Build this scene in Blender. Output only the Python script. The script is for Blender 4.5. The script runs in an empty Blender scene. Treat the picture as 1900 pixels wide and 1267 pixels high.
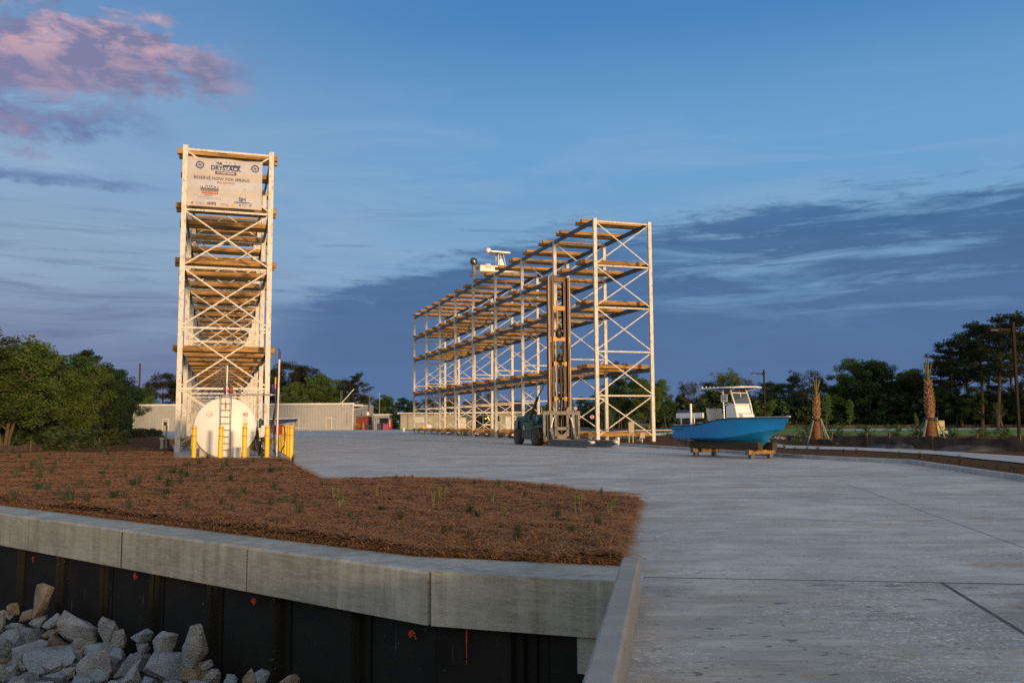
import bpy, math, random
from mathutils import Vector, Matrix, noise
R_ = random.Random(7)
SC = bpy.context.scene; COL = SC.collection
rad = math.radians
# ------------------------------------------------------------------ camera numbers
HC = 1.6; FPX = 1633.0; TH = .0905; RO = .006
CF = Vector((0, math.cos(TH), math.sin(TH))); CU0 = Vector((0, -math.sin(TH), math.cos(TH))); CR0 = Vector((1, 0, 0))
CU = CU0 * math.cos(RO) + CR0 * math.sin(RO); CR = CR0 * math.cos(RO) - CU0 * math.sin(RO)
CP = Vector((0, 0, HC))
def ray(u, v): return CF + CR * ((u - 950) / FPX) - CU * ((v - 633.5) / FPX)
def G(u, v, z=0.0):
    d = ray(u, v); t = (z - HC) / d.z; return CP + d * t
def A(u, v, y):
    d = ray(u, v); return CP + d * (y / d.y)

# ------------------------------------------------------------------ node helpers
class NT:
    def __init__(s, tree): s.t = tree; s.n = tree.nodes; s.l = tree.links
    def new(s, ty, **kw):
        n = s.n.new(ty)
        for k, v in kw.items(): setattr(n, k, v)
        return n
    def put(s, sock, val):
        if hasattr(val, 'is_output'): s.l.new(val, sock)
        elif val is not None: sock.default_value = val
    def m(s, op, a, b=None, c=None, clamp=False):
        n = s.new('ShaderNodeMath', operation=op, use_clamp=clamp)
        s.put(n.inputs[0], a)
        if b is not None: s.put(n.inputs[1], b)
        if c is not None: s.put(n.inputs[2], c)
        return n.outputs[0]
    def vm(s, op, a, b=None):
        n = s.new('ShaderNodeVectorMath', operation=op); s.put(n.inputs[0], a)
        if b is not None: s.put(n.inputs[1], b)
        return n.outputs['Value'] if op in ('DOT_PRODUCT', 'LENGTH') else n.outputs[0]
    def mix(s, f, a, b, blend='MIX'):
        n = s.new('ShaderNodeMix', data_type='RGBA', blend_type=blend)
        s.put(n.inputs[0], f); s.put(n.inputs[6], a if hasattr(a, 'is_output') else (*a[:3], 1)); s.put(n.inputs[7], b if hasattr(b, 'is_output') else (*b[:3], 1))
        return n.outputs[2]
    def rng(s, x, a, b, c=0., d=1., smooth=False):
        n = s.new('ShaderNodeMapRange', interpolation_type='SMOOTHSTEP' if smooth else 'LINEAR')
        for i, q in enumerate((x, a, b, c, d)): s.put(n.inputs[i], q)
        return n.outputs[0]
    def noise(s, vec, scale, detail=4, rough=.55, dist=0.):
        n = s.new('ShaderNodeTexNoise'); s.put(n.inputs['Vector'], vec); n.inputs['Scale'].default_value = scale
        n.inputs['Detail'].default_value = detail; n.inputs['Roughness'].default_value = rough; n.inputs['Distortion'].default_value = dist
        return n.outputs[0]
    def scale(s, vec, sc):
        n = s.new('ShaderNodeVectorMath', operation='MULTIPLY'); s.put(n.inputs[0], vec); n.inputs[1].default_value = sc; return n.outputs[0]
    def objvec(s):
        tc = s.new('ShaderNodeTexCoord'); oi = s.new('ShaderNodeObjectInfo')
        k = s.m('MULTIPLY', oi.outputs['Random'], 57.)
        n = s.new('ShaderNodeVectorMath', operation='ADD'); s.l.new(tc.outputs['Object'], n.inputs[0]); s.l.new(k, n.inputs[1])
        return n.outputs[0]

def newmat(name):
    m = bpy.data.materials.new(name); m.use_nodes = True
    nt = NT(m.node_tree); b = nt.n['Principled BSDF']
    return m, nt, b
def mat(name, c, c2=None, scale=3., rough=.6, metal=0., bump=0., bscale=40., spec=.5, contrast=(.35, .65), stretch=(1, 1, 1), speck=None, speck_scale=60, speck_w=.08, world=False, coat=0.):
    """base colour c varied to c2 by noise, optional speckles, optional fine bump"""
    m, nt, b = newmat(name)
    if world: vec = nt.new('ShaderNodeNewGeometry').outputs['Position']
    else: vec = nt.objvec()
    if stretch != (1, 1, 1): vec = nt.scale(vec, stretch)
    if c2 is None: c2 = tuple(x * .8 for x in c)
    f = nt.rng(nt.noise(vec, scale, 5, .6), contrast[0], contrast[1])
    col = nt.mix(f, c, c2)
    if speck:
        g = nt.noise(vec, speck_scale, 2, .5)
        col = nt.mix(nt.rng(g, .5 + .16 - speck_w, .5 + .16), col, speck)
    nt.put(b.inputs['Base Color'], col)
    b.inputs['Roughness'].default_value = rough; b.inputs['Metallic'].default_value = metal
    b.inputs['Specular IOR Level'].default_value = spec
    if coat: b.inputs['Coat Weight'].default_value = coat
    if bump:
        bn = nt.new('ShaderNodeBump'); bn.inputs['Strength'].default_value = bump; bn.inputs['Distance'].default_value = .02
        nt.put(bn.inputs['Height'], nt.noise(vec, bscale, 4, .6)); nt.put(b.inputs['Normal'], bn.outputs[0])
    return m

M = {}
M['galv'] = mat('galvanised', (.64, .60, .53), (.46, .43, .39), 2.2, .6, 0, .12, 30, contrast=(.44, .80), stretch=(1.6, 1.6, .7), speck=(.38, .34, .29), speck_scale=5, speck_w=.12)
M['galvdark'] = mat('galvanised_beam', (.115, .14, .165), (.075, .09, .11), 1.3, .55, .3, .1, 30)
M['timber'] = mat('timber', (.44, .24, .07), (.17, .09, .03), 1.4, .8, 0, .4, 30, stretch=(.5, 6, 6), speck=(.05, .025, .012), speck_scale=2.2, speck_w=.03, contrast=(.4, .65))
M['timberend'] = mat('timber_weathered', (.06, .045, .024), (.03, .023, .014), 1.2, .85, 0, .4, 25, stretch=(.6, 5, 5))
M['white'] = mat('white_paint', (.72, .70, .67), (.64, .62, .59), 1.5, .45, 0, .02, 20, contrast=(.4, .8))
M['tankwhite'] = mat('tank_paint', (.76, .71, .67), (.70, .65, .60), .8, .45, 0, .03, 8, contrast=(.35, .75))
M['yellow'] = mat('yellow_sleeve', (.80, .50, .01), (.70, .41, .01), 3., .42, 0, .02, 20)
M['redstripe'] = mat('red_reflective_band', (.55, .06, .02), None, 3, .4)
M['red'] = mat('red_paint', (.33, .02, .02), (.25, .02, .02), 4, .4)
M['black'] = mat('black_rubber', (.018, .018, .02), (.03, .03, .03), 6, .55)
M['blackmetal'] = mat('black_metal', (.02, .02, .022), (.04, .035, .03), 6, .45, .2)
M['steel'] = mat('steel_pipe', (.42, .42, .42), (.27, .26, .25), 6, .45, .5)
M['bronze'] = mat('bronze_post', (.03, .018, .012), (.018, .012, .009), 4, .7, 0, spec=.12)
M['teal'] = mat('teal_paint', (.012, .085, .085), (.008, .055, .058), 2, .42, 0, .05, 20, coat=.2)
M['mast'] = mat('greased_mast_steel', (.16, .07, .011), (.018, .010, .006), 2., .5, .25, .25, 40, stretch=(6, 6, .35), contrast=(.35, .62))
M['mastdark'] = mat('dark_mast_steel', (.05, .032, .02), (.02, .015, .012), 3, .45, .3, .1, 20, stretch=(3, 3, .6))
M['mastbar'] = mat('yellow_crossmember', (.50, .24, .02), (.28, .13, .02), 3, .5, .1)
M['forksteel'] = mat('fork_steel', (.16, .17, .18), (.10, .105, .11), 2, .5, .2, .15, 20)
M['carriage'] = mat('carriage_steel', (.20, .18, .155), (.11, .10, .085), 2.5, .65, .1, .2, 20)
M['forkend'] = mat('fork_cover', (.75, .72, .68), None, 3, .5)
M['tyre'] = mat('tyre_dusty', (.11, .08, .055), (.03, .025, .022), 4, .85, 0, .4, 30)
M['rimgrey'] = mat('wheel_rim', (.30, .33, .31), (.20, .22, .21), 4, .55)
M['chrome'] = mat('cylinder_rod', (.36, .36, .38), None, 4, .4, .6)
M['amber'] = mat('amber_lens', (.65, .14, .02), None, 4, .3)
M['hullblue'] = mat('blue_gelcoat', (.001, .20, .56), (.001, .18, .52), .8, .32, coat=.35)
M['bottomblue'] = mat('blue_bottom', (.01, .23, .52), None, 1, .4)
M['gelwhite'] = mat('white_gelcoat', (.80, .78, .76), (.72, .70, .68), 1, .3, coat=.2)
M['vinyl'] = mat('white_vinyl', (.68, .62, .55), (.6, .54, .47), 3, .55)
M['canvasblue'] = mat('blue_canvas', (.02, .22, .52), None, 3, .8)
M['engine'] = mat('outboard_cowl', (.03, .045, .06), (.02, .03, .04), 2, .25, coat=.4)
M['enginegrey'] = mat('outboard_leg', (.10, .09, .08), None, 4, .5)
M['glassd'] = mat('tinted_glass', (.05, .07, .09), (.07, .09, .11), 2, .08, spec=.8)
M['concrete'] = None
M['bark'] = mat('bark', (.060, .042, .032), (.03, .022, .018), 3, .9, 0, .5, 20, stretch=(3, 3, .7))
M['barkwarm'] = mat('bark_pale', (.12, .082, .055), (.065, .045, .032), 3, .9, 0, .5, 20, stretch=(3, 3, .7))
M['palmtrunk'] = mat('palm_trunk', (.30, .135, .06), (.16, .07, .035), 9, .9, 0, .6, 30)
M['palmboot'] = mat('palm_boot', (.40, .24, .12), (.12, .065, .03), 9, .85, 0, .4, 30)
M['palmleaf'] = mat('palm_spear', (.10, .13, .03), (.22, .17, .06), 5, .7)
M['bracewood'] = mat('brace_wood', (.25, .27, .22), (.16, .17, .14), 5, .8, stretch=(3, 3, .5))
M['siding'] = mat('beige_metal_siding', (.34, .335, .31), (.30, .295, .275), .5, .6, 0, .03, 10)
M['trim'] = mat('white_trim', (.70, .68, .62), None, 1, .6)
M['block'] = mat('painted_block_wall', (.36, .34, .27), (.30, .28, .22), 1.2, .8)
M['roofing'] = mat('brown_shingles', (.055, .035, .03), (.035, .025, .02), 3, .9)
M['window'] = mat('dark_window', (.02, .025, .03), None, 2, .12)
M['greydoor'] = mat('beige_door', (.36, .33, .27), None, 2, .55)
M['rustred'] = mat('red_container', (.20, .04, .02), (.13, .03, .02), 2, .7)
M['pink'] = mat('pink_bin', (.33, .04, .12), None, 2, .6)
M['slate'] = mat('slate_blue_bin', (.04, .04, .06), None, 2, .6)
M['wallblue'] = mat('pale_blue_wall', (.16, .25, .30), (.13, .21, .26), 1, .7)
M['plastic'] = mat('translucent_plastic', (.50, .52, .50), (.4, .42, .4), 3, .5)
M['orange'] = mat('orange_plastic', (.65, .12, .03), None, 3, .5)
M['carpaint'] = mat('green_car_paint', (.10, .115, .065), (.09, .10, .06), 1, .3, .3, coat=.5)
M['box'] = mat('beige_cabinet', (.40, .33, .25), (.34, .28, .21), 2, .6)
M['tan'] = mat('tan_cabinet', (.42, .33, .15), None, 2, .6)
M['signred'] = mat('stop_red', (.42, .03, .03), None, 2, .5)
M['fabric'] = mat('silt_fabric', (.12, .078, .056), (.02, .016, .015), 1.2, .8, 0, .3, 12)
M['tarp'] = mat('black_sheet', (.012, .012, .014), (.02, .02, .022), 2, .5, 0, .6, 5)
M['stake'] = mat('wood_stake', (.16, .10, .06), None, 6, .9)
M['rubble'] = mat('white_rubble', (.55, .54, .52), (.35, .35, .34), 5, .85, 0, .6, 8)
M['printblue'] = mat('navy_print', (.035, .05, .13), None, 3, .7)
M['printred'] = mat('red_print', (.45, .07, .06), None, 3, .7)
M['printpurple'] = mat('plum_print', (.12, .05, .09), None, 3, .7)
M['printgrey'] = mat('grey_print', (.22, .18, .17), None, 3, .7)
M['printwhite'] = mat('white_print', (.78, .74, .72), None, 3, .7)
M['printyellow'] = mat('yellow_print', (.60, .48, .05), None, 3, .7)
M['spray'] = mat('red_spray_paint', (.60, .05, .03), (.30, .03, .02), 30, .8)
M['twig'] = mat('dry_twig', (.22, .15, .09), None, 8, .9)

def mat_banner():
    m, nt, b = newmat('banner_vinyl'); vec = nt.objvec()
    col = nt.mix(nt.rng(nt.noise(vec, .9, 3), .35, .65), (.72, .68, .67), (.60, .56, .55))
    nt.put(b.inputs['Base Color'], col); b.inputs['Roughness'].default_value = .55
    b.inputs['Transmission Weight'].default_value = 0.
    tr = nt.new('ShaderNodeBsdfTranslucent'); tr.inputs[0].default_value = (.7, .6, .55, 1)
    mx = nt.new('ShaderNodeMixShader'); mx.inputs[0].default_value = .25
    nt.l.new(b.outputs[0], mx.inputs[1]); nt.l.new(tr.outputs[0], mx.inputs[2]); m2 = nt.new('ShaderNodeMixShader'); m2.inputs[0].default_value = .16; nt.l.new(mx.outputs[0], m2.inputs[1]); nt.l.new(nt.new('ShaderNodeBsdfTransparent').outputs[0], m2.inputs[2]); nt.l.new(m2.outputs[0], nt.n['Material Output'].inputs[0])
    bn = nt.new('ShaderNodeBump'); bn.inputs['Strength'].default_value = .25; bn.inputs['Distance'].default_value = .08
    nt.put(bn.inputs['Height'], nt.noise(nt.scale(vec, (1, 1, .5)), 1.2, 2, .5, 1.)); nt.put(b.inputs['Normal'], bn.outputs[0])
    return m
M['banner'] = mat_banner()

def mat_leaf(name, c, c2, clump=.5):
    m, nt, b = newmat(name); vec = nt.objvec()
    oi = nt.new('ShaderNodeObjectInfo')
    f = nt.rng(nt.noise(vec, clump, 3, .6), .35, .65)
    fine = nt.rng(nt.noise(vec, 9., 1, .5), .3, .7)
    col = nt.mix(nt.m('MULTIPLY_ADD', fine, .4, nt.m('MULTIPLY', f, .6)), c, c2)
    hs = nt.new('ShaderNodeHueSaturation'); nt.put(hs.inputs['Color'], col)
    nt.put(hs.inputs['Hue'], nt.rng(oi.outputs['Random'], 0, 1, .47, .52)); nt.put(hs.inputs['Value'], nt.rng(oi.outputs['Random'], 0, 1, .8, 1.25))
    nt.put(b.inputs['Base Color'], hs.outputs[0]); b.inputs['Roughness'].default_value = .65; b.inputs['Specular IOR Level'].default_value = .25
    tr = nt.new('ShaderNodeBsdfTranslucent'); nt.put(tr.inputs[0], hs.outputs[0])
    mx = nt.new('ShaderNodeMixShader'); mx.inputs[0].default_value = .25
    nt.l.new(b.outputs[0], mx.inputs[1]); nt.l.new(tr.outputs[0], mx.inputs[2]); nt.l.new(mx.outputs[0], nt.n['Material Output'].inputs[0])
    return m
M['leaf'] = mat_leaf('leaf_green', (.058, .098, .023), (.023, .047, .013))
M['leaffresh'] = mat_leaf('leaf_fresh', (.095, .155, .030), (.05, .092, .02))
M['leafdark'] = mat_leaf('leaf_dark', (.055, .086, .028), (.022, .040, .015))
M['needle'] = mat_leaf('pine_needles', (.034, .050, .020), (.013, .022, .011), .8)
M['needlebrown'] = mat_leaf('evergreen_brown', (.050, .048, .023), (.020, .024, .012), .4)
M['grassblade'] = mat_leaf('grass_blade', (.085, .09, .04), (.045, .06, .025), 4)
M['stalk'] = mat('dry_stalk', (.20, .18, .09), (.18, .18, .07), 8, .8)

def mat_concrete(name, c, c2, streak=True, warm=True, wetdark=None, fleck=True, vertical=False, stain=False):
    m, nt, b = newmat(name)
    P = nt.new('ShaderNodeNewGeometry').outputs['Position']
    big = nt.rng(nt.noise(nt.scale(P, (1, 1.6, 1)), .3, 5, .62, .8), .36, .64)
    mid = nt.rng(nt.noise(P, 1.7, 5, .65), .3, .7)
    fine = nt.rng(nt.noise(P, 28., 3, .6), .25, .75)
    col = nt.mix(big, c, c2)
    col = nt.mix(nt.m('MULTIPLY', mid, .6), col, tuple(x * .72 for x in c2))
    if streak:
        st = nt.rng(nt.noise(nt.scale(P, (.55, 1.5, 1)), 1.1, 6, .68), .42, .66)
        col = nt.mix(nt.m('MULTIPLY', st, .55), col, tuple(x * .62 for x in c2))
        st2 = nt.rng(nt.noise(nt.scale(P, (.6, 2.2, 1)), 1.1, 5, .65), .48, .7)
        col = nt.mix(nt.m('MULTIPLY', st2, .45), col, tuple(min(.7, x * 1.3) for x in c))
    if vertical:
        st = nt.rng(nt.noise(nt.scale(P, (3.5, 3.5, .25)), 2., 5, .65), .45, .72)
        col = nt.mix(nt.m('MULTIPLY', st, .7), col, (.17, .145, .09))
        gr = nt.rng(nt.noise(nt.scale(P, (.8, .8, 5.)), 2.2, 5, .7, 2.2), .46, .56)
        col = nt.mix(nt.m('MULTIPLY', gr, .3), col, (.52, .51, .46))
    if warm:
        w = nt.rng(nt.noise(nt.scale(P, (.5, 1.6, 1)), .9, 4, .6), .52 if stain else .58, .68)
        col = nt.mix(nt.m('MULTIPLY', w, .75), col, (.40, .25, .12))
    if stain:
        w = nt.rng(nt.noise(nt.scale(P, (.8, 2.2, 1)), 1.3, 5, .62, .8), .54, .66); col = nt.mix(nt.m('MULTIPLY', w, .5), col, (.17, .18, .19))
        w = nt.rng(nt.noise(nt.scale(P, (.35, 7, 1)), 1.6, 5, .65), .5, .72); col = nt.mix(nt.m('MULTIPLY', w, .38), col, (.22, .20, .17))
        w = nt.rng(nt.noise(nt.scale(P, (.7, 1.5, 1)), 4.1, 3, .6), .64, .68); col = nt.mix(nt.m('MULTIPLY', w, .8), col, (.07, .065, .06))
    if fleck:
        f = nt.rng(nt.noise(nt.scale(P, (1, 1.4, 1)), 17., 3, .75, 1.5), .54, .60)
        msk = nt.rng(nt.noise(P, .45, 3, .6), .44, .60)
        col = nt.mix(nt.m('MULTIPLY', nt.m('MULTIPLY', f, msk), .75), col, (.80, .79, .78))
        sp = nt.rng(nt.noise(P, 13., 2, .5), .67, .71)
        col = nt.mix(nt.m('MULTIPLY', sp, .7), col, (.07, .06, .05))
    col = nt.mix(nt.m('MULTIPLY', fine, .18), col, (.12, .12, .11))
    nt.put(b.inputs['Base Color'], col)
    nt.put(b.inputs['Roughness'], nt.rng(mid, 0, 1, .62, .85)); b.inputs['Specular IOR Level'].default_value = .35
    bn = nt.new('ShaderNodeBump'); bn.inputs['Strength'].default_value = .35; bn.inputs['Distance'].default_value = .01
    nt.put(bn.inputs['Height'], nt.noise(nt.scale(P, (1, 2.5, 1)), 25., 5, .7)); nt.put(b.inputs['Normal'], bn.outputs[0])
    return m
M['apron'] = mat_concrete('apron_concrete', (.72, .66, .59), (.42, .39, .35))
M['slab'] = mat_concrete('bridge_slab_concrete', (.66, .60, .51), (.38, .35, .30), stain=True)
M['cap'] = mat_concrete('cap_concrete', (.60, .58, .51), (.30, .30, .26), streak=False, warm=False, fleck=False, vertical=True)
M['curbc'] = mat_concrete('curb_concrete', (.40, .37, .33), (.30, .29, .26), streak=False, warm=False, fleck=False)
M['walk'] = mat_concrete('sidewalk_concrete', (.50, .49, .46), (.42, .41, .39), warm=False)

def mat_mulch():
    m, nt, b = newmat('pine_straw_mulch')
    P = nt.new('ShaderNodeNewGeometry').outputs['Position']
    a = nt.noise(nt.scale(P, (1, 1.8, 1)), 14., 5, .75, 2.5); c = nt.noise(nt.scale(P, (2.2, 1, 1)), 11., 5, .75, 2.5)
    f = nt.rng(nt.m('MAXIMUM', a, c), .45, .72)
    col = nt.mix(f, (.055, .025, .009), (.32, .145, .048))
    col = nt.mix(nt.m('MULTIPLY', nt.rng(nt.noise(P, .5, 4, .6), .35, .65), .4), col, (.11, .05, .022))
    nt.put(b.inputs['Base Color'], col); b.inputs['Roughness'].default_value = .9; b.inputs['Specular IOR Level'].default_value = .15
    bn = nt.new('ShaderNodeBump'); bn.inputs['Strength'].default_value = .9; bn.inputs['Distance'].default_value = .04
    nt.put(bn.inputs['Height'], f); nt.put(b.inputs['Normal'], bn.outputs[0])
    return m
M['mulch'] = mat_mulch()
def mat_straw():
    m, nt, b = newmat('pine_straw_strands')
    P = nt.new('ShaderNodeNewGeometry').outputs['Position']
    col = nt.mix(nt.rng(nt.noise(P, 5., 3, .6), .3, .7), (.38, .17, .055), (.13, .056, .018))
    col = nt.mix(nt.rng(nt.noise(P, 41., 1, .5), .5, .75), col, (.36, .19, .09))
    nt.put(b.inputs['Base Color'], col); b.inputs['Roughness'].default_value = .7; b.inputs['Specular IOR Level'].default_value = .2
    return m
M['straw'] = mat_straw()
def mat_grass():
    m, nt, b = newmat('ground_grass')
    P = nt.new('ShaderNodeNewGeometry').outputs['Position']
    f = nt.rng(nt.noise(nt.scale(P, (1, .4, 1)), .25, 5, .65), .35, .65)
    col = nt.mix(f, (.11, .21, .04), (.14, .20, .05))
    col = nt.mix(nt.rng(nt.noise(P, 3., 4, .7), .45, .8), col, (.05, .075, .025))
    nt.put(b.inputs['Base Color'], col); b.inputs['Roughness'].default_value = .95; b.inputs['Specular IOR Level'].default_value = .1
    return m
M['grass'] = mat_grass()
M['asphalt'] = mat('asphalt', (.06, .065, .075), (.045, .05, .055), .8, .85, world=True, bump=.2)
M['soil'] = mat('dark_soil', (.05, .035, .025), (.025, .02, .015), 2, .95, world=True, bump=.6, bscale=12)
M['gravel'] = mat('pale_gravel', (.42, .39, .36), (.28, .26, .24), 3, .9, world=True, bump=.6, bscale=12)
def mat_pile():
    m, nt, b = newmat('coated_sheet_pile')
    P = nt.new('ShaderNodeNewGeometry').outputs['Position']
    col = nt.mix(nt.rng(nt.noise(P, 2., 4, .6), .35, .7), (.009, .009, .009), (.016, .015, .013))
    d = nt.rng(nt.noise(nt.scale(P, (14, 14, .9)), 1.6, 3, .6), .665, .70)
    msk = nt.rng(nt.noise(P, 1.3, 3, .6), .5, .66)
    col = nt.mix(nt.m('MULTIPLY', nt.m('MULTIPLY', d, msk), .6), col, (.22, .20, .17))
    sp = nt.rng(nt.noise(P, 38., 1, .5), .74, .77)
    col = nt.mix(nt.m('MULTIPLY', nt.m('MULTIPLY', sp, msk), .8), col, (.3, .29, .27))
    nt.put(b.inputs['Base Color'], col); b.inputs['Roughness'].default_value = .6; b.inputs['Specular IOR Level'].default_value = .2
    return m
M['pile'] = mat_pile()
def mat_rock(name, a, b2, c):
    m, nt, b = newmat(name); v = nt.objvec()
    col = nt.mix(nt.rng(nt.noise(v, 2.2, 5, .65), .35, .65), a, b2)
    col = nt.mix(nt.m('MULTIPLY', nt.rng(nt.noise(v, 60., 3, .7), .50, .66), .7), col, c)
    col = nt.mix(nt.m('MULTIPLY', nt.rng(nt.noise(v, 70., 2, .7), .55, .68), .7), col, (.03, .03, .03))
    nt.put(b.inputs['Base Color'], col); b.inputs['Roughness'].default_value = .8; b.inputs['Specular IOR Level'].default_value = .3
    bn = nt.new('ShaderNodeBump'); bn.inputs['Strength'].default_value = 1.; bn.inputs['Distance'].default_value = .05
    nt.put(bn.inputs['Height'], nt.noise(v, 9., 7, .75)); nt.put(b.inputs['Normal'], bn.outputs[0])
    return m
M['rockgrey'] = mat_rock('granite_grey', (.31, .33, .36), (.16, .17, .19), (.48, .48, .48))
M['rockblue'] = mat_rock('granite_blue', (.27, .32, .39), (.13, .165, .21), (.44, .47, .52))
M['rockbrown'] = mat_rock('granite_brown', (.29, .23, .18), (.14, .115, .09), (.42, .36, .30))

# ------------------------------------------------------------------ mesh builder
class MB:
    def __init__(s): s.v = []; s.f = []; s.sm = []
    def add(s, vs, fs, smooth=False):
        o = len(s.v); s.v += [tuple(p) for p in vs]; s.f += [tuple(i + o for i in f) for f in fs]; s.sm += [smooth] * len(fs)
        return s
    def hexa(s, p): return s.add(p, [(0, 3, 2, 1), (4, 5, 6, 7), (0, 1, 5, 4), (1, 2, 6, 5), (2, 3, 7, 6), (3, 0, 4, 7)])
    def box(s, c, d, rz=0., rx=0., ry=0., bev=0.):
        c = Vector(c); hx, hy, hz = d[0] / 2, d[1] / 2, d[2] / 2
        rot = Matrix.Rotation(rz, 3, 'Z') @ Matrix.Rotation(ry, 3, 'Y') @ Matrix.Rotation(rx, 3, 'X')
        if bev:
            b = bev; P = []
            for z, k in ((-hz, b), (-hz + b, 0), (hz - b, 0), (hz, b)):
                for x, y in ((-hx + k + b, -hy + k), (hx - k - b, -hy + k), (hx - k, -hy + k + b), (hx - k, hy - k - b), (hx - k - b, hy - k), (-hx + k + b, hy - k), (-hx + k, hy - k - b), (-hx + k, -hy + k + b)):
                    P.append(c + rot @ Vector((x, y, z)))
            F = [tuple(range(7, -1, -1)), tuple(range(24, 32))]
            for r in range(3):
                for i in range(8): j = (i + 1) % 8; F.append((r * 8 + i, r * 8 + j, r * 8 + 8 + j, r * 8 + 8 + i))
            return s.add(P, F)
        P = [c + rot @ Vector(q) for q in ((-hx, -hy, -hz), (hx, -hy, -hz), (hx, hy, -hz), (-hx, hy, -hz), (-hx, -hy, hz), (hx, -hy, hz), (hx, hy, hz), (-hx, hy, hz))]
        return s.hexa(P)
    def bar(s, a, b, w, h, up=(0, 0, 1)):
        a = Vector(a); b = Vector(b); d = (b - a).normalized(); up = Vector(up)
        if abs(d.dot(up)) > .98: up = Vector((1, 0, 0)) if abs(d.x) < .9 else Vector((0, 1, 0))
        x = d.cross(up).normalized() * w / 2; z = x.cross(d).normalized() * h / 2
        return s.hexa([a - x - z, a + x - z, b + x - z, b - x - z, a - x + z, a + x + z, b + x + z, b - x + z])
    def tube(s, pts, r, n=8, caps=True, smooth=True):
        pts = [Vector(p) for p in pts]; rs = r if isinstance(r, (list, tuple)) else [r] * len(pts)
        base = len(s.v); V = []; F = []; up = None
        for i, p in enumerate(pts):
            d = (pts[min(i + 1, len(pts) - 1)] - pts[max(i - 1, 0)]).normalized()
            if up is None: up = Vector((0, 0, 1)) if abs(d.z) < .9 else Vector((1, 0, 0))
            x = d.cross(up).normalized(); y = x.cross(d).normalized(); up = y if abs(d.dot(up)) > .95 else up
            for k in range(n):
                a = 2 * math.pi * k / n; V.append(p + (x * math.cos(a) + y * math.sin(a)) * rs[i])
        for i in range(len(pts) - 1):
            for k in range(n): j = (k + 1) % n; F.append((i * n + k, i * n + j, i * n + n + j, i * n + n + k))
        s.add(V, F, smooth)
        if caps: s.add(V[:n], [tuple(range(n))]); s.add(V[-n:], [tuple(range(n - 1, -1, -1))])
        return s
    def lathe(s, prof, c=(0, 0, 0), axis='Z', n=20, smooth=True):
        V = []; F = []; c = Vector(c)
        for r, h in prof:
            for k in range(n):
                a = 2 * math.pi * k / n; x, y = r * math.cos(a), r * math.sin(a)
                V.append(c + Vector({'Z': (x, y, h), 'Y': (x, h, y), 'X': (h, x, y)}[axis]))
        for i in range(len(prof) - 1):
            for k in range(n): j = (k + 1) % n; F.append((i * n + k, i * n + j, i * n + n + j, i * n + n + k))
        s.add(V, F, smooth)
        s.add(V[:n], [tuple(range(n))]); s.add(V[-n:], [tuple(range(n - 1, -1, -1))]); return s
    def prism(s, poly, z0, z1, ax='Z'):
        n = len(poly); f = {'Z': lambda p, z: (p[0], p[1], z), 'Y': lambda p, z: (p[0], z, p[1]), 'X': lambda p, z: (z, p[0], p[1])}[ax]
        V = [f(p, z0) for p in poly] + [f(p, z1) for p in poly]
        return s.add(V, [tuple(range(n - 1, -1, -1)), tuple(range(n, 2 * n))] + [(i, (i + 1) % n, n + (i + 1) % n, n + i) for i in range(n)])
    def grid(s, rows, smooth=True, flip=False):
        n = len(rows[0]); V = [p for r in rows for p in r]; F = []
        for i in range(len(rows) - 1):
            for k in range(n - 1):
                q = (i * n + k, i * n + k + 1, (i + 1) * n + k + 1, (i + 1) * n + k); F.append(q[::-1] if flip else q)
        return s.add(V, F, smooth)
    def build(s, name, m, parent=None, loc=None, fix=True):
        me = bpy.data.meshes.new(name); me.from_pydata(s.v, [], s.f)
        me.polygons.foreach_set('use_smooth', s.sm)
        me.materials.append(m if not isinstance(m, str) else M[m])
        if fix:
            import bmesh
            bm = bmesh.new(); bm.from_mesh(me); bmesh.ops.recalc_face_normals(bm, faces=bm.faces); bm.to_mesh(me); bm.free()
        me.update(); o = bpy.data.objects.new(name, me); COL.objects.link(o)
        if parent: o.parent = parent
        if loc is not None: o.location = loc
        return o
def tag(o, label=None, cat=None, group=None, kind=None):
    if label: o['label'] = label
    if cat: o['category'] = cat
    if group: o['group'] = group
    if kind: o['kind'] = kind
    return o
def thing(name, loc, rz, label, cat, group=None):
    o = bpy.data.objects.new(name, None); COL.objects.link(o); o.empty_display_size = .3
    o.location = loc; o.rotation_euler = (0, 0, rz); return tag(o, label, cat, group)
CH = {}
def kids(o): return [c for c in bpy.data.objects if c.parent == o]
def dup(root, loc, rz=None, sc=None, label=None):
    r = root.copy(); COL.objects.link(r); r.location = loc
    if rz is not None: r.rotation_euler = (r.rotation_euler[0], r.rotation_euler[1], rz)
    if sc is not None: r.scale = sc if isinstance(sc, (tuple, list)) else (sc, sc, sc)
    if label: r['label'] = label
    for ch in CH.get(root.name) or CH.setdefault(root.name, kids(root)):
        c = ch.copy(); COL.objects.link(c); c.parent = r
        for g in CH.get(ch.name) or CH.setdefault(ch.name, kids(ch)):
            d = g.copy(); COL.objects.link(d); d.parent = c
    return r
def text(name, s, size, m, parent, mat4, ext=.004, xs=1., bold=0.):
    cu = bpy.data.curves.new(name, 'FONT'); cu.body = s; cu.size = size; cu.extrude = ext; cu.align_x = 'CENTER'; cu.align_y = 'CENTER'; cu.resolution_u = 2; cu.offset = bold
    t = bpy.data.objects.new(name, cu); COL.objects.link(t)
    bpy.context.view_layer.update()
    me = bpy.data.meshes.new_from_object(t.evaluated_get(bpy.context.evaluated_depsgraph_get()))
    bpy.data.objects.remove(t)
    me.transform(mat4 @ Matrix.Diagonal((xs, 1, 1, 1))); me.materials.clear(); me.materials.append(M[m])
    o = bpy.data.objects.new(name, me); COL.objects.link(o); o.parent = parent; return o
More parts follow.
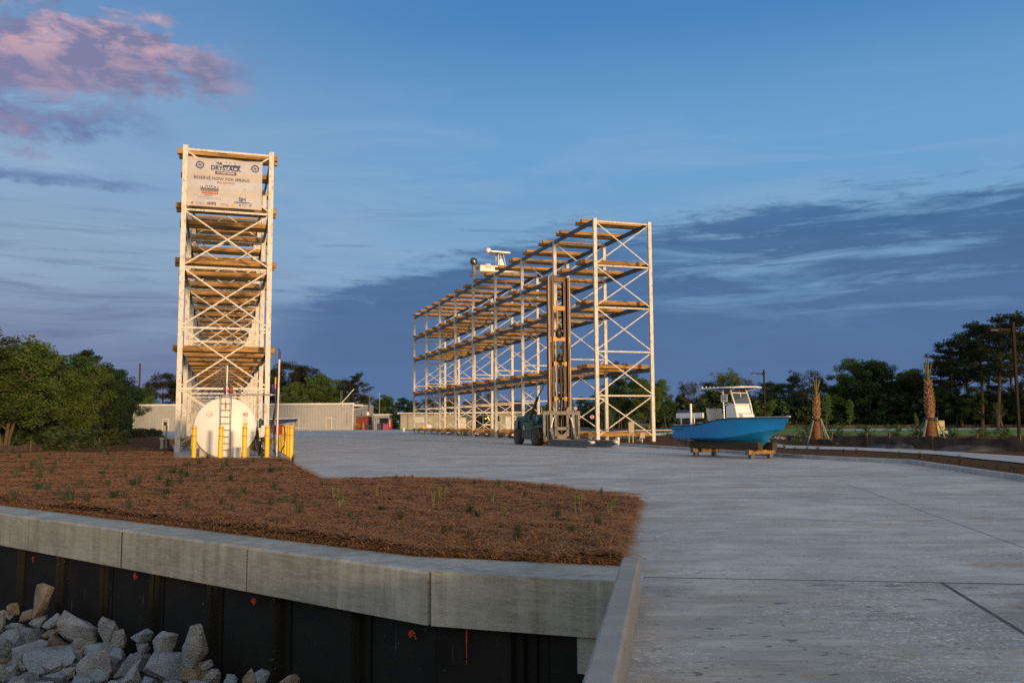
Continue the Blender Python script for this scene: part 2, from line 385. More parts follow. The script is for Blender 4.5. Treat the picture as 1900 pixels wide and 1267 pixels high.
# ------------------------------------------------------------------ foreground lines
Zc = .05
W0 = G(0, 951.6, Zc); W1 = G(795, 1060, Zc); W2 = G(1137, 1078, Zc)
wd = (W1 - W0).normalized(); WL = W1 - wd * 70
B1 = G(867, 1042.5, Zc); B2 = G(1146, 1049, Zc)
wn = Vector((wd.y, -wd.x, 0)); 
if wn.y > 0: wn = -wn                      # outward normal (towards the rocks)
capw = abs((B1 - W1).dot(wn)) * .98
CZ = .33
cr0 = G(1188, 1033, CZ); cr1 = G(1142.6, 1267, CZ); cl0 = G(1151, 1033, CZ); cl1 = G(1084, 1267, CZ)
cdir = (cr0 - cr1).normalized(); cside = Vector((-cdir.y, cdir.x, 0))     # to the left
cwid = .5 * ((cl0 - cr0).dot(cside) + (cl1 - cr1).dot(cside))
crb = cr0 - cdir * 14; clb = crb + cside * cwid; clf = cr0 + cside * cwid
def flat(p, z=0.): return Vector((p.x, p.y, z))
def inter(p, d, q, e):
    t = ((q.x - p.x) * e.y - (q.y - p.y) * e.x) / (d.x * e.y - d.y * e.x); return p + d * t
wd2 = (W2 - W1).normalized(); WE = inter(W1, wd2, clf, cdir); WE.z = Zc
wn2 = Vector((wd2.y, -wd2.x, 0))
if wn2.y > 0: wn2 = -wn2
BE = inter(B1, (B2 - B1).normalized(), clf, cdir); BE.z = Zc
BW = W1 - wn * capw; BL = WL - wn * capw; B1c = inter(BL, wd, BE, wd2)

# ground sheet, open where the shore drops away in front of the wall
far = 2500.
gp = [flat(crb), flat(clf), flat(BE), flat(B1c), flat(BL), Vector((-far, BL.y + 400, 0)), Vector((-far, far, 0)), Vector((far, far, 0)), Vector((far, -far, 0)), Vector((crb.x, -far, 0))]
m_ = MB(); m_.add([(p.x, p.y, -.06) for p in gp], [tuple(range(len(gp)))])
tag(m_.build('ground', 'grass', fix=False), kind='structure')
m_ = MB(); m_.add([(-900, -900, -1.95), (12, -900, -1.95), (12, 40, -1.95), (-900, 300, -1.95)], [(0, 1, 2, 3)])
tag(m_.build('foreshore', 'soil', fix=False), kind='structure')

# concrete apron
K = [G(u, v, 0) for u, v in ((1900, 893), (1822, 881.5), (1749, 870), (1684, 860), (1620, 857), (1555, 854), (1490, 850.5), (1419, 846), (1330, 839), (1240, 832.5), (1149, 826))]
kd = (K[0] - K[1]).normalized(); KX = K[0] + kd * 10 + Vector((1, -3, 0))
J0 = G(1191, 1069.7, 0); J0 = inter(flat(cr0), cdir, J0, Vector((1, 0, 0)) if False else (G(1900, 1082.7, 0) - J0).normalized()); J1 = G(1900, 1082.7, 0)
jd = (J1 - J0).normalized()
YAW = .319
RAX = Vector((-math.sin(YAW), math.cos(YAW), 0)); RPX = Vector((math.cos(YAW), math.sin(YAW), 0))
RLO = Vector((-18.845, 49.779, 0)) * .9412; RRO = Vector((6.622, 68.865, 0)) * .9412
BAY = [0] 
for k in range(8): BAY.append(BAY[-1] + (8.39 if k < 4 else 7.776))
RH = 16.64; RW = 4.53
farr = RRO + RAX * 66 + RPX * 3
ap = [J0, J0 + jd * 45, KX] + K + [RRO + RPX * 5 + RAX * -1.5, RRO + RPX * 5.2 + RAX * 20, farr + RPX * 6, G(790, 799.5), G(740, 797.2), G(660, 796.6), G(250, 798.7), G(300, 812), G(300, 850), G(600, 897), G(1000, 935), flat(clf), flat(cr0)]
m_ = MB(); m_.add([(p.x, p.y, 0) for p in ap], [tuple(range(len(ap)))]); tag(m_.build('concrete_apron', 'apron', fix=False), kind='structure')
# saw cut / control joints, a few millimetres above the slab
def strip(mb, p, q, w, z):
    d = (q - p).normalized(); s = Vector((-d.y, d.x, 0)) * w / 2
    mb.add([(a.x, a.y, z) for a in (p - s, p + s, q + s, q - s)][::-1], [(0, 1, 2, 3)])
M['joint'] = mat('joint_filler', (.07, .07, .07), (.12, .12, .11), 4, .9, world=True)
m_ = MB()
def pl(pts, w, z=.004):
    for a, b in zip(pts[:-1], pts[1:]): strip(m_, G(*a), G(*b), w, z)
pl([(1570, 898), (1600, 908), (1900, 1016)], .010)
pl([(1210, 948), (1900, 985)], .008)
pl([(700, 868), (1480, 872)], .015); pl([(600, 838), (1330, 846)], .02)
tag(m_.build('apron_joints', 'joint', fix=False), kind='structure')

# bridge slabs in the foreground
def slab(poly, z=0., name='bridge_slab'):
    m_ = MB(); m_.prism([(p.x, p.y) for p in poly], -.45, z); return tag(m_.build(name, 'slab'), kind='structure')
q0 = G(1170.6, 1216.5); q1 = G(1900, 1240); qd = (q1 - q0).normalized()
g = .016
D0 = G(1753, 1083.5); D1 = G(1900, 1173); dd = (D1 - D0).normalized()
cr = flat(cr0)
e1 = inter(cr, cdir, J0 - Vector((0, g * 2, 0)), jd); e2 = inter(cr, cdir, q0 + Vector((0, .005, 0)), qd)
f1 = D0 - jd * g * 2; f1 = inter(f1, dd, e1, jd); f2 = inter(f1, dd, e2, qd)
slab([e1, f1, f2, e2])
e3 = inter(cr, cdir, q0 - Vector((0, .005, 0)), qd)
slab([e3, inter(f1, dd, e3, qd), inter(f1, dd, f1 + dd * 16, dd) if False else f1 + dd * 16, flat(crb)])
f3 = inter(f1 + jd * .05, dd, e1, jd)
slab([f3, e1 + jd * 50, f3 + dd * 16 + jd * 45, f3 + dd * 16], -.002)
m_ = MB(); m_.add([(p.x, p.y, -.0045) for p in (flat(crb), J0, J0 + jd * 50, flat(crb) + Vector((60, 0, 0)))], [(0, 3, 2, 1)])
tag(m_.build('subgrade', 'joint', fix=False), kind='structure')

# seawall: concrete cap in segments on coated sheet piles
sw = thing('seawall', (0, 0, 0), 0, 'grey concrete capped seawall of black sheet piles below the pine straw bed', 'seawall')
def capseg(P, Q, n, wP, wQ, z0, z1):
    P = flat(P); Q = flat(Q); rows = []
    for p, w in ((P, wP), (Q, wQ)):
        r = []
        for o, z in ((0, z0), (0, z1 - .03), (.03, z1), (1, z1), (1, z0)):
            k = o * w if o == 1 else o
            r.append(p - n * k + Vector((0, 0, z)))
        rows.append(r)
    m_ = MB(); V = rows[0] + rows[1]
    m_.add(V, [(0, 1, 2, 3, 4), (9, 8, 7, 6, 5)] + [(i, i + 5, (i + 1) % 5 + 5, (i + 1) % 5) for i in range(5)])
    return m_.build('cap_segment', 'cap', sw)
def wallpt(u): return inter(W1, wd, flat(CP), flat(ray(u, 1000)))
cuts = [(WL, .02), (wallpt(-330), .02), (wallpt(52), .022), (wallpt(226), .04), (wallpt(459), .022), (W1, .03)]
for (a, ga), (b, gb) in zip(cuts[:-1], cuts[1:]): capseg(a + wd * ga / 2, b - wd * gb / 2 , wn, capw, capw, -.5, Zc)
cm = MB()
for P_, Q_, n_ in ((WL, W1, wn),):
    a, b = flat(P_), flat(Q_); cm.prism([tuple((a - n_ * .003).xy), tuple((b - n_ * .003 - wd * .03).xy), tuple((b - n_ * (capw - .05) - wd * .03).xy), tuple((a - n_ * (capw - .05)).xy)], -.495, Zc - .034)
cm.build('joint_filler', 'tarp', sw)
w2w = (W1 - B1c).length
m_ = MB()
P0 = W1 + wd2 * .03; Q0 = WE; Pb = BW + (B1c - BW).normalized() * .0 if False else BW + wd * .012; Qb = BE
Pc = B1c; m_.prism([(P0.x, P0.y), (Q0.x, Q0.y), (Qb.x, Qb.y), (Pc.x, Pc.y)] + ([(Pb.x, Pb.y)]), -.5, Zc); m_.build('cap_segment', 'cap', sw)
pu = inter(W1, wd2, flat(CP), flat(ray(1069, 1200)))
m_ = MB(); a, b = pu - wn2 * .04, WE - wn2 * .04; m_.prism([(a.x, a.y), (b.x, b.y), (b.x - wn2.x * .7, b.y - wn2.y * .7), (a.x - wn2.x * .7, a.y - wn2.y * .7)], -.86, -.503); m_.build('pile_pier', 'cap', sw)
# sheet piles
def piles(P, Q, n, name='sheet_pile'):
    P = flat(P) - n * .12; Q = flat(Q) - n * .12; d = (Q - P).normalized(); L = (Q - P).length; prof = []; x = 0
    while x < L:
        for dx, o in ((0, 0), (.86, 0), (.90, .06), (.98, .06), (.985, .02), (1.0, .0), (1.015, .06), (1.12, .06), (1.13, .09), (1.16, .09), (1.17, .06), (1.24, .06), (1.28, .0)):
            if x + dx < L: prof.append(P + d * (x + dx) - n * o)
        x += 1.42
    prof.append(Q)
    prof.append(Q)
    m_ = MB(); rows = [[p + Vector((0, 0, z)) for p in prof] for z in (-.52, -4.)]; m_.grid(rows, smooth=False)
    return m_.build(name, 'pile', sw, fix=False), P, d
_, pP, pd = piles(W1 - wd * 32, W1, wn); piles(W1, WE, wn2); 
# sprayed survey marks
def spray(u, v, r, P, n, seed):
    rr = random.Random(seed); d = ray(u, v); t = ((P - CP).dot(n)) / d.dot(n); c = CP + d * t + n * .045
    m_ = MB(); tan = Vector((-n.y, n.x, 0))
    for k in range(26):
        a = rr.uniform(0, 6.28); q = abs(rr.gauss(0, .6)) * r; cc = c + tan * q * math.cos(a) + Vector((0, 0, q * math.sin(a) * .9 - (rr.random() ** 3) * r * .8)); s = r * rr.uniform(.12, .38)
        if k == 0: cc = c; s = r * .5
        off = n * .0006 * k
        pts = [cc + off + tan * s * math.cos(j * 1.047) * rr.uniform(.6, 1.) + Vector((0, 0, s * math.sin(j * 1.047) * rr.uniform(.6, 1.3))) for j in range(6)]
        m_.add(pts, [tuple(range(6))])
    m_.build('spray_mark', 'spray', sw, fix=False)
PW = W1 - wn * .10
spray(67, 1035, .05, PW, wn, 1); spray(257, 1068, .055, PW, wn, 2); spray(477, 1111, .055, PW, wn, 3); spray(769, 1171, .05, PW, wn, 4)
m_ = MB(); c = inter(W1, wd2, flat(CP), flat(ray(861, 1200))) - wn2 * .07
for z0, z1, w in ((-.55, -.72, .008), (-.72, -.86, .006), (-.88, -.93, .005)): m_.add([c + wd2 * s * w + Vector((0, 0, z)) for s, z in ((-1, z0), (1, z0), (1, z1), (-1, z1))], [(0, 1, 2, 3)])
m_.build('spray_mark', 'spray', sw, fix=False)

# curb wall along the bridge
cw = thing('curb_wall', (0, 0, 0), 0, 'low concrete curb wall running beside the bridge slab in the foreground', 'curb')
def cseg(s0, s1):
    a = cr0 - cdir * s0; b = cr0 - cdir * s1; m_ = MB(); rows = []
    for p in (a, b):
        r = []
        for o, z in ((0, -.2), (0, CZ - .02), (.02, CZ), (cwid - .02, CZ), (cwid, CZ - .02), (cwid, -2.)):
            r.append(flat(p) + cside * o + Vector((0, 0, z)))
        rows.append(r)
    V = rows[0] + rows[1]; m_.add(V, [tuple(range(6)), tuple(range(11, 5, -1))] + [(i, i + 6, (i + 1) % 6 + 6, (i + 1) % 6) for i in range(6)])
    m_.build('curb_segment', 'curbc', cw)
kj = (cr0 - G(1160, 1158, CZ)).length
cseg(0, kj - .004); cseg(kj + .004, kj + 3.5); cseg(kj + 3.51, 14)

# ------------------------------------------------------------------ kerb, sidewalk, right beds
def kerb(pts, name, h=.15, w=.17, m='walk', left=True):
    m_ = MB(); rows = []
    for i, p in enumerate(pts):
        d = (pts[min(i + 1, len(pts) - 1)] - pts[max(i - 1, 0)]).normalized(); s = Vector((-d.y, d.x, 0)) * (1 if left else -1)
        rows.append([p + Vector((0, 0, z)) + s * o for o, z in ((0, -.1), (.012, h - .02), (.03, h), (w, h), (w, -.1))])
    m_.grid(rows, smooth=False); return tag(m_.build(name, m), kind='structure')
KK = [KX] + K
kerb(KK, 'kerb', left=False)
def offs(pts, o, z=0):
    out = []
    for i, p in enumerate(pts):
        d = (pts[min(i + 1, len(pts) - 1)] - pts[max(i - 1, 0)]).normalized(); out.append(p + Vector((d.y, -d.x, 0)) * o + Vector((0, 0, z)))
    return out
def sheet(pts, z, m, name):
    m_ = MB(); m_.add([(p.x, p.y, z) for p in pts], [tuple(range(len(pts)))]); return tag(m_.build(name, m, fix=False), kind='structure')
KB = offs(KK, .16)
bedR = KB + [G(1149, 818), G(1215, 809), G(1290, 808), G(1500, 808), G(1900, 809.5), G(2300, 815), G(2500, 870)]
sheet(bedR[::1], .05, 'mulch', 'mulch_bed')
swk = [G(u, v, .07) for u, v in ((1418, 812), (1436, 822), (1460, 826.6), (1599, 830.5), (1715, 835), (1900, 847), (2150, 864), (2150, 880), (1900, 860), (1738, 843.5), (1590, 835.5), (1460, 832), (1424, 827), (1408, 812))]
sheet(swk, .09, 'walk', 'sidewalk')
sheet([G(u, v) for u, v in ((690, 798.5), (690, 796), (1000, 793.5), (1290, 792.3), (1296, 799), (1215, 805), (1130, 807), (1000, 803), (860, 801))], -.045, 'asphalt', 'road')
sheet([G(u, v) for u, v in ((1462, 797.5), (1600, 795), (1900, 793), (2100, 793), (2100, 794.3), (1900, 795), (1720, 796.5), (1600, 798.2))], -.05, 'walk', 'path')
sheet([G(u, v) for u, v in ((1140, 801.5), (1180, 798.8), (1280, 797.8), (1285, 798.8), (1220, 800.3), (1150, 803))], -.03, 'mulch', 'traffic_island')
m_ = MB()
kerb([G(u, v) for u, v in ((1140, 801.7), (1180, 799), (1280, 798))], 'island_kerb', .14, .3)
kerb([G(u, v) for u, v in ((860, 803), (1000, 805), (1130, 808.5), (1215, 806.5), (1292, 801))], 'road_kerb', .14, .3)
kerb([G(u, v) for u, v in ((1000, 794.3), (1130, 793.4), (1290, 792.8))], 'verge_kerb', .14, .4)
# under the right hand rack
sheet([RRO + RPX * 5.1 + RAX * -1, RRO + RPX * .5 + RAX * .5, RRO + RPX * .5 + RAX * 66, RRO + RPX * 12 + RAX * 66, RRO + RPX * 12 + RAX * 30, RRO + RPX * 6 + RAX * 2], .012, 'mulch', 'rack_bed')
# tank pad
sheet([G(322, 856.5), G(531, 856), G(545, 848), G(533, 838), G(470, 830), G(320, 836)][::-1] if False else [G(322, 856.5), G(530, 856), G(548, 845), G(530, 836), G(322, 838)], .10, 'walk', 'tank_pad')

# ------------------------------------------------------------------ left mulch bed and pine straw
bed = [flat(BE), flat(B1c), flat(BL), G(-420, 862), G(0, 845), G(100, 834), G(180, 822), G(238, 808), G(262, 802), G(300, 806), G(316, 820), G(322, 838), G(322, 856.5), G(530, 856), G(540, 863), G(565, 880), G(598, 897), G(650, 897), G(690, 895.5), G(750, 893), G(850, 898), G(960, 905), G(1040, 913), G(1120, 926), G(1186, 934), G(1150, 1046)]
bed = [Vector((p.x, p.y)) for p in bed]
def inside(x, y, poly):
    c = False; j = len(poly) - 1
    for i in range(len(poly)):
        a, b = poly[i], poly[j]
        if (a.y > y) != (b.y > y) and x < (b.x - a.x) * (y - a.y) / (b.y - a.y) + a.x: c = not c
        j = i
    return c
def edist(x, y, poly):
    m2 = 1e9; j = len(poly) - 1
    for i in range(len(poly)):
        a, b = poly[j], poly[i]; dx, dy = b.x - a.x, b.y - a.y; t = max(0, min(1, ((x - a.x) * dx + (y - a.y) * dy) / (dx * dx + dy * dy + 1e-9)))
        m2 = min(m2, (a.x + dx * t - x) ** 2 + (a.y + dy * t - y) ** 2); j = i
    return math.sqrt(m2)
def mz(x, y):
    e = min(1, edist(x, y, bed) / .16); e = e * (2 - e)
    e = e; n = noise.noise(Vector((x * .45, y * .45, 0))) * .06 + noise.noise(Vector((x * 2.1, y * 2.1, 3))) * .035 + noise.noise(Vector((x * 6, y * 6, 5))) * .018
    return .115 + e * (.05 + n)
m_ = MB(); m_.prism([(p.x, p.y) for p in bed], -.05, .125); tag(m_.build('mulch_bed', 'mulch'), kind='structure')
m_ = MB(); idx = {}
xs = [-26 + i * .2 for i in range(int(28 / .2) + 1)]; ys = []; y = 7.4
while y < 50: ys.append(y); y += max(.1, (y / 110))
VV = []; 
for j, y in enumerate(ys):
    for i, x in enumerate(xs):
        if inside(x, y, bed): idx[i, j] = len(VV); VV.append((x, y, mz(x, y)))
FF = []
for (i, j) in list(idx):
    q = [idx.get((i, j)), idx.get((i + 1, j)), idx.get((i + 1, j + 1)), idx.get((i, j + 1))]
    if None not in q: FF.append(tuple(q))
m_.add(VV, FF, True); tag(m_.build('mulch_mound', 'mulch', fix=False), kind='structure')
# strands of straw
m_ = MB(); rr = random.Random(3); cnt = 0; V = m_.v; F = m_.f
def strand(x, y, z, L, w, up):
    a = rr.gauss(0, .9) if rr.random() < .7 else rr.uniform(0, 3.14); ca, sa = math.cos(a), math.sin(a); b = rr.uniform(-.7, .7)
    o = len(V); pts = []
    for t in (0, .5, 1.):
        aa = a + b * t; px = x + L * t * math.cos(aa); py = y + L * t * math.sin(aa); pz = z + up * (1 - (2 * t - 1) ** 2) + .006
        wx, wy = -math.sin(aa) * w, math.cos(aa) * w
        V.append((px - wx, py - wy, pz)); V.append((px + wx, py + wy, pz + .5 * w))
    F.append((o, o + 1, o + 3, o + 2)); F.append((o + 2, o + 3, o + 5, o + 4))
while cnt < 62000:
    D = 7.4 * (45 / 7.4) ** (rr.random() ** 1.25); u = rr.uniform(-30, 1230); x = (u - 950) / FPX * D
    if not inside(x, D, bed): continue
    strand(x, D, mz(x, D), rr.uniform(.08, .2) * (1 + D / 60), .0018 + D * .00014, rr.uniform(0, .035)); cnt += 1
# fringe over the edges of the bed
n = len(bed)
for i in list(range(12, n)) + [0]:
    a, b = bed[i], bed[(i + 1) % n]; L = (b - a).length
    if a.y > 60 or b.y > 60: continue
    for k in range(int(L * 120 / (1 + a.y / 15))):
        p = a.lerp(b, rr.random()); off = rr.gauss(0, .03)
        d = (b - a).normalized(); x, y = p.x + d.y * off, p.y - d.x * off
        strand(x, y, .008 + rr.random() * .06, rr.uniform(.06, .16), .0018 + y * .00014, rr.uniform(0, .03))
a = Vector((BE.x, BE.y)); b = Vector((B1c.x, B1c.y)); c = Vector((BL.x, BL.y)); c = b + (c - b).normalized() * 24
for p, q, k in ((a, b, 700), (b, c, 3600)):
    for _ in range(k):
        t = rr.random(); s = p.lerp(q, t); off = abs(rr.gauss(0, .045)); nn = Vector((wn.x, wn.y)); s = s + nn * (off - .03)
        strand(s.x - .05, s.y, Zc + .004 + rr.random() * .05, rr.uniform(.06, .16), .0018 + s.y * .00014, rr.uniform(0, .03))
m_.sm = [False] * len(m_.f)
tag(m_.build('pine_straw', 'straw', fix=False), 'brown pine straw strands spread over the planting bed', 'pine straw', kind='stuff')
# stray debris on the concrete
m_ = MB(); V = m_.v; F = m_.f
for _ in range(420):
    D = 5 * (40 / 5) ** rr.random(); u = rr.uniform(1150, 1900); x = (u - 950) / FPX * D
    strand(x, D, 0., rr.uniform(.02, .10), .0015 + D * .0001, .003)
m_.sm = [False] * len(m_.f)
tag(m_.build('straw_litter', 'twig', fix=False), 'dry straw bits scattered over the concrete', 'litter', kind='stuff')

# ------------------------------------------------------------------ riprap
import bmesh
rocks = [(250,610,150,165,2),(190,690,150,100,2),(75,665,90,70,2),(325,738,160,100,0),(480,765,245,175,0),(640,785,130,160,0),(695,842,95,110,0),(835,820,120,70,1),(1150,880,165,225,0),(955,890,215,175,0),(185,805,150,135,1),(110,770,120,70,0),(60,830,140,80,1),(300,815,115,70,2),(345,860,140,95,2),(475,870,180,120,0),(505,900,110,90,2),(140,940,290,170,0),(585,910,190,120,1),(25,895,90,110,0),(310,965,350,140,1),(560,1000,250,180,0),(315,1015,145,110,0),(760,985,190,140,1),(985,1010,300,180,1),(745,1050,220,120,0),(1145,1045,210,130,2),(585,1065,130,110,1),(150,1065,200,90,1),(330,1080,150,90,1),(20,1040,80,110,0),(840,900,90,80,1),(680,940,120,90,1),(1245,1070,120,100,0),(1350,1085,110,70,1),(1475,1070,120,100,2),(1540,1060,90,90,1),(1680,1080,190,70,2),(1215,990,90,60,0),(130,985,80,80,0),(15,740,60,140,0),(60,700,70,50,0),(430,940,110,80,1),(240,880,100,70,1),(400,1040,100,90,0),(860,1090,120,60,1),(1010,1110,150,60,0),(480,1100,170,80,1),(660,1120,150,70,0),(80,1120,150,80,0),(240,1130,150,80,0),(1160,1120,160,70,1),(950,1150,180,80,0),(1350,1140,160,70,0),(1560,1140,200,80,1),(560,1160,190,90,0),(760,1160,170,90,1),(330,1170,170,90,0),(120,1190,180,100,1),(1750,1150,170,90,0)]
def rockmesh(seed, w, d, h, ex=.65):
    r = random.Random(seed); bm = bmesh.new()
    for _ in range(r.randint(11, 17)):
        v = Vector((r.gauss(0, 1), r.gauss(0, 1), r.gauss(0, 1))).normalized(); k = r.uniform(.82, 1.08)
        bm.verts.new((max(-.43, min(.43, v.x / max(abs(v.x), abs(v.y), abs(v.z)) ** ex * .47 * k)) * w, max(-.43, min(.43, v.y / max(abs(v.x), abs(v.y), abs(v.z)) ** ex * .47 * k)) * d, max(-.42, min(.45, v.z / max(abs(v.x), abs(v.y), abs(v.z)) ** ex * .47 * k)) * h))
    bmesh.ops.convex_hull(bm, input=bm.verts); 
    for v in [v for v in bm.verts if not v.link_faces]: bm.verts.remove(v)
    bmesh.ops.dissolve_limit(bm, angle_limit=.25, verts=bm.verts, edges=bm.edges)
    bmesh.ops.bevel(bm, geom=list(bm.edges), offset=.02 * min(w, h), segments=1, affect='EDGES', profile=.6)
    bmesh.ops.triangulate(bm, faces=bm.faces); bmesh.ops.subdivide_edges(bm, edges=list(bm.edges), cuts=2, use_grid_fill=True)
    s = Vector((seed * 3.1, 0, 0))
    for v in bm.verts: v.co += v.co.normalized() * (noise.noise(v.co * 6 / max(w, .3) * .5 + s) * .07 + noise.noise(v.co * 22 + s) * .018) * min(w, h, .5)
    bmesh.ops.recalc_face_normals(bm, faces=bm.faces); me = bpy.data.meshes.new('boulder'); bm.to_mesh(me); bm.free(); return me
RM = ['rockgrey', 'rockblue', 'rockbrown']; NM = {0: 'grey', 1: 'bluish grey', 2: 'brown'}
special = {0: 'tall brown boulder leaning by the black sheet piles, topmost of the riprap', 4: 'large pale grey boulder at the top of the riprap against the wall', 8: 'upright dark grey block standing alone beside the sheet piles', 9: 'grey pointed boulder left of the upright dark block', 24: 'broad bluish boulder in front of the upright dark block', 17: 'large grey boulder with a flat slanting face at the left frame edge', 37: 'flat brown stone at the right end of the riprap', 35: 'small brown pointed stone near the right end of the riprap', 26: 'brown boulder right of the broad bluish boulder', 5: 'narrow pointed grey boulder right of the large pale one'}
for i, (cx, cy, w, h, c) in enumerate(rocks):
    u = cx / 3.167; v = 920 + cy / 3.167; zz = -1.95 + .1 + .32
    if i == 0: zz += .1
    # keep in front of the wall
    P = G(u, v, zz); wall = (flat(P) - flat(W1)).dot(wn)
    sc = w / 3.167 * P.y / FPX * .96; hh = h / 3.167 * P.y / FPX * 1.12
    need = .2 + sc * .3
    if wall < need:
        # slide along the view ray towards the camera
        t = 0
        while wall < need and t < 60:
            zz += .02; P = G(u, v, zz); wall = (flat(P) - flat(W1)).dot(wn); t += 1
    me = rockmesh(100 + i, sc, sc * R_.uniform(.75, .95), max(hh, sc * .5), .92 if i in (8, 0, 4) else .65); me.materials.append(M[RM[c]])
    for p in me.polygons: p.use_smooth = False
    o = bpy.data.objects.new('boulder', me); COL.objects.link(o); o.location = P; o.rotation_euler = (0, 0, R_.uniform(-.3, .3))
    if i in special: tag(o, special[i], 'boulder')
    else: tag(o, NM[c] + ' granite boulder lying among the riprap at the foot of the seawall', 'boulder', 'riprap boulders')
# smaller fill below and between
sup_ = []
for o in [o for o in bpy.data.objects if o.name.startswith('boulder')]:
    z = o.location.z - .34; k = 0
    while z > -1.85 and k < 4: sup_.append((o.location.x + R_.uniform(-.1, .1), o.location.y + R_.uniform(-.02, .12), z)); z -= .27; k += 1
for k, p_ in enumerate(sup_):
    if (Vector((p_[0], p_[1], 0)) - flat(W1)).dot(wn) < .22 or p_[2] > -1.55 and k % 1: continue
    s = R_.uniform(.30, .46); me = rockmesh(900 + k, s, s * .9, s * .8); c = R_.choice((0, 1, 0, 2)); me.materials.append(M[RM[c]])
    o = bpy.data.objects.new('boulder', me); COL.objects.link(o); o.location = p_; o.rotation_euler = (R_.gauss(0, .25), R_.gauss(0, .25), R_.uniform(0, 3)); tag(o, NM[c] + ' granite boulder lying among the riprap at the foot of the seawall', 'boulder', 'riprap boulders')
m_ = MB()
vt_ = lambda u: 1118 + u * .265
nb_ = 0
for ui in range(-50, 600, 21):
    v = vt_(ui) + 4
    while v < 1310:
        P = G(ui + R_.uniform(-11, 11), v + R_.uniform(-7, 7), -1.80 + R_.uniform(-.03, .06)); v += 19
        if (flat(P) - flat(W1)).dot(wn) < .24: continue
        s = R_.uniform(.20, .40); me = rockmesh(400 + nb_, s, s * .85, s * R_.uniform(.55, .8)); nb_ += 1; c = R_.choice((0, 1, 0, 1, 2, 0)); me.materials.append(M[RM[c]])
        o = bpy.data.objects.new('boulder', me); COL.objects.link(o); o.location = P; o.rotation_euler = (R_.gauss(0, .25), R_.gauss(0, .25), R_.uniform(0, 3)); tag(o, NM[c] + ' granite boulder lying among the riprap at the foot of the seawall', 'boulder', 'riprap boulders')
m_ = MB(); V = m_.v; F = m_.f
for _ in range(1500):
    u = rr.uniform(-20, 360); P = G(u, rr.uniform(1100, 1240), -1.80)
    if (flat(P) - flat(W1)).dot(wn) < .15: continue
    strand(P.x, P.y, -1.84 + rr.random() * .1, rr.uniform(.1, .3), .004, .03)
m_.sm = [False] * len(m_.f); tag(m_.build('dead_reeds', 'stalk', fix=False), 'dry reed stems washed in between the boulders', 'reeds', kind='stuff')

# ------------------------------------------------------------------ boat racks
LV = [.73, 5.87, 10.75, 13.85, 16.98]       # top of the timbers
CB = [RH - .15, 13.15, 10.0, 6.72, 3.45]    # cross bars
TB = .30
def link(name, me, parent, loc=(0, 0, 0), rot=None):
    o = bpy.data.objects.new(name, me); COL.objects.link(o); o.parent = parent; o.location = loc
    if rot: o.rotation_euler = rot
    return o
def mesh_of(mb, name, m):
    o = mb.build(name, m); me = o.data; bpy.data.objects.remove(o); return me
pm = MB()   # post: C section open towards the inside
pm.box((0, -.10, RH / 2 + .03), (.26, .02, RH + .06)); pm.box((-.12, .01, RH / 2 + .03), (.02, .20, RH + .06)); pm.box((.12, .01, RH / 2 + .03), (.02, .20, RH + .06)); pm.box((0, 0, .01), (.42, .36, .03))
post_me = mesh_of(pm, 'post', 'galv')
cbm = mesh_of(MB().box((RW / 2, 0, 0), (RW - .24, .07, .11)).box((RW / 2, .03, .045), (RW - .24, .07, .012)), 'crossbar', 'galv')
def timber_me(L, seed):
    m_ = MB(); m_.box((0, 0, 0), (L, .30, TB), bev=.012); return mesh_of(m_, 'timber', 'timber')
tms = [timber_me(RW + .9, i) for i in range(2)]
beam_me = {}
for L in (8.39, 7.776):
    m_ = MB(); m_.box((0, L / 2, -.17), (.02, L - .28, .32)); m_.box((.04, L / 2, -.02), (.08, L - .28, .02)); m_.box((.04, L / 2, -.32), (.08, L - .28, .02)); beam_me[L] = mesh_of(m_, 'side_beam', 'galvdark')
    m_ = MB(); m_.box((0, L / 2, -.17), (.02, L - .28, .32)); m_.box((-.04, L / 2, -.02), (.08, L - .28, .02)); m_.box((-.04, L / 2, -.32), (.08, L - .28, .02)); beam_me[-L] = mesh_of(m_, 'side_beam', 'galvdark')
foot_me = mesh_of(MB().box((0, 0, .07), (.55, .5, .14)).box((0, 0, .24), (.12, .34, .2)).box((0, 0, .37), (.45, .4, .06)), 'bunk_foot', 'walk')
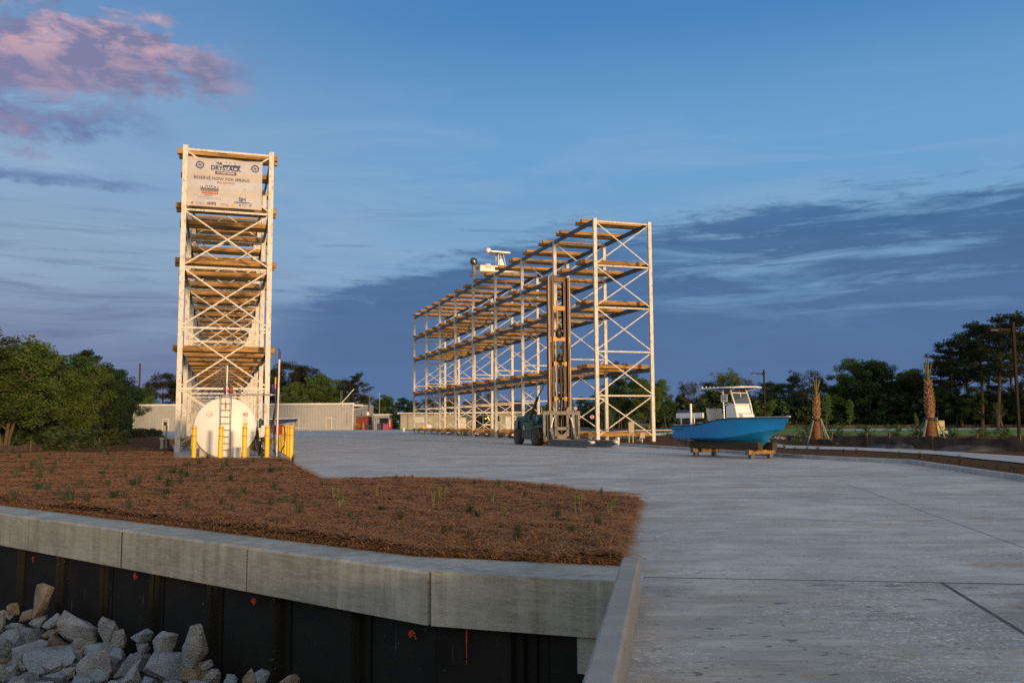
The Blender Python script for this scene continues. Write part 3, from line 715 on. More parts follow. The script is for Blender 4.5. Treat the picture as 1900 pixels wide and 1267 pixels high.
def rack(origin, label):
    t = thing('boat_rack', origin, YAW, label, 'boat rack'); rr = random.Random(int(origin.x * 7)); extra = MB(); cnt = 0
    for i, y in enumerate(BAY):
        for x in (0, RW): link('post', post_me, t, (x, y, 0), (0, 0, 0))
        for z in CB: link('crossbar', cbm, t, (0, y, z))
        zs = CB + [.35]
        for a, b in zip(zs[:-1], zs[1:]):
            for k, (p, q) in enumerate((((.13, a - .12), (RW - .13, b + .18)), ((.13, b + .18), (RW - .13, a - .12)))):
                m_ = MB(); yy = y + (.02 if k else -.05); m_.bar((p[0], yy, p[1]), (q[0], yy, q[1]), .012, .075, (0, 0, 1)); m_.bar((p[0], yy + .03, p[1] + .03), (q[0], yy + .03, q[1] + .03), .06, .012, (0, 0, 1)); m_.build('brace', 'galv', t)
    for k in range(8):
        L = 8.39 if k < 4 else 7.776
        for z in LV[1:]:
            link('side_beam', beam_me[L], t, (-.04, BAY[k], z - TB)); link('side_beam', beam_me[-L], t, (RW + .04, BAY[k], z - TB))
        for li, z in enumerate(LV):
            for j, yo in enumerate((1.6, 2.52, 1.6 + L / 2, 2.52 + L / 2)):
                y = BAY[k] + yo + rr.uniform(-.08, .08); xo = RW / 2 + rr.uniform(-.07, .07)
                if li == 0 and j % 2 == 0:
                    for x in (.25, RW - .25): link('bunk_foot', foot_me, t, (x, y + .45, 0))
                if k < 5: link('timber', tms[j % 2], t, (xo, y, z - TB / 2), (rr.uniform(-.02, .02), rr.uniform(-.004, .004), rr.uniform(-.006, .006)))
                else: extra.box((xo, y, z - TB / 2), (RW + .9, .30, TB))
    tag(extra.build('timber', 'timber', t), kind='stuff')
    return t
RL = rack(RLO, 'tall steel boat rack at left with the banner on top and fuel tank before it')
RR = rack(RRO, 'long empty steel rack at centre right carrying a white boat on top')

# ------------------------------------------------------------------ banner on the left rack
bw, bh = 3.9, 2.72
bt = thing('banner', RLO + RPX * .14 + RAX * -.17 + Vector((0, 0, 13.34)), YAW, 'white vinyl banner with navy and red lettering hung on the top of the left rack', 'banner')
m_ = MB(); rows = []
for j in range(17):
    r = []
    for i in range(25):
        x = bw * i / 24; z = bh * j / 16
        sag = -.035 * math.sin(math.pi * i / 24 * 2) ** 2 * (1 if j == 16 else 0)
        r.append((x, .01 * math.sin(x * 3 + z * 2) * math.sin(z * 2.5), z + sag))
    rows.append(r)
m_.grid(rows); bo = m_.build('banner_sheet', 'banner', bt, fix=False)
def bp(u, v, y=-.022): return Vector((u * bw, y, (1 - v) * bh))
RX = Matrix.Rotation(math.pi / 2, 4, 'X')
def btext(s, u, v, h, m, xs=1., bold=0.): text('lettering', s, h * 1.38, m, bt, Matrix.Translation(bp(u, v, -.026)) @ RX, .002, xs, bold)
def brect(u, v, w, h, m, name='printed_panel', y=-.018): MB().box(bp(u, v, y), (w * bw, .004, h * bh)).build(name, m, bt)
def ring(u, v, r, m):
    m_ = MB(); c = bp(u, v)
    for a, b in ((r, r * .74),):
        n = 32; V = [c + Vector((math.cos(k * 6.2832 / n) * q, 0, math.sin(k * 6.2832 / n) * q)) for q in (a, b) for k in range(n)]; m_.add(V, [(k, (k + 1) % n, n + (k + 1) % n, n + k) for k in range(n)])
    for k in range(4):
        an = .25 + k * math.pi / 4; L = r * (1.35 if k % 2 == 0 else .7); d = Vector((math.cos(an), 0, math.sin(an))) * L; m_.bar(c - d - Vector((0, .004, 0)), c + d - Vector((0, .004, 0)), .004, .014, (0, 0, 1))
    n = 8; V = [c - Vector((0, .008, 0)) + Vector((math.cos(k * 6.2832 / n) * r * (.3 if k % 2 else .14), 0, math.sin(k * 6.2832 / n) * r * (.3 if k % 2 else .14))) for k in range(n)]; m_.add(V, [tuple(range(n))])
    m_.build('compass_emblem', m, bt, fix=False)
ring(.16, .16, .21, 'printblue'); ring(.90, .155, .21, 'printblue')
btext('THE', .415, .105, .13, 'printblue', .9, .01); btext('DRYSTACK', .505, .20, .26, 'printblue', .86, .012)
m_ = MB()
for k, x in enumerate((.46, .545, .61)): m_.add([bp(x + a, .125 + b) for a, b in ((0, 0), (.012, .035), (.07, .035), (.10, -.012), (.03, 0))], [(0, 1, 2, 3, 4)])
for x in (.50, .56, .62): m_.add([bp(x + a, .07 + b) for a, b in ((-.015, 0), (.02, -.004), (.022, .004), (-.012, .008))], [(0, 1, 2, 3)])
m_.build('boat_emblem', 'printblue', bt, fix=False)
brect(.505, .295, .285, .062, 'printpurple'); btext('AT ROSS MARINE', .505, .295, .085, 'printwhite', 1.02, .003)
btext('RESERVE NOW FOR SPRING', .455, .42, .165, 'printpurple', 1.03, 0)
btext('843-559-0379', .51, .495, .11, 'printred', 1.05)
brect(.295, .62, .235, .105, 'printblue'); btext('TRULUCK', .295, .60, .155, 'printwhite', .98, .006); btext('CONSTRUCTION, INC.', .30, .655, .05, 'printwhite', 1.25)
brect(.30, .71, .215, .06, 'printred', y=-.0175); btext('DOCK & MARINE', .30, .71, .085, 'printwhite', .86)
def dashes(u, v, w, h, m, seed):
    r = random.Random(seed); m_ = MB(); x = u - w / 2
    while x < u + w / 2:
        d = r.uniform(.006, .016); m_.box(bp(x + d / 2, v + r.uniform(-.002, .002), -.018), (d * bw, .003, h * bh * r.uniform(.7, 1.1))); x += d + r.uniform(.003, .006)
    m_.build('small_print', m, bt)
dashes(.285, .765, .11, .014, 'printpurple', 1); dashes(.285, .782, .08, .006, 'printgrey', 5); dashes(.28, .808, .28, .008, 'printgrey', 2); dashes(.33, .84, .22, .008, 'printblue', 3)
btext('SJH', .735, .815, .20, 'printblue', .95, .008); brect(.73, .87, .20, .012, 'printblue', 'rule'); btext('SJ HAMILL CONSTRUCTION', .745, .89, .05, 'printblue', 1.15)
m_ = MB(); m_.bar(bp(.655, .84), bp(.77, .58), .004, .010); m_.bar(bp(.77, .58), bp(.775, .74), .003, .006); m_.build('crane_emblem', 'printpurple', bt)
dashes(.165, .925, .11, .008, 'printgrey', 7); dashes(.165, .95, .10, .008, 'printgrey', 8); dashes(.49, .93, .09, .014, 'printpurple', 9); dashes(.49, .955, .11, .006, 'printgrey', 10)
m_ = MB()
for k in range(9): m_.box(bp(.272 + k * .0135, .935 - .004 * ((k * 5) % 4), -.018), (.035, .004, (.05 + .02 * ((k * 7) % 3)) * bh * .8))
m_.build('printed_emblem', 'printpurple', bt)
m_ = MB(); m_.add([bp(.07 + .02 * math.cos(k * 1.2566 + 1.57) * (1 if 1 else 0), .94 - .025 * math.sin(k * 1.2566 + 1.57)) for k in (0, 2, 4, 1, 3)], [(0, 3, 1, 4, 2)]); m_.build('star_emblem', 'printred', bt, fix=False)
m_ = MB(); m_.add([bp(.615 + a, .93 + b) for a, b in ((0, .035), (.028, 0), (0, -.035), (-.028, 0))], [(0, 1, 2, 3)]); m_.build('diamond_emblem', 'printyellow', bt, fix=False)
btext('HLA', .765, .93, .085, 'printgrey', 1.1); brect(.845, .925, .02, .035, 'printpurple'); ring(.705, .93, .05, 'printgrey')
m_ = MB(); m_.tube([bp(.52, -.0, -.03), bp(.52, -.0, -.03) + Vector((0, .1, .35))], .006, 5); m_.tube([bp(.5, 1., -.03), bp(.5, 1., -.03) + Vector((0, .1, -.25))], .006, 5)
for u_, v_, d_ in ((0, .0, (-.2, .1, .1)), (1, 0, (.25, .1, .1)), (0, 1, (-.2, .1, -.1)), (1, 1, (.25, .1, -.1)), (0, .5, (-.2, .1, 0)), (1, .5, (.3, .1, 0))): m_.tube([bp(u_, v_, -.02), bp(u_, v_, -.02) + Vector(d_)], .005, 4)
m_.build('tie_cord', 'stalk', bt)
# ================================================================== forklift (local: x forward, y left)
def wheel(parent, c, r, w, name='wheel', lug=True, n=30):
    m_ = MB(); m_.lathe([(r * .58, -w / 2 * .86), (r * .62, -w / 2), (r * .9, -w / 2), (r * .985, -w / 2 * .8), (r, -w / 4), (r, w / 4), (r * .985, w / 2 * .8), (r * .9, w / 2), (r * .62, w / 2), (r * .58, w / 2 * .86)], c, 'Y', n)
    if lug:
        for k in range(24):
            a = k * math.pi / 12
            for s in (-1, 1):
                aa = a + (0 if s > 0 else .13); cc = Vector(c) + Vector((math.cos(aa) * r * 1.0, s * w * .26, math.sin(aa) * r * 1.0)); m_.box(cc, (r * .07, w * .46, r * .12), ry=-aa)
    t = m_.build(name, 'tyre', parent)
    m_ = MB(); m_.lathe([(r * .2, -w * .40), (r * .3, -w * .42), (r * .5, -w * .30), (r * .56, -w * .44), (r * .6, -w * .46), (r * .6, w * .46), (r * .3, w * .3), (r * .2, w * .40)], c, 'Y', n)
    for k in range(8): a = k * .785; m_.lathe([(.025, -w * .41), (.025, -w * .45)], Vector(c) + Vector((math.cos(a) * r * .26, 0, math.sin(a) * r * .26)), 'Y', 6)
    m_.build('rim', 'rimgrey', t); return t
fa = rad(70)
FKo = G(993.5, 826.5) + Vector((math.cos(fa) * 0, 0, 0))
left = Vector((math.sin(fa), math.cos(fa), 0))       # vehicle left, world
FKo = FKo + left * 1.30                                # origin: front axle centre on the ground
fk = thing('boat_forklift', FKo, -fa, 'dark teal marina forklift with a tall brown mast and long lowered forks', 'forklift')
for y, nm in ((-1.22, 'wheel'), (-.78, 'wheel'), (.78, 'wheel'), (1.22, 'wheel')): wheel(fk, (0, y, .58), .58, .40)
for y in (-1.0, 1.0): wheel(fk, (-3.9, y, .54), .54, .42)
# chassis and body
m_ = MB(); m_.box((-1.9, 0, .85), (4.3, 1.15, .55), bev=.03); m_.box((-2.0, 0, 1.25), (2.2, 2.3, .55), bev=.05); m_.box((-2.0, 0, .8), (1.9, 2.34, .75), bev=.05)
m_.box((-.05, 0, 1.22), (1.5, 2.2, .22), bev=.04)
m_.build('chassis', 'teal', fk)
m_ = MB(); m_.box((-3.55, 0, 1.45), (2.0, 2.0, 1.05), bev=.12); m_.box((-4.5, 0, 1.15), (.55, 2.2, 1.1), bev=.12); m_.lathe([(.05, -1.02), (.34, -1.0), (.36, -.9), (.36, .9), (.34, 1.0), (.05, 1.02)], (-2.75, 0, 1.72), 'Y', 18); m_.build('engine_cover', 'teal', fk)
m_ = MB(); 
for z in (1.12, 1.3, 1.48): m_.box((-3.5, -1.01, z), (1.3, .02, .05))
m_.build('grille', 'blackmetal', fk)
m_ = MB(); m_.tube([(-3.2, .45, 1.9), (-3.2, .45, 2.45), (-3.28, .45, 2.55), (-3.42, .45, 2.6)], .055, 8); m_.build('exhaust_pipe', 'chrome', fk)
m_ = MB(); m_.tube([(-3.0, -.55, 1.9), (-3.0, -.55, 2.25)], .09, 8); m_.lathe([(.13, 2.22), (.13, 2.32), (.03, 2.36)], (-3.0, -.55, 0), 'Z', 10); m_.build('air_intake', 'blackmetal', fk)
# operator station with guard on the left side
m_ = MB()
for x, y in ((-.55, .45), (-.55, 1.1), (-1.9, .45), (-1.9, 1.1)): m_.tube([(x, y, 1.3), (x * .98, y, 3.15)], .045, 6)
m_.tube([(-.55, .45, 3.15), (-.55, 1.1, 3.15), (-1.9, 1.1, 3.15), (-1.9, .45, 3.15), (-.55, .45, 3.15)], .045, 6)
for k in range(5): m_.tube([(-.75 - k * .25, .45, 3.15), (-.75 - k * .25, 1.1, 3.15)], .022, 5)
m_.tube([(-.3, 1.15, 1.35), (-.25, 1.50, 1.9), (-.25, 1.55, 3.0), (-.4, 1.5, 3.15), (-1.9, 1.1, 3.18)], .05, 7)
m_.build('overhead_guard', 'teal', fk)
m_ = MB(); m_.box((-1.5, .78, 1.62), (.5, .5, .12), bev=.03); m_.box((-1.75, .78, 1.98), (.12, .5, .65), rx=0, bev=.03); m_.build('seat', 'black', fk)
m_ = MB(); m_.tube([(-.75, .78, 1.5), (-.95, .78, 1.95)], .03, 6); m_.lathe([(.17, 0), (.2, .015), (.17, .03), (.14, .015), (.17, 0)], (-.96, .78, 1.96), 'Z', 16); m_.build('steering_wheel', 'blackmetal', fk)
m_ = MB(); m_.box((-.85, -.55, 1.62), (.75, .9, .62), bev=.05); m_.box((-1.45, -.75, 1.5), (.6, .6, .45), bev=.04); m_.build('hydraulic_tank', 'teal', fk)
m_ = MB(); m_.lathe([(.02, -.03), (.17, -.02), (.18, .03), (.14, .08)], (-.45, -1.02, 1.75), 'Y', 14); m_.build('work_lamp', 'rimgrey', fk)
m_ = MB(); m_.box((-.85, -1.05, 2.0), (.24, .05, .10)); m_.build('marker_lamp', 'amber', fk)
m_ = MB(); m_.box((-2.45, -1.19, 1.18), (.24, .01, .3)); m_.build('data_plate', 'printwhite', fk)
m_ = MB(); m_.box((.5, -1.19, 1.28), (.34, .02, .05)); m_.build('marker_lamp', 'amber', fk)
m_ = MB(); m_.box((-4.2, -1.12, 1.35), (.62, .03, .6)); m_.build('access_panel', 'rimgrey', fk)
# hoses
m_ = MB(); 
for k in range(5): m_.tube([(-.4 + .04 * k, -.5 + .1 * k, 1.5), (.1, -.45 + .1 * k, 2.1 + .1 * k), (.55, -.3 + .08 * k, 1.6)], .028, 5)
m_.build('hydraulic_hose', 'black', fk)
# mast
MH = 10.9; mx = .98
for s in (-1, 1):
    m_ = MB(); y = s * .66
    m_.box((mx, y, .25 + MH / 2), (.04, .30, MH)); m_.box((mx + .11, s * .80, .25 + MH / 2), (.22, .035, MH)); m_.box((mx + .22, y + s * .04, .25 + MH / 2), (.04, .22, MH))
    m_.build('mast_channel', 'mast', fk)
    m_ = MB(); y = s * .47
    m_.box((mx - .05, y, .2 + MH / 2 - .12), (.34, .05, MH - .3)); m_.box((mx + .10, y - s * .05, .2 + MH / 2 - .12), (.04, .14, MH - .3)); m_.box((mx - .20, y - s * .05, .2 + MH / 2 - .12), (.04, .14, MH - .3))
    m_.build('inner_channel', 'mastdark', fk)
    m_ = MB(); m_.box((mx + .247, s * .745, .3 + MH / 2), (.012, .035, MH - .2)); m_.build('wear_strip', 'galv', fk)
    m_ = MB(); m_.box((mx + .27, s * .66, 6.95), (.05, .1, .38)); m_.box((mx + .3, s * .66, 6.95), (.04, .05, .2)); m_.build('clamp', 'mastbar', fk)
m_ = MB()
for z, h in ((11.0, .32),): m_.box((mx - .05, 0, z), (.25, .95, h)); m_.box((mx + .06, 0, z + .02), (.04, .9, .09))
m_.build('top_crossmember', 'mast', fk)
for z, h in ((9.05, .30), (7.0, .26)):
    m_ = MB(); m_.box((mx + .14, 0, z), (.06, .88, h)); m_.build('crossmember', 'mastbar', fk)
for z in (8.65, 6.5, 5.9, 4.3, 3.3):
    m_ = MB(); m_.box((mx - .22, 0, z), (.12, 1.1, .22)); m_.build('crossmember', 'mastdark', fk)
for z in (5.35, 3.05):
    for s in (-1, 1):
        m_ = MB(); m_.box((mx + .28, s * .36, z), (.08, .2, .28)); m_.box((mx + .24, s * .2, z + .02), (.05, .12, .14)); m_.build('guide_bracket', 'mastbar', fk)
m_ = MB(); m_.tube([(mx + .1, -.1, 7.4), (mx + .1, -.1, 9.6)], .05, 8); m_.box((mx + .1, -.1, 8.4), (.06, .10, 1.5)); m_.build('lift_rod', 'mastbar', fk)
m_ = MB(); m_.lathe([(.05, 7.0), (.20, 7.1), (.22, 7.5), (.12, 7.75), (.05, 7.8)], (mx + .05, 0, 0), 'Z', 14); m_.box((mx + .05, 0, 7.55), (.2, .62, .12)); m_.build('chain_sheave', 'mastdark', fk)
m_ = MB(); m_.tube([(mx + .02, -.12, .7), (mx + .02, -.12, 7.1)], .10, 12); m_.tube([(mx + .02, .14, .7), (mx + .02, .14, 6.1)], .085, 12); m_.build('lift_cylinder', 'mastdark', fk)
m_ = MB(); m_.tube([(mx + .14, -.24, .8), (mx + .14, -.24, 7.0)], .035, 8); m_.build('hydraulic_line', 'chrome', fk)
m_ = MB()
for y in (.24, .31, -.32): m_.tube([(mx + .12, y, .9), (mx + .12, y, 7.1)], .022, 5)
m_.tube([(mx + .2, .2, 5.2), (mx + .26, .3, 4.2), (mx + .22, .26, 3.2), (mx + .3, .3, 2.4), (mx + .22, .1, 1.7)], .03, 6)
m_.build('lift_chain', 'blackmetal', fk)
m_ = MB(); m_.lathe([(.1, 5.45), (.22, 5.5), (.22, 5.75), (.1, 5.9)], (mx + .1, 0, 0), 'Z', 12); m_.box((mx + .15, -.3, 5.65), (.2, .14, .3)); m_.box((mx + .15, .3, 5.65), (.2, .14, .3)); m_.build('chain_sheave', 'mastdark', fk)
# tilt cylinders
for y in (-.95, .25):
    m_ = MB(); m_.tube([(-1.9, y, 1.75), (-.4, y, 3.2)], .10, 10); m_.box((-1.95, y, 1.72), (.2, .16, .3)); c_ = m_.build('tilt_cylinder', 'teal', fk)
    m_ = MB(); m_.tube([(-.4, y, 3.2), (.45, y * .85, 4.05)], .05, 8); m_.build('rod', 'chrome', c_)
for s in (-1, 1):
    m_ = MB(); m_.box((.5, s * .92, 4.35), (.12, .08, .12)); m_.build('marker_lamp', 'amber', fk)
m_ = MB(); m_.tube([(-.25, 1.55, 2.6), (-.25, 1.72, 2.5)], .02, 5); m_.lathe([(.02, -.05), (.15, -.02), (.15, .04), (.12, .06)], (-.25, 1.72, 2.45), 'X', 12); m_.build('mirror', 'rimgrey', fk)
# carriage
cx = 1.36
m_ = MB(); m_.box((cx, 0, 2.12), (.10, 2.65, .22)); m_.box((cx - .02, 0, 2.24), (.16, 2.65, .03))
for s in (-1, 1):
    m_.box((cx, s * 1.22, 1.2), (.12, .16, 1.7)); m_.prism([(s * 1.30, .35), (s * 1.30, .85), (s * 1.12, .62), (s * .80, .48), (s * .45, .48), (s * .45, .25), (s * 1.15, .22)], cx - .06, cx + .06, 'X')
    m_.box((cx, s * .42, 1.35), (.10, .16, 1.5)); m_.prism([(s * .34, .25), (s * .34, .95), (s * .12, .75), (s * 0, .72), (0, .25)], cx - .05, cx + .05, 'X')
m_.box((cx, 0, 1.12), (.10, .95, .20)); m_.box((cx, 0, .36), (.12, .95, .22))
m_.build('carriage', 'carriage', fk)
m_ = MB()
for s in (-1, 1): m_.prism([(s * .55, 2.2), (s * .3, 2.2), (s * .45, 2.5), (s * .62, 2.55)], cx - .04, cx + .02, 'X')
m_.build('carriage_lug', 'forksteel', fk)
for s in (-1, 1):
    m_ = MB(); m_.tube([(cx + .1, s * .50, 2.0), (cx + .12, s * .66, 1.5)], .028, 8); m_.tube([(cx + .12, s * .62, 1.85), (cx + .14, s * .86, .95)], .075, 10); m_.build('fork_cylinder', 'chrome', fk)
    m_ = MB(); m_.tube([(cx + .02, s * 1.03, 2.0), (cx + .02, s * .98, .45)], .10, 8); m_.build('hose_bundle', 'black', fk)
    # fork: tall heel curving into a long tapering blade
    y = s * .78; yc = .18
    prof = [(cx + .06, 2.05), (cx + .16, 2.05), (cx + .2, 1.2), (cx + .32, .75), (cx + .6, .42), (cx + 6.0, .38), (cx + 6.4, .37), (cx + 6.4, .27), (cx + 5.4, .03), (cx + .3, .02), (cx + .1, .2)]
    m_ = MB(); n_ = len(prof); m_.prism(prof, y - yc / 2, y + yc / 2, 'Y'); m_.build('fork', 'forksteel', fk)
    m_ = MB(); m_.box((cx + 3.35, y, .43), (5.4, .26, .035), bev=.01); m_.build('fork_pad', 'rimgrey', fk)
    m_ = MB(); m_.box((cx + 6.35, y, .36), (.30, .30, .14), bev=.05); m_.build('fork_tip_cover', 'forkend', fk)

# ================================================================== boats
def hull(L, B, sheer, keel, chine, bsh, bch, name, parent, m, mb=None, nst=26):
    """stations stern(0) to bow(1): sheer/keel/chine height functions, half-beam functions"""
    rows = []
    for i in range(nst + 1):
        t = i / nst; xs_, xc, xk = (L * t, L * t * .972 if t > .5 else L * t * (1 - .028 * (t / .5) if 0 else 1), L * t)
        xs_ = L * t; xc = L * t * (1 - .06 * max(0, t - .4) / .6); xk = L * t * (1 - .17 * max(0, (t - .45) / .55) ** 1.4)
        s, k, c = sheer(t), keel(t), chine(t); bs, bc = bsh(t), bch(t)
        K_ = Vector((xk, 0, k)); C_ = Vector((xc, bc, c)); C2 = Vector((xc, bc + .05 * min(1, bc * 3), c + .015)); S_ = Vector((xs_, bs, s))
        r = [K_, K_.lerp(C_, .33), K_.lerp(C_, .66), C_, C2]
        for q in (.2, .4, .6, .8, 1):
            p = C2.lerp(S_, q); fl = math.sin(q * math.pi) * .10 * max(0, t - .45) / .55; p.y = max(0., p.y - fl); r.append(p)
        rows.append(r)
    top = [r[4:] for r in rows]; bot = [r[:5] for r in rows]
    mir = lambda rs: [[Vector((p.x, -p.y, p.z)) for p in r] for r in rs]
    a = MB(); a.grid(top); a.grid(mir(top), flip=True)
    b = MB(); b.grid(bot); b.grid(mir(bot), flip=True)
    tr = [p.copy() for p in rows[0]]; tr2 = [Vector((p.x, -p.y, p.z)) for p in reversed(rows[0][1:])]; a.add(tr + tr2, [tuple(range(len(tr) + len(tr2)))])
    return a, b, rows
# ---- blue centre console on timber blocks
bh_ = rad(59)
bP = (G(1300, 840) + G(1385, 849)) / 2
hd = Vector((math.cos(bh_), -math.sin(bh_), 0)); rt = Vector((-math.sin(bh_), -math.cos(bh_), 0))
bOr = Vector((14.95, 38.6, 0)) 
BL_ = 6.3; KB_ = .60
bs_c = G(1253, 846) 
boat_o = Vector((0, 0, 0))
st = A(1279, 800, 40.6); boat_o = Vector((st.x, st.y, KB_)) 
bt1 = thing('center_console_boat', boat_o, -bh_, 'bright blue hulled centre console boat with white t-top standing on timber blocks', 'boat')
bt1.scale = (.94, .94, .91)
def ss(a, b, t): t = max(0, min(1, (t - a) / (b - a))); return t * t * (3 - 2 * t)
sh = lambda t: .86 + .30 * ss(.18, .62, t) + .06 * t
kl = lambda t: .04 - .17 * ss(0, .55, t) + 1.0 * max(0, (t - .80) / .20) ** 2.0
chn = lambda t: .24 + .02 * t + .40 * ss(.45, 1., t)
bshf = lambda t: 1.16 * (1 - max(0, (t - .35) / .65) ** 2.6) + .0
bchf = lambda t: .98 * (1 - max(0, (t - .25) / .75) ** 1.9)
a_, b_, rows = hull(BL_, 2.3, sh, kl, chn, bshf, bchf, 'hull', bt1, 'hullblue')
a_.build('hull', 'hullblue', bt1); b_.build('hull_bottom', 'bottomblue', bt1)
def rail(rows, off, r, z=0., y=0.):
    return [Vector((q[-1].x, (q[-1].y + y) * off, q[-1].z + z)) for q in rows]
for s in (-1, 1):
    m_ = MB(); pts = rail(rows, s, .03, -.02, .012); m_.tube([Vector((-.02, s * 1.17, .74)), Vector((-.03, s * 1.17, .80))] + pts, .032, 6); m_.build('rub_rail', 'black', bt1)
m_ = MB()   # gunwale cap and inner liner
for s in (-1, 1):
    out = rail(rows, s, 0, .012); inn = [Vector((max(p.x - .1 * (i / len(out)), 0), s * max(0, abs(p.y) - .22), p.z + .02)) for i, p in enumerate(out)]; dn = [Vector((p.x, p.y * (1 if i < 14 else .9), .42 if i < 12 else p.z - .08)) for i, p in enumerate(inn)]
    m_.grid([list(x) for x in zip(out, inn, dn)], smooth=False, flip=s > 0)
m_.box((.08, 0, .72), (.16, 2.2, .34)); m_.add([(0.1, -.9, .42), (3.4, -.8, .42), (3.4, .8, .42), (.1, .9, .42)], [(0, 1, 2, 3)]); m_.add([(r[-1].x, r[-1].y * .88, r[-1].z - .06) for r in rows[13:]] + [(r[-1].x, -r[-1].y * .88, r[-1].z - .06) for r in reversed(rows[13:])], [tuple(range(2 * len(rows[13:])))])
m_.box((6.2, 0, 1.24), (.2, .12, .06), bev=.02)
m_.build('deck', 'gelwhite', bt1)
m_ = MB(); cw_ = .98   # console
m_.prism([(3.02, .42), (3.02, 1.85), (3.28, 2.02), (3.50, 1.98), (3.78, .95), (3.85, .42)], -cw_ / 2, cw_ / 2, 'Y'); con = m_.build('console', 'gelwhite', bt1)
m_ = MB(); m_.prism([(3.66, .95), (3.92, 1.0), (3.98, 1.05), (3.90, 1.42), (3.60, 1.52)], -.36, .36, 'Y'); m_.build('console_seat', 'gelwhite', bt1)
m_ = MB()
for s in (-1, 1):
    m_.tube([(3.85, s * .50, .6), (3.58, s * .50, 1.98), (3.38, s * .50, 2.62), (3.30, s * .46, 2.82)], .032, 8); m_.tube([(2.95, s * .54, .45), (2.93, s * .54, 1.9), (2.88, s * .52, 2.82)], .036, 8)
    m_.tube([(3.28, s * .50, 2.64), (3.45, s * .55, 2.75), (3.95, s * .7, 2.86)], .025, 6); m_.tube([(2.92, s * .54, 2.6), (2.6, s * .6, 2.78), (2.2, s * .7, 2.84)], .025, 6); m_.tube([(2.75, s * .54, .45), (2.93, s * .54, .9)], .03, 6)
    m_.tube([(2.95, s * .54, 1.9), (3.2, s * .52, 2.03), (3.55, s * .50, 1.98)], .025, 6)
m_.tube([(3.40, -.5, 2.60), (3.40, .5, 2.60)], .03, 8); m_.tube([(3.58, -.5, 1.98), (3.58, .5, 1.98)], .03, 8); m_.tube([(3.49, .03, 2.0), (3.41, .03, 2.6)], .022, 6)
m_.tube([(2.92, -.54, 2.55), (2.92, .54, 2.55)], .03, 8)
m_.build('top_frame', 'gelwhite', bt1)
m_ = MB(); m_.add([(3.56, -.47, 2.0), (3.56, .47, 2.0), (3.40, .47, 2.58), (3.40, -.47, 2.58)], [(0, 1, 2, 3)]); m_.build('windshield', 'glassd', bt1, fix=False)
m_ = MB(); rowsT = []
def topz(x): return 2.93 - .022 * (x - 3.0) ** 2
outl = []
for k in range(40):
    a = k / 40 * 6.28318; cx_, sy_ = math.cos(a), math.sin(a); e = 3.6; px = math.copysign(abs(cx_) ** (2 / e), cx_) * 1.36; py = math.copysign(abs(sy_) ** (2 / e), sy_) * 1.0; outl.append((2.85 + px, py))
o = len(outl); V = [(x, y, topz(x) + .03 - .05 * y * y) for x, y in outl] + [(x, y, topz(x) - .035 - .05 * y * y) for x, y in outl] + [(2.85, 0, topz(2.85) + .05)]
m_.add(V, [(i, (i + 1) % o, o + (i + 1) % o, o + i) for i in range(o)] + [(i, (i + 1) % o, 2 * o) for i in range(o)]); m_.build('hard_top', 'gelwhite', bt1)
m_ = MB(); V = [(2.85 + (x - 2.85) * .97, y * .97, topz(x) - .03 - .05 * y * y) for x, y in outl] + [(2.85, 0, topz(2.85) - .05)]; m_.add(V, [(i, (i + 1) % o, o) for i in range(o)]); m_.build('top_lining', 'canvasblue', bt1, fix=False)
m_ = MB()
for y in (-.5, -.25, 0, .25, .5): m_.tube([(1.62, y, 2.75), (1.50, y, 3.02)], .025, 6)
m_.tube([(1.55, -.9, 2.84), (1.55, .9, 2.84)], .025, 6); m_.build('rod_holder', 'gelwhite', bt1)
m_ = MB(); m_.prism([(1.75, .42), (1.75, 1.02), (2.35, 1.02), (2.35, .42)], -.45, .45, 'Y'); m_.build('leaning_post', 'gelwhite', bt1)
m_ = MB(); m_.box((2.05, 0, 1.10), (.62, .98, .14), bev=.05)
for y in (-.25, .25): m_.box((1.76, y, 1.47), (.16, .47, .66), ry=-.10, bev=.06)
m_.build('seat_cushion', 'vinyl', bt1)
m_ = MB(); m_.box((.62, -.1, .98), (1.1, .5, .04)); 
m_.build('stern_hatch', 'gelwhite', bt1)
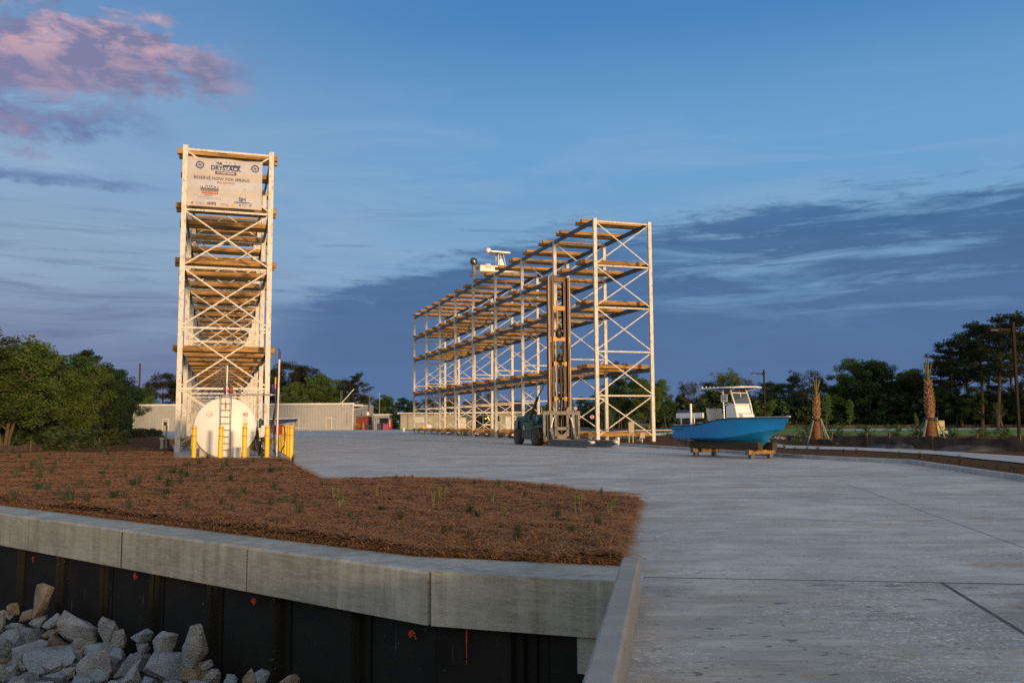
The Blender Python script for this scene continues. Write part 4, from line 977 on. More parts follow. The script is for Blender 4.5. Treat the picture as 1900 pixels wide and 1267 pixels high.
# folded stern tower / trolling arm seen as a white plank on posts
m_ = MB(); m_.box((.50, -.98, 1.22), (.10, .10, .32)) if 0 else None
m_.box((1.0, -.86, 1.33), (1.9, .10, .28), bev=.04)
for x in (.45, 1.35): m_.tube([(x, -.9, .9), (x, -.9, 1.24)], .03, 7)
m_.build('stern_bolster', 'gelwhite', bt1)
m_ = MB(); m_.tube([(1.22, -.98, .9), (1.22, -.98, 2.05)], .055, 8); m_.build('light_mast', 'gelwhite', bt1)
m_ = MB(); m_.box((.1, .2, 1.0), (.3, .7, .5), bev=.1) if 0 else m_.box((.55, 0, .95), (.7, 1.4, .2), bev=.05); m_.build('stern_locker', 'blackmetal', bt1)
def outboard(parent, x, z, s=1., grey='enginegrey', tilt=0.):
    m_ = MB(); prof = []
    for k, (zz, fx, rx, bx) in enumerate(((0, .05, .19, -.30), (.12, .12, .22, -.42), (.30, .13, .24, -.50), (.46, .10, .235, -.50), (.58, .02, .19, -.42), (.64, -.08, .10, -.30))):
        r = []
        for j in range(16):
            a = j / 16 * 6.2832; c, s_ = math.cos(a), math.sin(a); e = 3; cxx = math.copysign(abs(c) ** (2 / e), c); syy = math.copysign(abs(s_) ** (2 / e), s_)
            r.append((x + ((fx + bx) / 2 + cxx * (fx - bx) / 2) * s, syy * rx * s, z + zz * s))
        prof.append(r + [r[0]])
    m_.grid(prof); m_.add(prof[-1][:-1], [tuple(range(16))]); m_.add(prof[0][:-1], [tuple(range(15, -1, -1))]); c_ = m_.build('engine_cowl', 'engine', parent)
    m_ = MB(); m_.prism([(x - .32 * s, z), (x + .02 * s, z), (x - .02 * s, z - .35 * s), (x - .06 * s, z - .72 * s), (x - .24 * s, z - .74 * s), (x - .26 * s, z - .35 * s)], -.09 * s, .09 * s, 'Y')
    m_.box((x - .18 * s, 0, z - .62 * s), (.42 * s, .30 * s, .02 * s)); m_.box((x + .04 * s, 0, z - .1 * s), (.20 * s, .3 * s, .36 * s)); m_.build('engine_leg', grey, parent)
    m_ = MB(); m_.lathe([(.02 * s, -.42 * s), (.055 * s, -.30 * s), (.07 * s, -.1 * s), (.05 * s, .08 * s), (.01 * s, .16 * s)], (x - .14 * s, 0, z - .88 * s), 'X', 10); m_.prism([(x - .24 * s, z - .9 * s), (x - .05 * s, z - .9 * s), (x - .14 * s, z - 1.12 * s), (x - .22 * s, z - 1.12 * s)], -.012, .012, 'Y'); m_.box((x - .14 * s, 0, z - .78 * s), (.16 * s, .05 * s, .2 * s)); m_.build('gearcase', grey, parent)
    m_ = MB()
    for k in range(3):
        a = k * 2.094 + .4; d = Vector((0, math.cos(a), math.sin(a))); e = Vector((0, -d.z, d.y)); c = Vector((x - .50 * s, 0, z - .88 * s))
        m_.add([c + d * .03 * s - e * .04 * s, c + d * .20 * s - e * .09 * s + Vector((.05 * s, 0, 0)), c + d * .22 * s + e * .05 * s, c + d * .04 * s + e * .05 * s - Vector((.04 * s, 0, 0))], [(0, 1, 2, 3), (3, 2, 1, 0)])
    m_.build('propeller', 'chrome', parent, fix=False)
outboard(bt1, -.12, 1.02, 1.1)
text('hull_lettering', 'LANDMARK', .13, 'printblue', bt1, Matrix.Translation((.62, -1.185, .70)) @ Matrix.Rotation(math.pi / 2, 4, 'X'), .004, 1.1) if 0 else None
m_ = MB(); r_ = random.Random(5); x = .25
while x < .85: d = r_.uniform(.035, .06); m_.box((x, -1.128 - .012, .66), (d * .8, .006, .05)); x += d + .012
m_.build('hull_lettering', 'printblue', bt1)
m_ = MB(); m_.box((3.0, -.57, 2.3), (.42, .01, .42)); m_.build('paper_notice', 'printwhite', bt1)
m_ = MB()
for z in (2.42, 2.34, 2.26): m_.box((3.0, -.577, z), (.28, .004, .035))
m_.build('notice_print', 'printgrey', bt1)
for ch in kids(bt1):
    if ch.name.split('.')[0] in ('console', 'top_frame', 'windshield', 'hard_top', 'top_lining', 'rod_holder', 'leaning_post', 'seat_cushion', 'console_seat', 'paper_notice', 'notice_print', 'light_mast', 'engine_cowl'):
        for v_ in ch.data.vertices:
            if v_.co.z > 1.: v_.co.z = 1. + (v_.co.z - 1.) * .86
# timber blocks: two cross supports on steel feet, two long bunks
def W_(x, y, z=0): return boat_o + hd * x - rt * y + Vector((0, 0, z - KB_))
def support(x, label, grp=None):
    t = thing('timber_support', W_(x, 0, 0), -bh_, label, 'timber support'); m_ = MB(); m_.box((0, 0, .275), (.16, 1.5, .17), bev=.01); m_.build('timber', 'timber', t)
    for s in (-1, 1):
        m_ = MB(); m_.box((0, s * .55, .10), (.16, .2, .18)); m_.box((0, s * .55, .01), (.3, .26, .02)); m_.box((0, s * .77, .28), (.2, .03, .22)); m_.build('steel_foot', 'forksteel', t)
support(1.0, 'low sunlit timber cross block on steel feet under the stern of the blue boat')
support(4.3, 'low sunlit timber cross block on steel feet under the bow half of the blue boat')
for s, lb in ((-1, 'long dark timber bunk under the near side of the blue boat'), (1, 'long dark timber bunk under the far side of the blue boat')):
    m_ = MB(); m_.box((0, 0, .02), (4.1, .28, .32), bev=.012); o = m_.build('timber_bunk', 'timberend'); o.location = W_(2.65, s * .42, .495); o.rotation_euler = (0, 0, -bh_); tag(o, lb, 'timber bunk')

# ---- white boat on top of the right rack (lies across the rack, bow to the right)
b2o = RRO + RAX * (BAY[3] + 3.4) + RPX * -.9 + Vector((0, 0, RH + .36))
b2 = thing('skiff', b2o, YAW, 'white outboard skiff with a t-top stored on top of the right rack', 'boat')
sh2 = lambda t: .88 + .05 * t; kl2 = lambda t: .0 + .65 * max(0, (t - .75) / .25) ** 2; ch2 = lambda t: .22 + .35 * ss(.5, 1, t)
a_, b_, rows2 = hull(5.6, 2.2, sh2, kl2, ch2, lambda t: 1.08 * (1 - max(0, (t - .4) / .6) ** 2.5), lambda t: .92 * (1 - max(0, (t - .3) / .7) ** 2), 'hull', b2, 'gelwhite')
a_.build('hull', 'gelwhite', b2); b_.build('hull_bottom', 'gelwhite', b2)
m_ = MB()
for s in (-1, 1): m_.tube(rail(rows2, s, 0, -.02, .01), .03, 6)
m_.build('rub_rail', 'steel', b2)
m_ = MB(); m_.add([(p.x, p.y * s, p.z - .03) for s in (1,) for p in [r[-1] for r in rows2]] + [(p.x, -p.y, p.z - .03) for p in [r[-1] for r in reversed(rows2)]], [tuple(range(2 * len(rows2)))]); m_.build('deck', 'gelwhite', b2, fix=False)
m_ = MB(); m_.prism([(2.3, .8), (2.3, 1.7), (2.6, 1.75), (2.95, .8)], -.35, .35, 'Y'); m_.build('console', 'gelwhite', b2)
m_ = MB(); m_.box((1.15, 0, 1.05), (.5, .6, .28), bev=.06); m_.tube([(.7, -.6, .9), (.7, -.6, 1.1), (1.1, -.6, 1.1)], .03, 6); m_.build('stern_seat', 'vinyl', b2)
m_ = MB()
for s in (-1, 1): m_.tube([(2.2, s * .42, .9), (2.15, s * .42, 2.3)], .05, 7); m_.tube([(3.0, s * .40, .9), (2.7, s * .42, 2.35)], .035, 7); m_.tube([(2.35, s * .42, .9), (2.4, s * .42, 2.3)], .03, 7)
m_.build('top_frame', 'gelwhite', b2)
m_ = MB(); m_.prism([(1.25, 2.38), (3.3, 2.30), (3.45, 2.36), (3.3, 2.44), (1.3, 2.50)], -.8, .8, 'Y'); m_.build('hard_top', 'gelwhite', b2)
m_ = MB(); m_.box((2.4, -.3, 2.28), (.7, .5, .14)); m_.build('electronics_box', 'enginegrey', b2)
m_ = MB(); m_.lathe([(.05, -.10), (.25, -.08), (.28, .0), (.25, .08), (.05, .10)], (1.12, -.35, 2.58), 'Y', 12); m_.build('radar_dome', 'gelwhite', b2)
m_ = MB(); x = .55
while x < 1.9: m_.box((x, -1.02 - .055, .66), (.07, .006, .08)); x += .11 if abs(x - 1.2) > .08 else .3
m_.build('hull_lettering', 'blackmetal', b2)
outboard(b2, -.18, .98, 1.25)

# ================================================================== fuel tank and fittings
TKo = A(416.5, 850, 39.9); TKo.z = .1; TR = 1.36
tk = thing('fuel_tank', TKo, .30, 'large round white fuel tank lying on its side behind yellow bollards', 'tank')
zc = 1.6 - (793.0 - 784.9) / FPX * 39.9 - .1
m_ = MB(); m_.lathe([(TR * .02, -.06), (TR * .96, -.05), (TR - .02, -.02), (TR, .03), (TR, 6.6), (TR * .02, 6.7)], (0, 0, zc), 'Y', 72); m_.build('shell', 'tankwhite', tk)
for y in (.35, 5.9): m_ = MB(); m_.box((0, y, .42), (2.15, .3, .84)); m_.build('saddle', 'box', tk)
def disc(parent, x, z, r, m, y, name, n=24):
    MB().add([(x + r * math.cos(k * 6.2832 / n), y, z + r * math.sin(k * 6.2832 / n)) for k in range(n)], [tuple(range(n))]).build(name, m, parent, fix=False)
ex, ez = -.68, zc + .60
disc(tk, ex, ez, .135, 'printgrey', -.066, 'round_emblem'); disc(tk, ex, ez, .118, 'printwhite', -.070, 'emblem_field')
def dia(parent, x, z, r, m, nm='emblem_spot'): MB().add([(x - r, -.074, z), (x, -.074, z - r), (x + r, -.074, z), (x, -.074, z + r)], [(0, 1, 2, 3)]).build(nm, m, parent, fix=False)
dia(tk, ex + .01, ez + .06, .035, 'printyellow'); dia(tk, ex + .06, ez, .035, 'orange'); dia(tk, ex + .01, ez - .06, .035, 'hullblue'); MB().box((ex - .055, -.074, ez), (.07, .003, .02)).build('emblem_lettering', 'printgrey', tk)
sx, sz = .87, zc + .58
m_ = MB(); m_.box((sx, -.066, sz), (.24, .008, .22)); m_.build('maker_plate', 'printwhite', tk)
text('plate_lettering', 'PBT', .13, 'printred', tk, Matrix.Translation((sx, -.078, sz)) @ RX, .002, 1.1, .004)
m_ = MB(); m_.box((sx, -.074, sz + .095), (.2, .003, .018)); m_.box((sx, -.074, sz - .095), (.18, .003, .02)); m_.build('plate_border', 'printgrey', tk)
m_ = MB(); m_.box((sx - .01, -.066, sz - .27), (.22, .006, .20)); lab = m_.build('data_label', 'printwhite', tk)
m_ = MB()
for k in range(5): m_.box((sx - .01, -.071, sz - .20 - k * .035), (.17, .003, .007))
m_.build('label_print', 'printgrey', tk)
MB().box((sx - .01, -.066, sz - .43), (.23, .008, .11)).build('warning_label', 'printyellow', tk)
# ladder
m_ = MB(); lx = .02
for s in (-1, 1): m_.tube([(lx + s * .22, -.30, 0), (lx + s * .22, -.30, zc + TR + .12)], .019, 6)
for k in range(11): z = .30 + k * .297; m_.tube([(lx - .22, -.30, z), (lx + .22, -.30, z)], .015, 6)
for z in (.6, 1.6, 2.6): 
    for s in (-1, 1): m_.tube([(lx + s * .22, -.30, z), (lx + s * .22, -.04, z)], .01, 5)
m_.build('ladder', 'enginegrey', tk)
# top fittings
zt = zc + TR
m_ = MB(); m_.box((.02, .3, zt + .02), (.9, .6, .05)); m_.lathe([(.20, 0), (.20, .14), (.12, .16)], (.02, .25, zt), 'Z', 12); m_.build('manway', 'steel', tk)
m_ = MB(); m_.tube([(.03, .1, zt), (.03, .1, zt + 1.45)], .035, 8); m_.build('vent_pipe', 'white', tk)
m_ = MB(); m_.lathe([(.05, 0), (.10, .08), (.10, .26), (.05, .32)], (-.03, .35, zt + .15), 'Z', 10); m_.lathe([(.05, 0), (.09, .06), (.09, .28), (.06, .34)], (.20, .35, zt + .15), 'Z', 10); m_.build('tank_valve', 'red', tk)
m_ = MB(); px_ = 2.12
m_.tube([(.15, .2, zt + .13), (1.35, .1, zt + .13)], .045, 8); m_.tube([(1.3, .1, zt + .13), (px_, .0, zt + .12), (px_ + .05, 0, zt + .08), (px_ + .05, 0, .5)], .032, 8); m_.tube([(1.33, .1, zt + .13), (1.33, .1, .9)], .022, 7)
m_.lathe([(.07, -.06), (.07, .06)], (.78, .14, zt + .13), 'X', 8); m_.lathe([(.06, -.05), (.06, .05)], (1.33, .1, zt + .13), 'X', 8); m_.lathe([(.06, -.04), (.06, .04)], (px_ - .14, 0, zt + .12), 'X', 8); m_.lathe([(.05, -.04), (.05, .04)], (px_ + .05, 0, zt - .4), 'Z', 8)
m_.tube([(px_ + .05, 0, .6), (px_ + .05, 0, .08)], .05, 7); m_.lathe([(.14, 0), (.14, .04), (.06, .07)], (px_ + .05, 0, 0), 'Z', 12)
m_.build('supply_pipe', 'steel', tk)
m_ = MB(); m_.box((.55, .14, zt + .16), (.18, .16, .12), bev=.02); m_.build('valve_body', 'mastbar', tk)
m_ = MB(); m_.lathe([(.05, .0), (.09, .05), (.04, .14), (.02, .2)], (.56, .14, zt + .2), 'Z', 8); m_.build('valve_handle', 'teal', tk)
m_ = MB(); m_.tube([(.0, -.09, zt - .1), (.0, -.09, zt - .55)], .022, 7); m_.build('gauge_float', 'printyellow', tk)
m_ = MB(); m_.tube([(.0, -.09, zt - .33), (.0, -.09, zt - .48)], .035, 7); m_.build('gauge_cap', 'redstripe', tk)
m_ = MB(); m_.tube([(.0, -.085, zt - .5), (.0, -.085, .5)], .012, 6); m_.lathe([(.03, .42), (.03, .5)], (0, -.085, 0), 'Z', 8); m_.build('drain_pipe', 'white', tk)
m_ = MB(); m_.box((-1.28, .3, .62), (.32, .25, .5)); m_.build('junction_box', 'box', tk)
# pump equipment to the right of the tank
eq = thing('pump_stand', A(478, 850, 40.6) * 1, .30, 'dark pipe stand with black hoses and a green valve beside the white tank', 'pump'); eq.location.z = .1
m_ = MB(); 
for p, q in (((-.15, 0, 0), (-.05, 0, 1.35)), ((.35, 0, 0), (.22, 0, 1.25)), ((-.15, 0, .65), (.4, .05, .65)), ((-.1, 0, 1.3), (.9, 0, 1.3)), ((.9, 0, 0), (.9, 0, 1.3))): m_.tube([p, q], .03, 6)
m_.build('stand_frame', 'blackmetal', eq)
m_ = MB(); m_.tube([(-.05, -.1, 1.2), (.0, -.15, .7), (.18, -.15, .1), (.3, -.15, .04)], .07, 7); m_.tube([(-.2, -.05, 1.05), (-.08, -.12, .4), (.1, -.2, .05)], .06, 7); m_.tube([(.2, -.1, .9), (.1, -.1, .4), (.45, -.2, .1)], .05, 7); m_.build('hose', 'black', eq)
m_ = MB(); m_.lathe([(.06, 1.3), (.09, 1.4), (.09, 1.62), (.03, 1.72)], (.10, 0, 0), 'Z', 10); m_.build('filter_valve', 'teal', eq)
m_ = MB(); m_.lathe([(.05, -.25), (.24, -.22), (.26, .2), (.05, .26)], (-.1, .6, .45), 'Y', 14); m_.lathe([(.04, -.2), (.16, -.2), (.16, .2)], (.45, .5, .38), 'Y', 12); m_.build('motor', 'tan', eq)
o = MB(); o.lathe([(.155, 0), (.16, .02), (.185, .40), (.20, .41), (.20, .45), (.18, .45)], (0, 0, 0), 'Z', 18)
bk = thing('bucket', A(439.5, 852, 38.9), 0, 'white plastic bucket standing in front of the white tank', 'bucket'); bk.location.z = .1; o.build('pail', 'printwhite', bk)
m_ = MB(); m_.tube([(.19 * math.cos(a), -.02 - .19 * abs(math.sin(a)) * .6, .4 - .22 * math.sin(a)) for a in [k * math.pi / 10 for k in range(11)]], .006, 5); m_.build('bail_handle', 'steel', bk)
# dispenser: white meter box + red reel box on a stand
dp = thing('fuel_dispenser', A(509, 850, 39.4), .1, 'red fuel hose cabinet on a pipe stand beside the tall hose pole', 'fuel dispenser'); dp.location.z = .1
m_ = MB(); m_.tube([(-.36, 0, 0), (-.36, 0, 1.1)], .04, 7); m_.tube([(-.26, 0, 0), (-.26, 0, 1.0)], .025, 7); m_.box((0, .05, .93), (.8, .3, .04)); m_.build('stand', 'steel', dp)
m_ = MB(); m_.box((.13, 0, 1.20), (.34, .34, .42), bev=.02); m_.build('cabinet', 'red', dp)
m_ = MB(); m_.tube([(.28, 0, 1.4), (.42, -.05, 1.35), (.47, -.08, 1.0), (.45, -.1, .55), (.30, -.15, .2), (.1, -.18, .12), (-.05, -.15, .3)], .028, 7); m_.build('hose', 'black', dp)
m_ = MB(); m_.tube([(.455, -.095, .72), (.445, -.1, .52)], .038, 7); m_.build('hose_collar', 'printwhite', dp)
mb_ = thing('meter_box', A(491.5, 850, 39.6), .1, 'white electrical box on the post behind the fourth front bollard', 'electrical box'); mb_.location.z = .1
m_ = MB(); m_.box((0, 0, 1.13), (.36, .2, .52), bev=.01); m_.build('cabinet', 'printwhite', mb_); m_ = MB(); m_.tube([(.0, .05, 0), (0, .05, .9)], .03, 7); m_.build('post', 'steel', mb_)
# hose pole
hp = thing('hose_pole', A(513, 850, 38.9), 0, 'tall slender silver pole holding a black hose with a hook at its top', 'hose pole'); hp.location.z = .1
m_ = MB(); m_.tube([(0, 0, 0), (.05, 0, 4.35)], .042, 9); m_.build('pole', 'galv', hp)
m_ = MB(); m_.box((0, 0, .02), (.3, .3, .04)); 
for a in (0, 1.57, 3.14, 4.71): m_.bar((.12 * math.cos(a), .12 * math.sin(a), .03), (.03 * math.cos(a), .03 * math.sin(a), .2), .02, .02)
m_.build('base_plate', 'blackmetal', hp)
m_ = MB(); m_.tube([(.05, 0, 4.3), (.055, 0, 4.62)], .05, 8); m_.tube([(.055, 0, 4.62)] + [(.055 - .10 + .10 * math.cos(a), 0, 4.66 + .10 * math.sin(a)) for a in [k * math.pi / 8 for k in range(10)]], .028, 7); m_.build('balancer_head', 'blackmetal', hp)
m_ = MB(); m_.tube([(-.10, -.02, 3.0), (-.07, -.03, 2.2), (-.15, -.03, 1.2), (-.09, -.04, .6), (-.05, -.05, .15)], .035, 8); m_.tube([(-.09, 0, 2.2), (-.22, .05, 1.55), (-.30, .1, 1.3)], .03, 7); m_.build('hose', 'black', hp)
m_ = MB(); m_.tube([(-.13, 0, 4.6), (-.10, 0, 3.5)], .006, 4); m_.build('cable', 'blackmetal', hp)
m_ = MB(); m_.tube([(-.10, -.02, 3.5), (-.10, -.02, 3.2)], .035, 7); m_.build('breakaway_coupling', 'printyellow', hp); m_ = MB(); m_.tube([(-.10, -.02, 3.22), (-.10, -.02, 3.0)], .045, 7); m_.build('swivel', 'redstripe', hp)

# ================================================================== bollards
def bollard(loc, lb):
    t = thing('bollard', loc, 0, lb, 'bollard', 'yellow bollards round the fuel tank')
    m_ = MB(); r = .098; m_.lathe([(r, 0), (r, 1.42), (r * .97, 1.46), (r * .8, 1.48), (.01, 1.485)], (0, 0, 0), 'Z', 20); m_.build('sleeve', 'yellow', t)
    for z in (1.37, 1.04): m_ = MB(); m_.lathe([(r + .003, z), (r + .003, z + .03)], (0, 0, 0), 'Z', 20); m_.build('reflective_band', 'redstripe', t)
    return t
bl = [(359.2, 855.8, 'leftmost yellow bollard, in front of the left edge of the white tank', 0), (408, 855.2, 'yellow bollard beside the ladder of the white tank, leaning slightly', .02), (453, 854.8, 'yellow bollard right of the white bucket', 0), (495, 854, 'yellow bollard between the tank and the hose pole', 0), (539.7, 853.2, 'rightmost and nearest yellow bollard of the side row', 0), (534.8, 850.2, 'second yellow bollard of the side row counted from the front', 0), (529.5, 846.3, 'third yellow bollard of the side row counted from the front', 0), (525.6, 843.4, 'fourth yellow bollard of the side row counted from the front', 0), (522.6, 841.2, 'fifth yellow bollard of the side row counted from the front', 0), (520., 839.2, 'farthest yellow bollard of the side row', 0)]
b0 = bollard(G(*bl[0][:2]), bl[0][2])
for u, v, lb, tl in bl[1:]:
    b = dup(b0, G(u, v), 0, None, lb); b.rotation_euler = (0, tl, 0)
# ================================================================== trees
def leafcloud(m_, c, rx, rz, n, s, r, flatten=1.):
    V = m_.v; F = m_.f
    for _ in range(n):
        a = r.uniform(0, 6.2832); zz = r.uniform(-1, 1); q = r.random() ** .45; h = math.sqrt(1 - zz * zz)
        x = c[0] + rx * q * h * math.cos(a); y = c[1] + rx * q * h * math.sin(a); z = c[2] + rz * q * zz
        k = s * r.uniform(.6, 1.3); u = Vector((r.gauss(0, 1), r.gauss(0, 1), r.gauss(0, .6) * flatten)).normalized(); w = u.cross(Vector((r.gauss(0, 1), r.gauss(0, 1), r.gauss(0, 1)))).normalized()
        u *= k; w *= k * .55; o = len(V)
        V.append((x - u.x, y - u.y, z - u.z)); V.append((x + w.x, y + w.y, z + w.z)); V.append((x + u.x, y + u.y, z + u.z)); V.append((x - w.x, y - w.y, z - w.z)); F.append((o, o + 1, o + 2, o + 3))
def limb(m_, p, d, L, r0, r, bend=.25, n=5):
    pts = [Vector(p)]; d = d.normalized(); rs = [r0]
    for i in range(n):
        d = (d + Vector((r.gauss(0, bend), r.gauss(0, bend), r.gauss(.04, bend * .6)))).normalized(); pts.append(pts[-1] + d * L / n); rs.append(r0 * (1 - .75 * (i + 1) / n))
    m_.tube(pts, rs, 6, caps=False); return pts
def tree_proto(kind, seed, lm, bm_='bark'):
    """nominal height 10"""
    r = random.Random(seed); T = MB(); C_ = MB()
    if kind in ('broad', 'airy', 'clump', 'slim'):
        nst = 1 if kind in ('broad', 'slim') else r.choice((2, 3))
        for st in range(nst):
            lean = Vector((r.gauss(0, .12), r.gauss(0, .12), 1)) if nst == 1 else Vector((math.cos(st * 2.4 + seed) * .28, math.sin(st * 2.4 + seed) * .28, 1))
            tr = limb(T, (r.gauss(0, .15), r.gauss(0, .15), 0), lean, 7.6, .22 / nst ** .4, r, .07, 8)
            nb = {'broad': 17, 'airy': 13, 'clump': 10, 'slim': 12}[kind]
            for i in range(nb):
                t = (.22 if kind != 'airy' else .4) + .76 * i / nb; k = t * 8; p = tr[int(k)].lerp(tr[min(int(k) + 1, 8)], k % 1)
                a = i * 2.4 + r.uniform(-.5, .5); wid = {'broad': 3.4, 'airy': 3., 'clump': 2.8, 'slim': 1.3}[kind] * math.sin(math.pi * min(1, .22 + t * .72)) ** .7
                b = limb(T, p, Vector((math.cos(a), math.sin(a), .45 + .5 * t)), wid * r.uniform(.7, 1.1), .07, r, .18, 4)
                for j in (2, 3, 4):
                    rad_ = r.uniform(.55, .95) * (1 if kind != 'airy' else .8); q = b[j] + Vector((r.gauss(0, .3), r.gauss(0, .3), r.gauss(.1, .3)))
                    leafcloud(C_, q, rad_, rad_ * .65, int({'broad': 330, 'airy': 60, 'clump': 320, 'slim': 120}[kind] * rad_), .10, r)
                    if kind == 'airy':
                        for _ in range(2): limb(T, b[j], Vector((r.gauss(0, 1), r.gauss(0, 1), .6)), r.uniform(.6, 1.1), .022, r, .2, 3)
            leafcloud(C_, tr[-1] + Vector((0, 0, .5)), 1. if kind != 'slim' else .5, .9, 160 if kind != 'airy' else 50, .135, r)
    elif kind == 'pine':
        tr = limb(T, (0, 0, 0), Vector((r.gauss(0, .03), r.gauss(0, .03), 1)), 9.3, .17, r, .025, 9)
        for i in range(21):
            t = .42 + .57 * i / 21; k = t * 9; p = tr[min(int(k), 8)].lerp(tr[min(int(k) + 1, 9)], k % 1); a = i * 2.4 + r.uniform(-.6, .6)
            wid = 2.5 * math.sin(math.pi * min(.97, .28 + (t - .42) * 1.15)) ** .6 * r.uniform(.55, 1.15)
            b = limb(T, p, Vector((math.cos(a), math.sin(a), .25)), wid, .05, r, .16, 4)
            for j in (1, 2, 3, 4):
                if j == 1 and wid > 1.3: continue
                q = b[j] + Vector((r.gauss(0, .15), r.gauss(0, .15), .1)); leafcloud(C_, q, r.uniform(.45, .75), r.uniform(.2, .34), 105, .09, r, .6)
        leafcloud(C_, tr[-1], .5, .6, 160, .11, r)
    elif kind == 'dense':       # rounded evergreen
        limb(T, (0, 0, 0), Vector((0, 0, 1)), 8, .22, r, .03, 6)
        for i in range(62):
            a = r.uniform(0, 6.28); t = r.uniform(.12, 1); z = 1. + 8.2 * t; w = 3.3 * math.sin(math.pi * min(.93, .2 + t * .74)) ** .6 * r.uniform(.55, 1.08)
            leafcloud(C_, (math.cos(a) * w, math.sin(a) * w, z), r.uniform(.7, 1.2), r.uniform(.5, .8), 300, .10, r)
    C_.sm = [False] * len(C_.f)
    root = bpy.data.objects.new({'pine': 'pine_tree', 'dense': 'evergreen_tree'}.get(kind, 'broadleaf_tree'), None); COL.objects.link(root)
    zt_ = max(v[2] for v in C_.v); kz = 10. / zt_; C_.v = [(x * kz, y * kz, z * kz) for x, y, z in C_.v]; T.v = [(x * kz, y * kz, z * kz) for x, y, z in T.v]
    T.build('trunk', bm_, root, fix=False); C_.build('crown', lm, root, fix=False); root.location = (0, 0, 0); return root
PROT = {}; R_.seed(33)
for key, kind, seed, lm, bm_ in (('b1', 'broad', 1, 'leaf', 'bark'), ('b2', 'broad', 2, 'leaffresh', 'bark'), ('b3', 'broad', 3, 'leafdark', 'bark'), ('c1', 'clump', 4, 'leaf', 'barkwarm'), ('c2', 'clump', 5, 'leaffresh', 'barkwarm'), ('a1', 'airy', 6, 'leafdark', 'barkwarm'), ('a2', 'airy', 7, 'leaffresh', 'barkwarm'), ('p1', 'pine', 8, 'needle', 'bark'), ('p2', 'pine', 9, 'needle', 'bark'), ('p3', 'pine', 12, 'needlebrown', 'bark'), ('d1', 'dense', 10, 'needlebrown', 'bark'), ('d2', 'dense', 11, 'leafdark', 'bark'), ('s1', 'slim', 13, 'leaffresh', 'barkwarm')):
    PROT[key] = [tree_proto(kind, seed, lm, bm_), False]
def tree(key, u, D, vtop, label, group=None, wide=1., z0=0., rz=None):
    p = A(u, 780, D); top = A(u, vtop, D); h = top.z - z0; s = h / 10.
    root, used = PROT[key]; loc = Vector((p.x, p.y, z0)); rz = R_.uniform(0, 6.28) if rz is None else rz
    if not used: o = root; o.location = loc; o.rotation_euler = (0, 0, rz); o.scale = (s * wide, s * wide, s); PROT[key][1] = True
    else: o = dup(root, loc, rz, (s * wide, s * wide, s))
    for k in ('group', 'label', 'category'):
        if k in o: del o[k]
    return tag(o, label, 'tree', group)
# left wood, from near left receding to the metal building
gl = 'trees of the left wood'
LL = 'green leafy tree in the wood beyond the black silt fence at left'
for i, (k, u, D, vt, lb) in enumerate([
    ('c1', -40, 49, 612, None), ('c2', 12, 52, 622, 'multi stemmed tree with pale sunlit trunks at the far left edge'), ('b1', 45, 62, 650, None), ('p1', 62, 60, 630, 'pine top standing above the leafy trees at far left'), ('b2', 78, 58, 668, None), ('b1', 105, 66, 652, None),
    ('c2', 140, 64, 664, 'fresh green tree with pale forked trunk in the middle of the left wood'), ('p2', 162, 76, 646, 'pine with a pointed top in the middle of the left wood'), ('b3', 172, 76, 680, None), ('b1', 190, 88, 682, None), ('c1', 128, 72, 672, None), ('b2', 20, 66, 645, None),
    ('b3', 190, 100, 672, None), ('d2', 206, 120, 684, 'rounded dark tree at the right end of the left wood'), ('b3', 92, 78, 670, None), ('b1', -90, 52, 600, None), ('b3', -20, 70, 640, None), ('b2', 224, 150, 712, None), ('b3', 214, 135, 700, None), ('c1', 150, 92, 690, None), ('b1', 60, 84, 660, None)]):
    tree(k, u, D, vt, lb or LL, None if lb else gl, 1.15)
# behind the metal building
gc = 'trees behind the metal building'
LC = 'tall brownish evergreen behind the beige metal building'
for k, u, D, vt, lb in [('d1', 300, 190, 690, 'rounded evergreen between the left wood and the left rack'), ('b3', 268, 185, 718, 'small dark tree beside the dark pole behind the metal building'), ('b2', 285, 172, 735, 'low pale green tree just above the roof left of the rack'), ('p1', 330, 185, 700, None), ('d1', 345, 195, 690, None), ('d1', 500, 190, 682, None), ('d1', 538, 190, 670, None), ('d1', 572, 188, 677, 'tallest rounded evergreen behind the metal building'), ('d2', 600, 190, 700, None), ('b2', 530, 172, 706, 'fresh green tree above the roof right of the hose pole'), ('b2', 560, 170, 714, 'light green tree in the middle above the metal roof'), ('b1', 592, 172, 712, 'green tree above the third quarter of the metal roof'), ('b2', 622, 178, 694, 'tall light green tree behind the roof antennas'), ('b1', 645, 178, 700, None), ('p3', 664, 176, 690, 'tall pine with layered crown at the right end of the metal building'), ('p2', 652, 182, 705, None), ('b3', 680, 182, 730, None), ('b1', 700, 185, 738, None), ('b2', 735, 190, 731, 'round green tree left of the long rack'), ('b1', 720, 188, 740, None), ('b1', 755, 190, 736, None), ('b3', 775, 188, 742, None), ('d1', 470, 195, 690, None), ('d1', 430, 200, 700, None), ('d2', 385, 200, 705, None), ('b3', 670, 172, 745, None), ('b3', 640, 170, 735, None), ('b1', 605, 171, 730, None)]:
    tree(k, u, D * 1.3, vt, lb or LC if k[0] in 'dp' or lb else 'green leafy tree behind the beige metal building', None if lb else (gc if k[0] in 'dp' else 'leafy trees behind the metal building'))
gr = 'trees seen through the long rack'
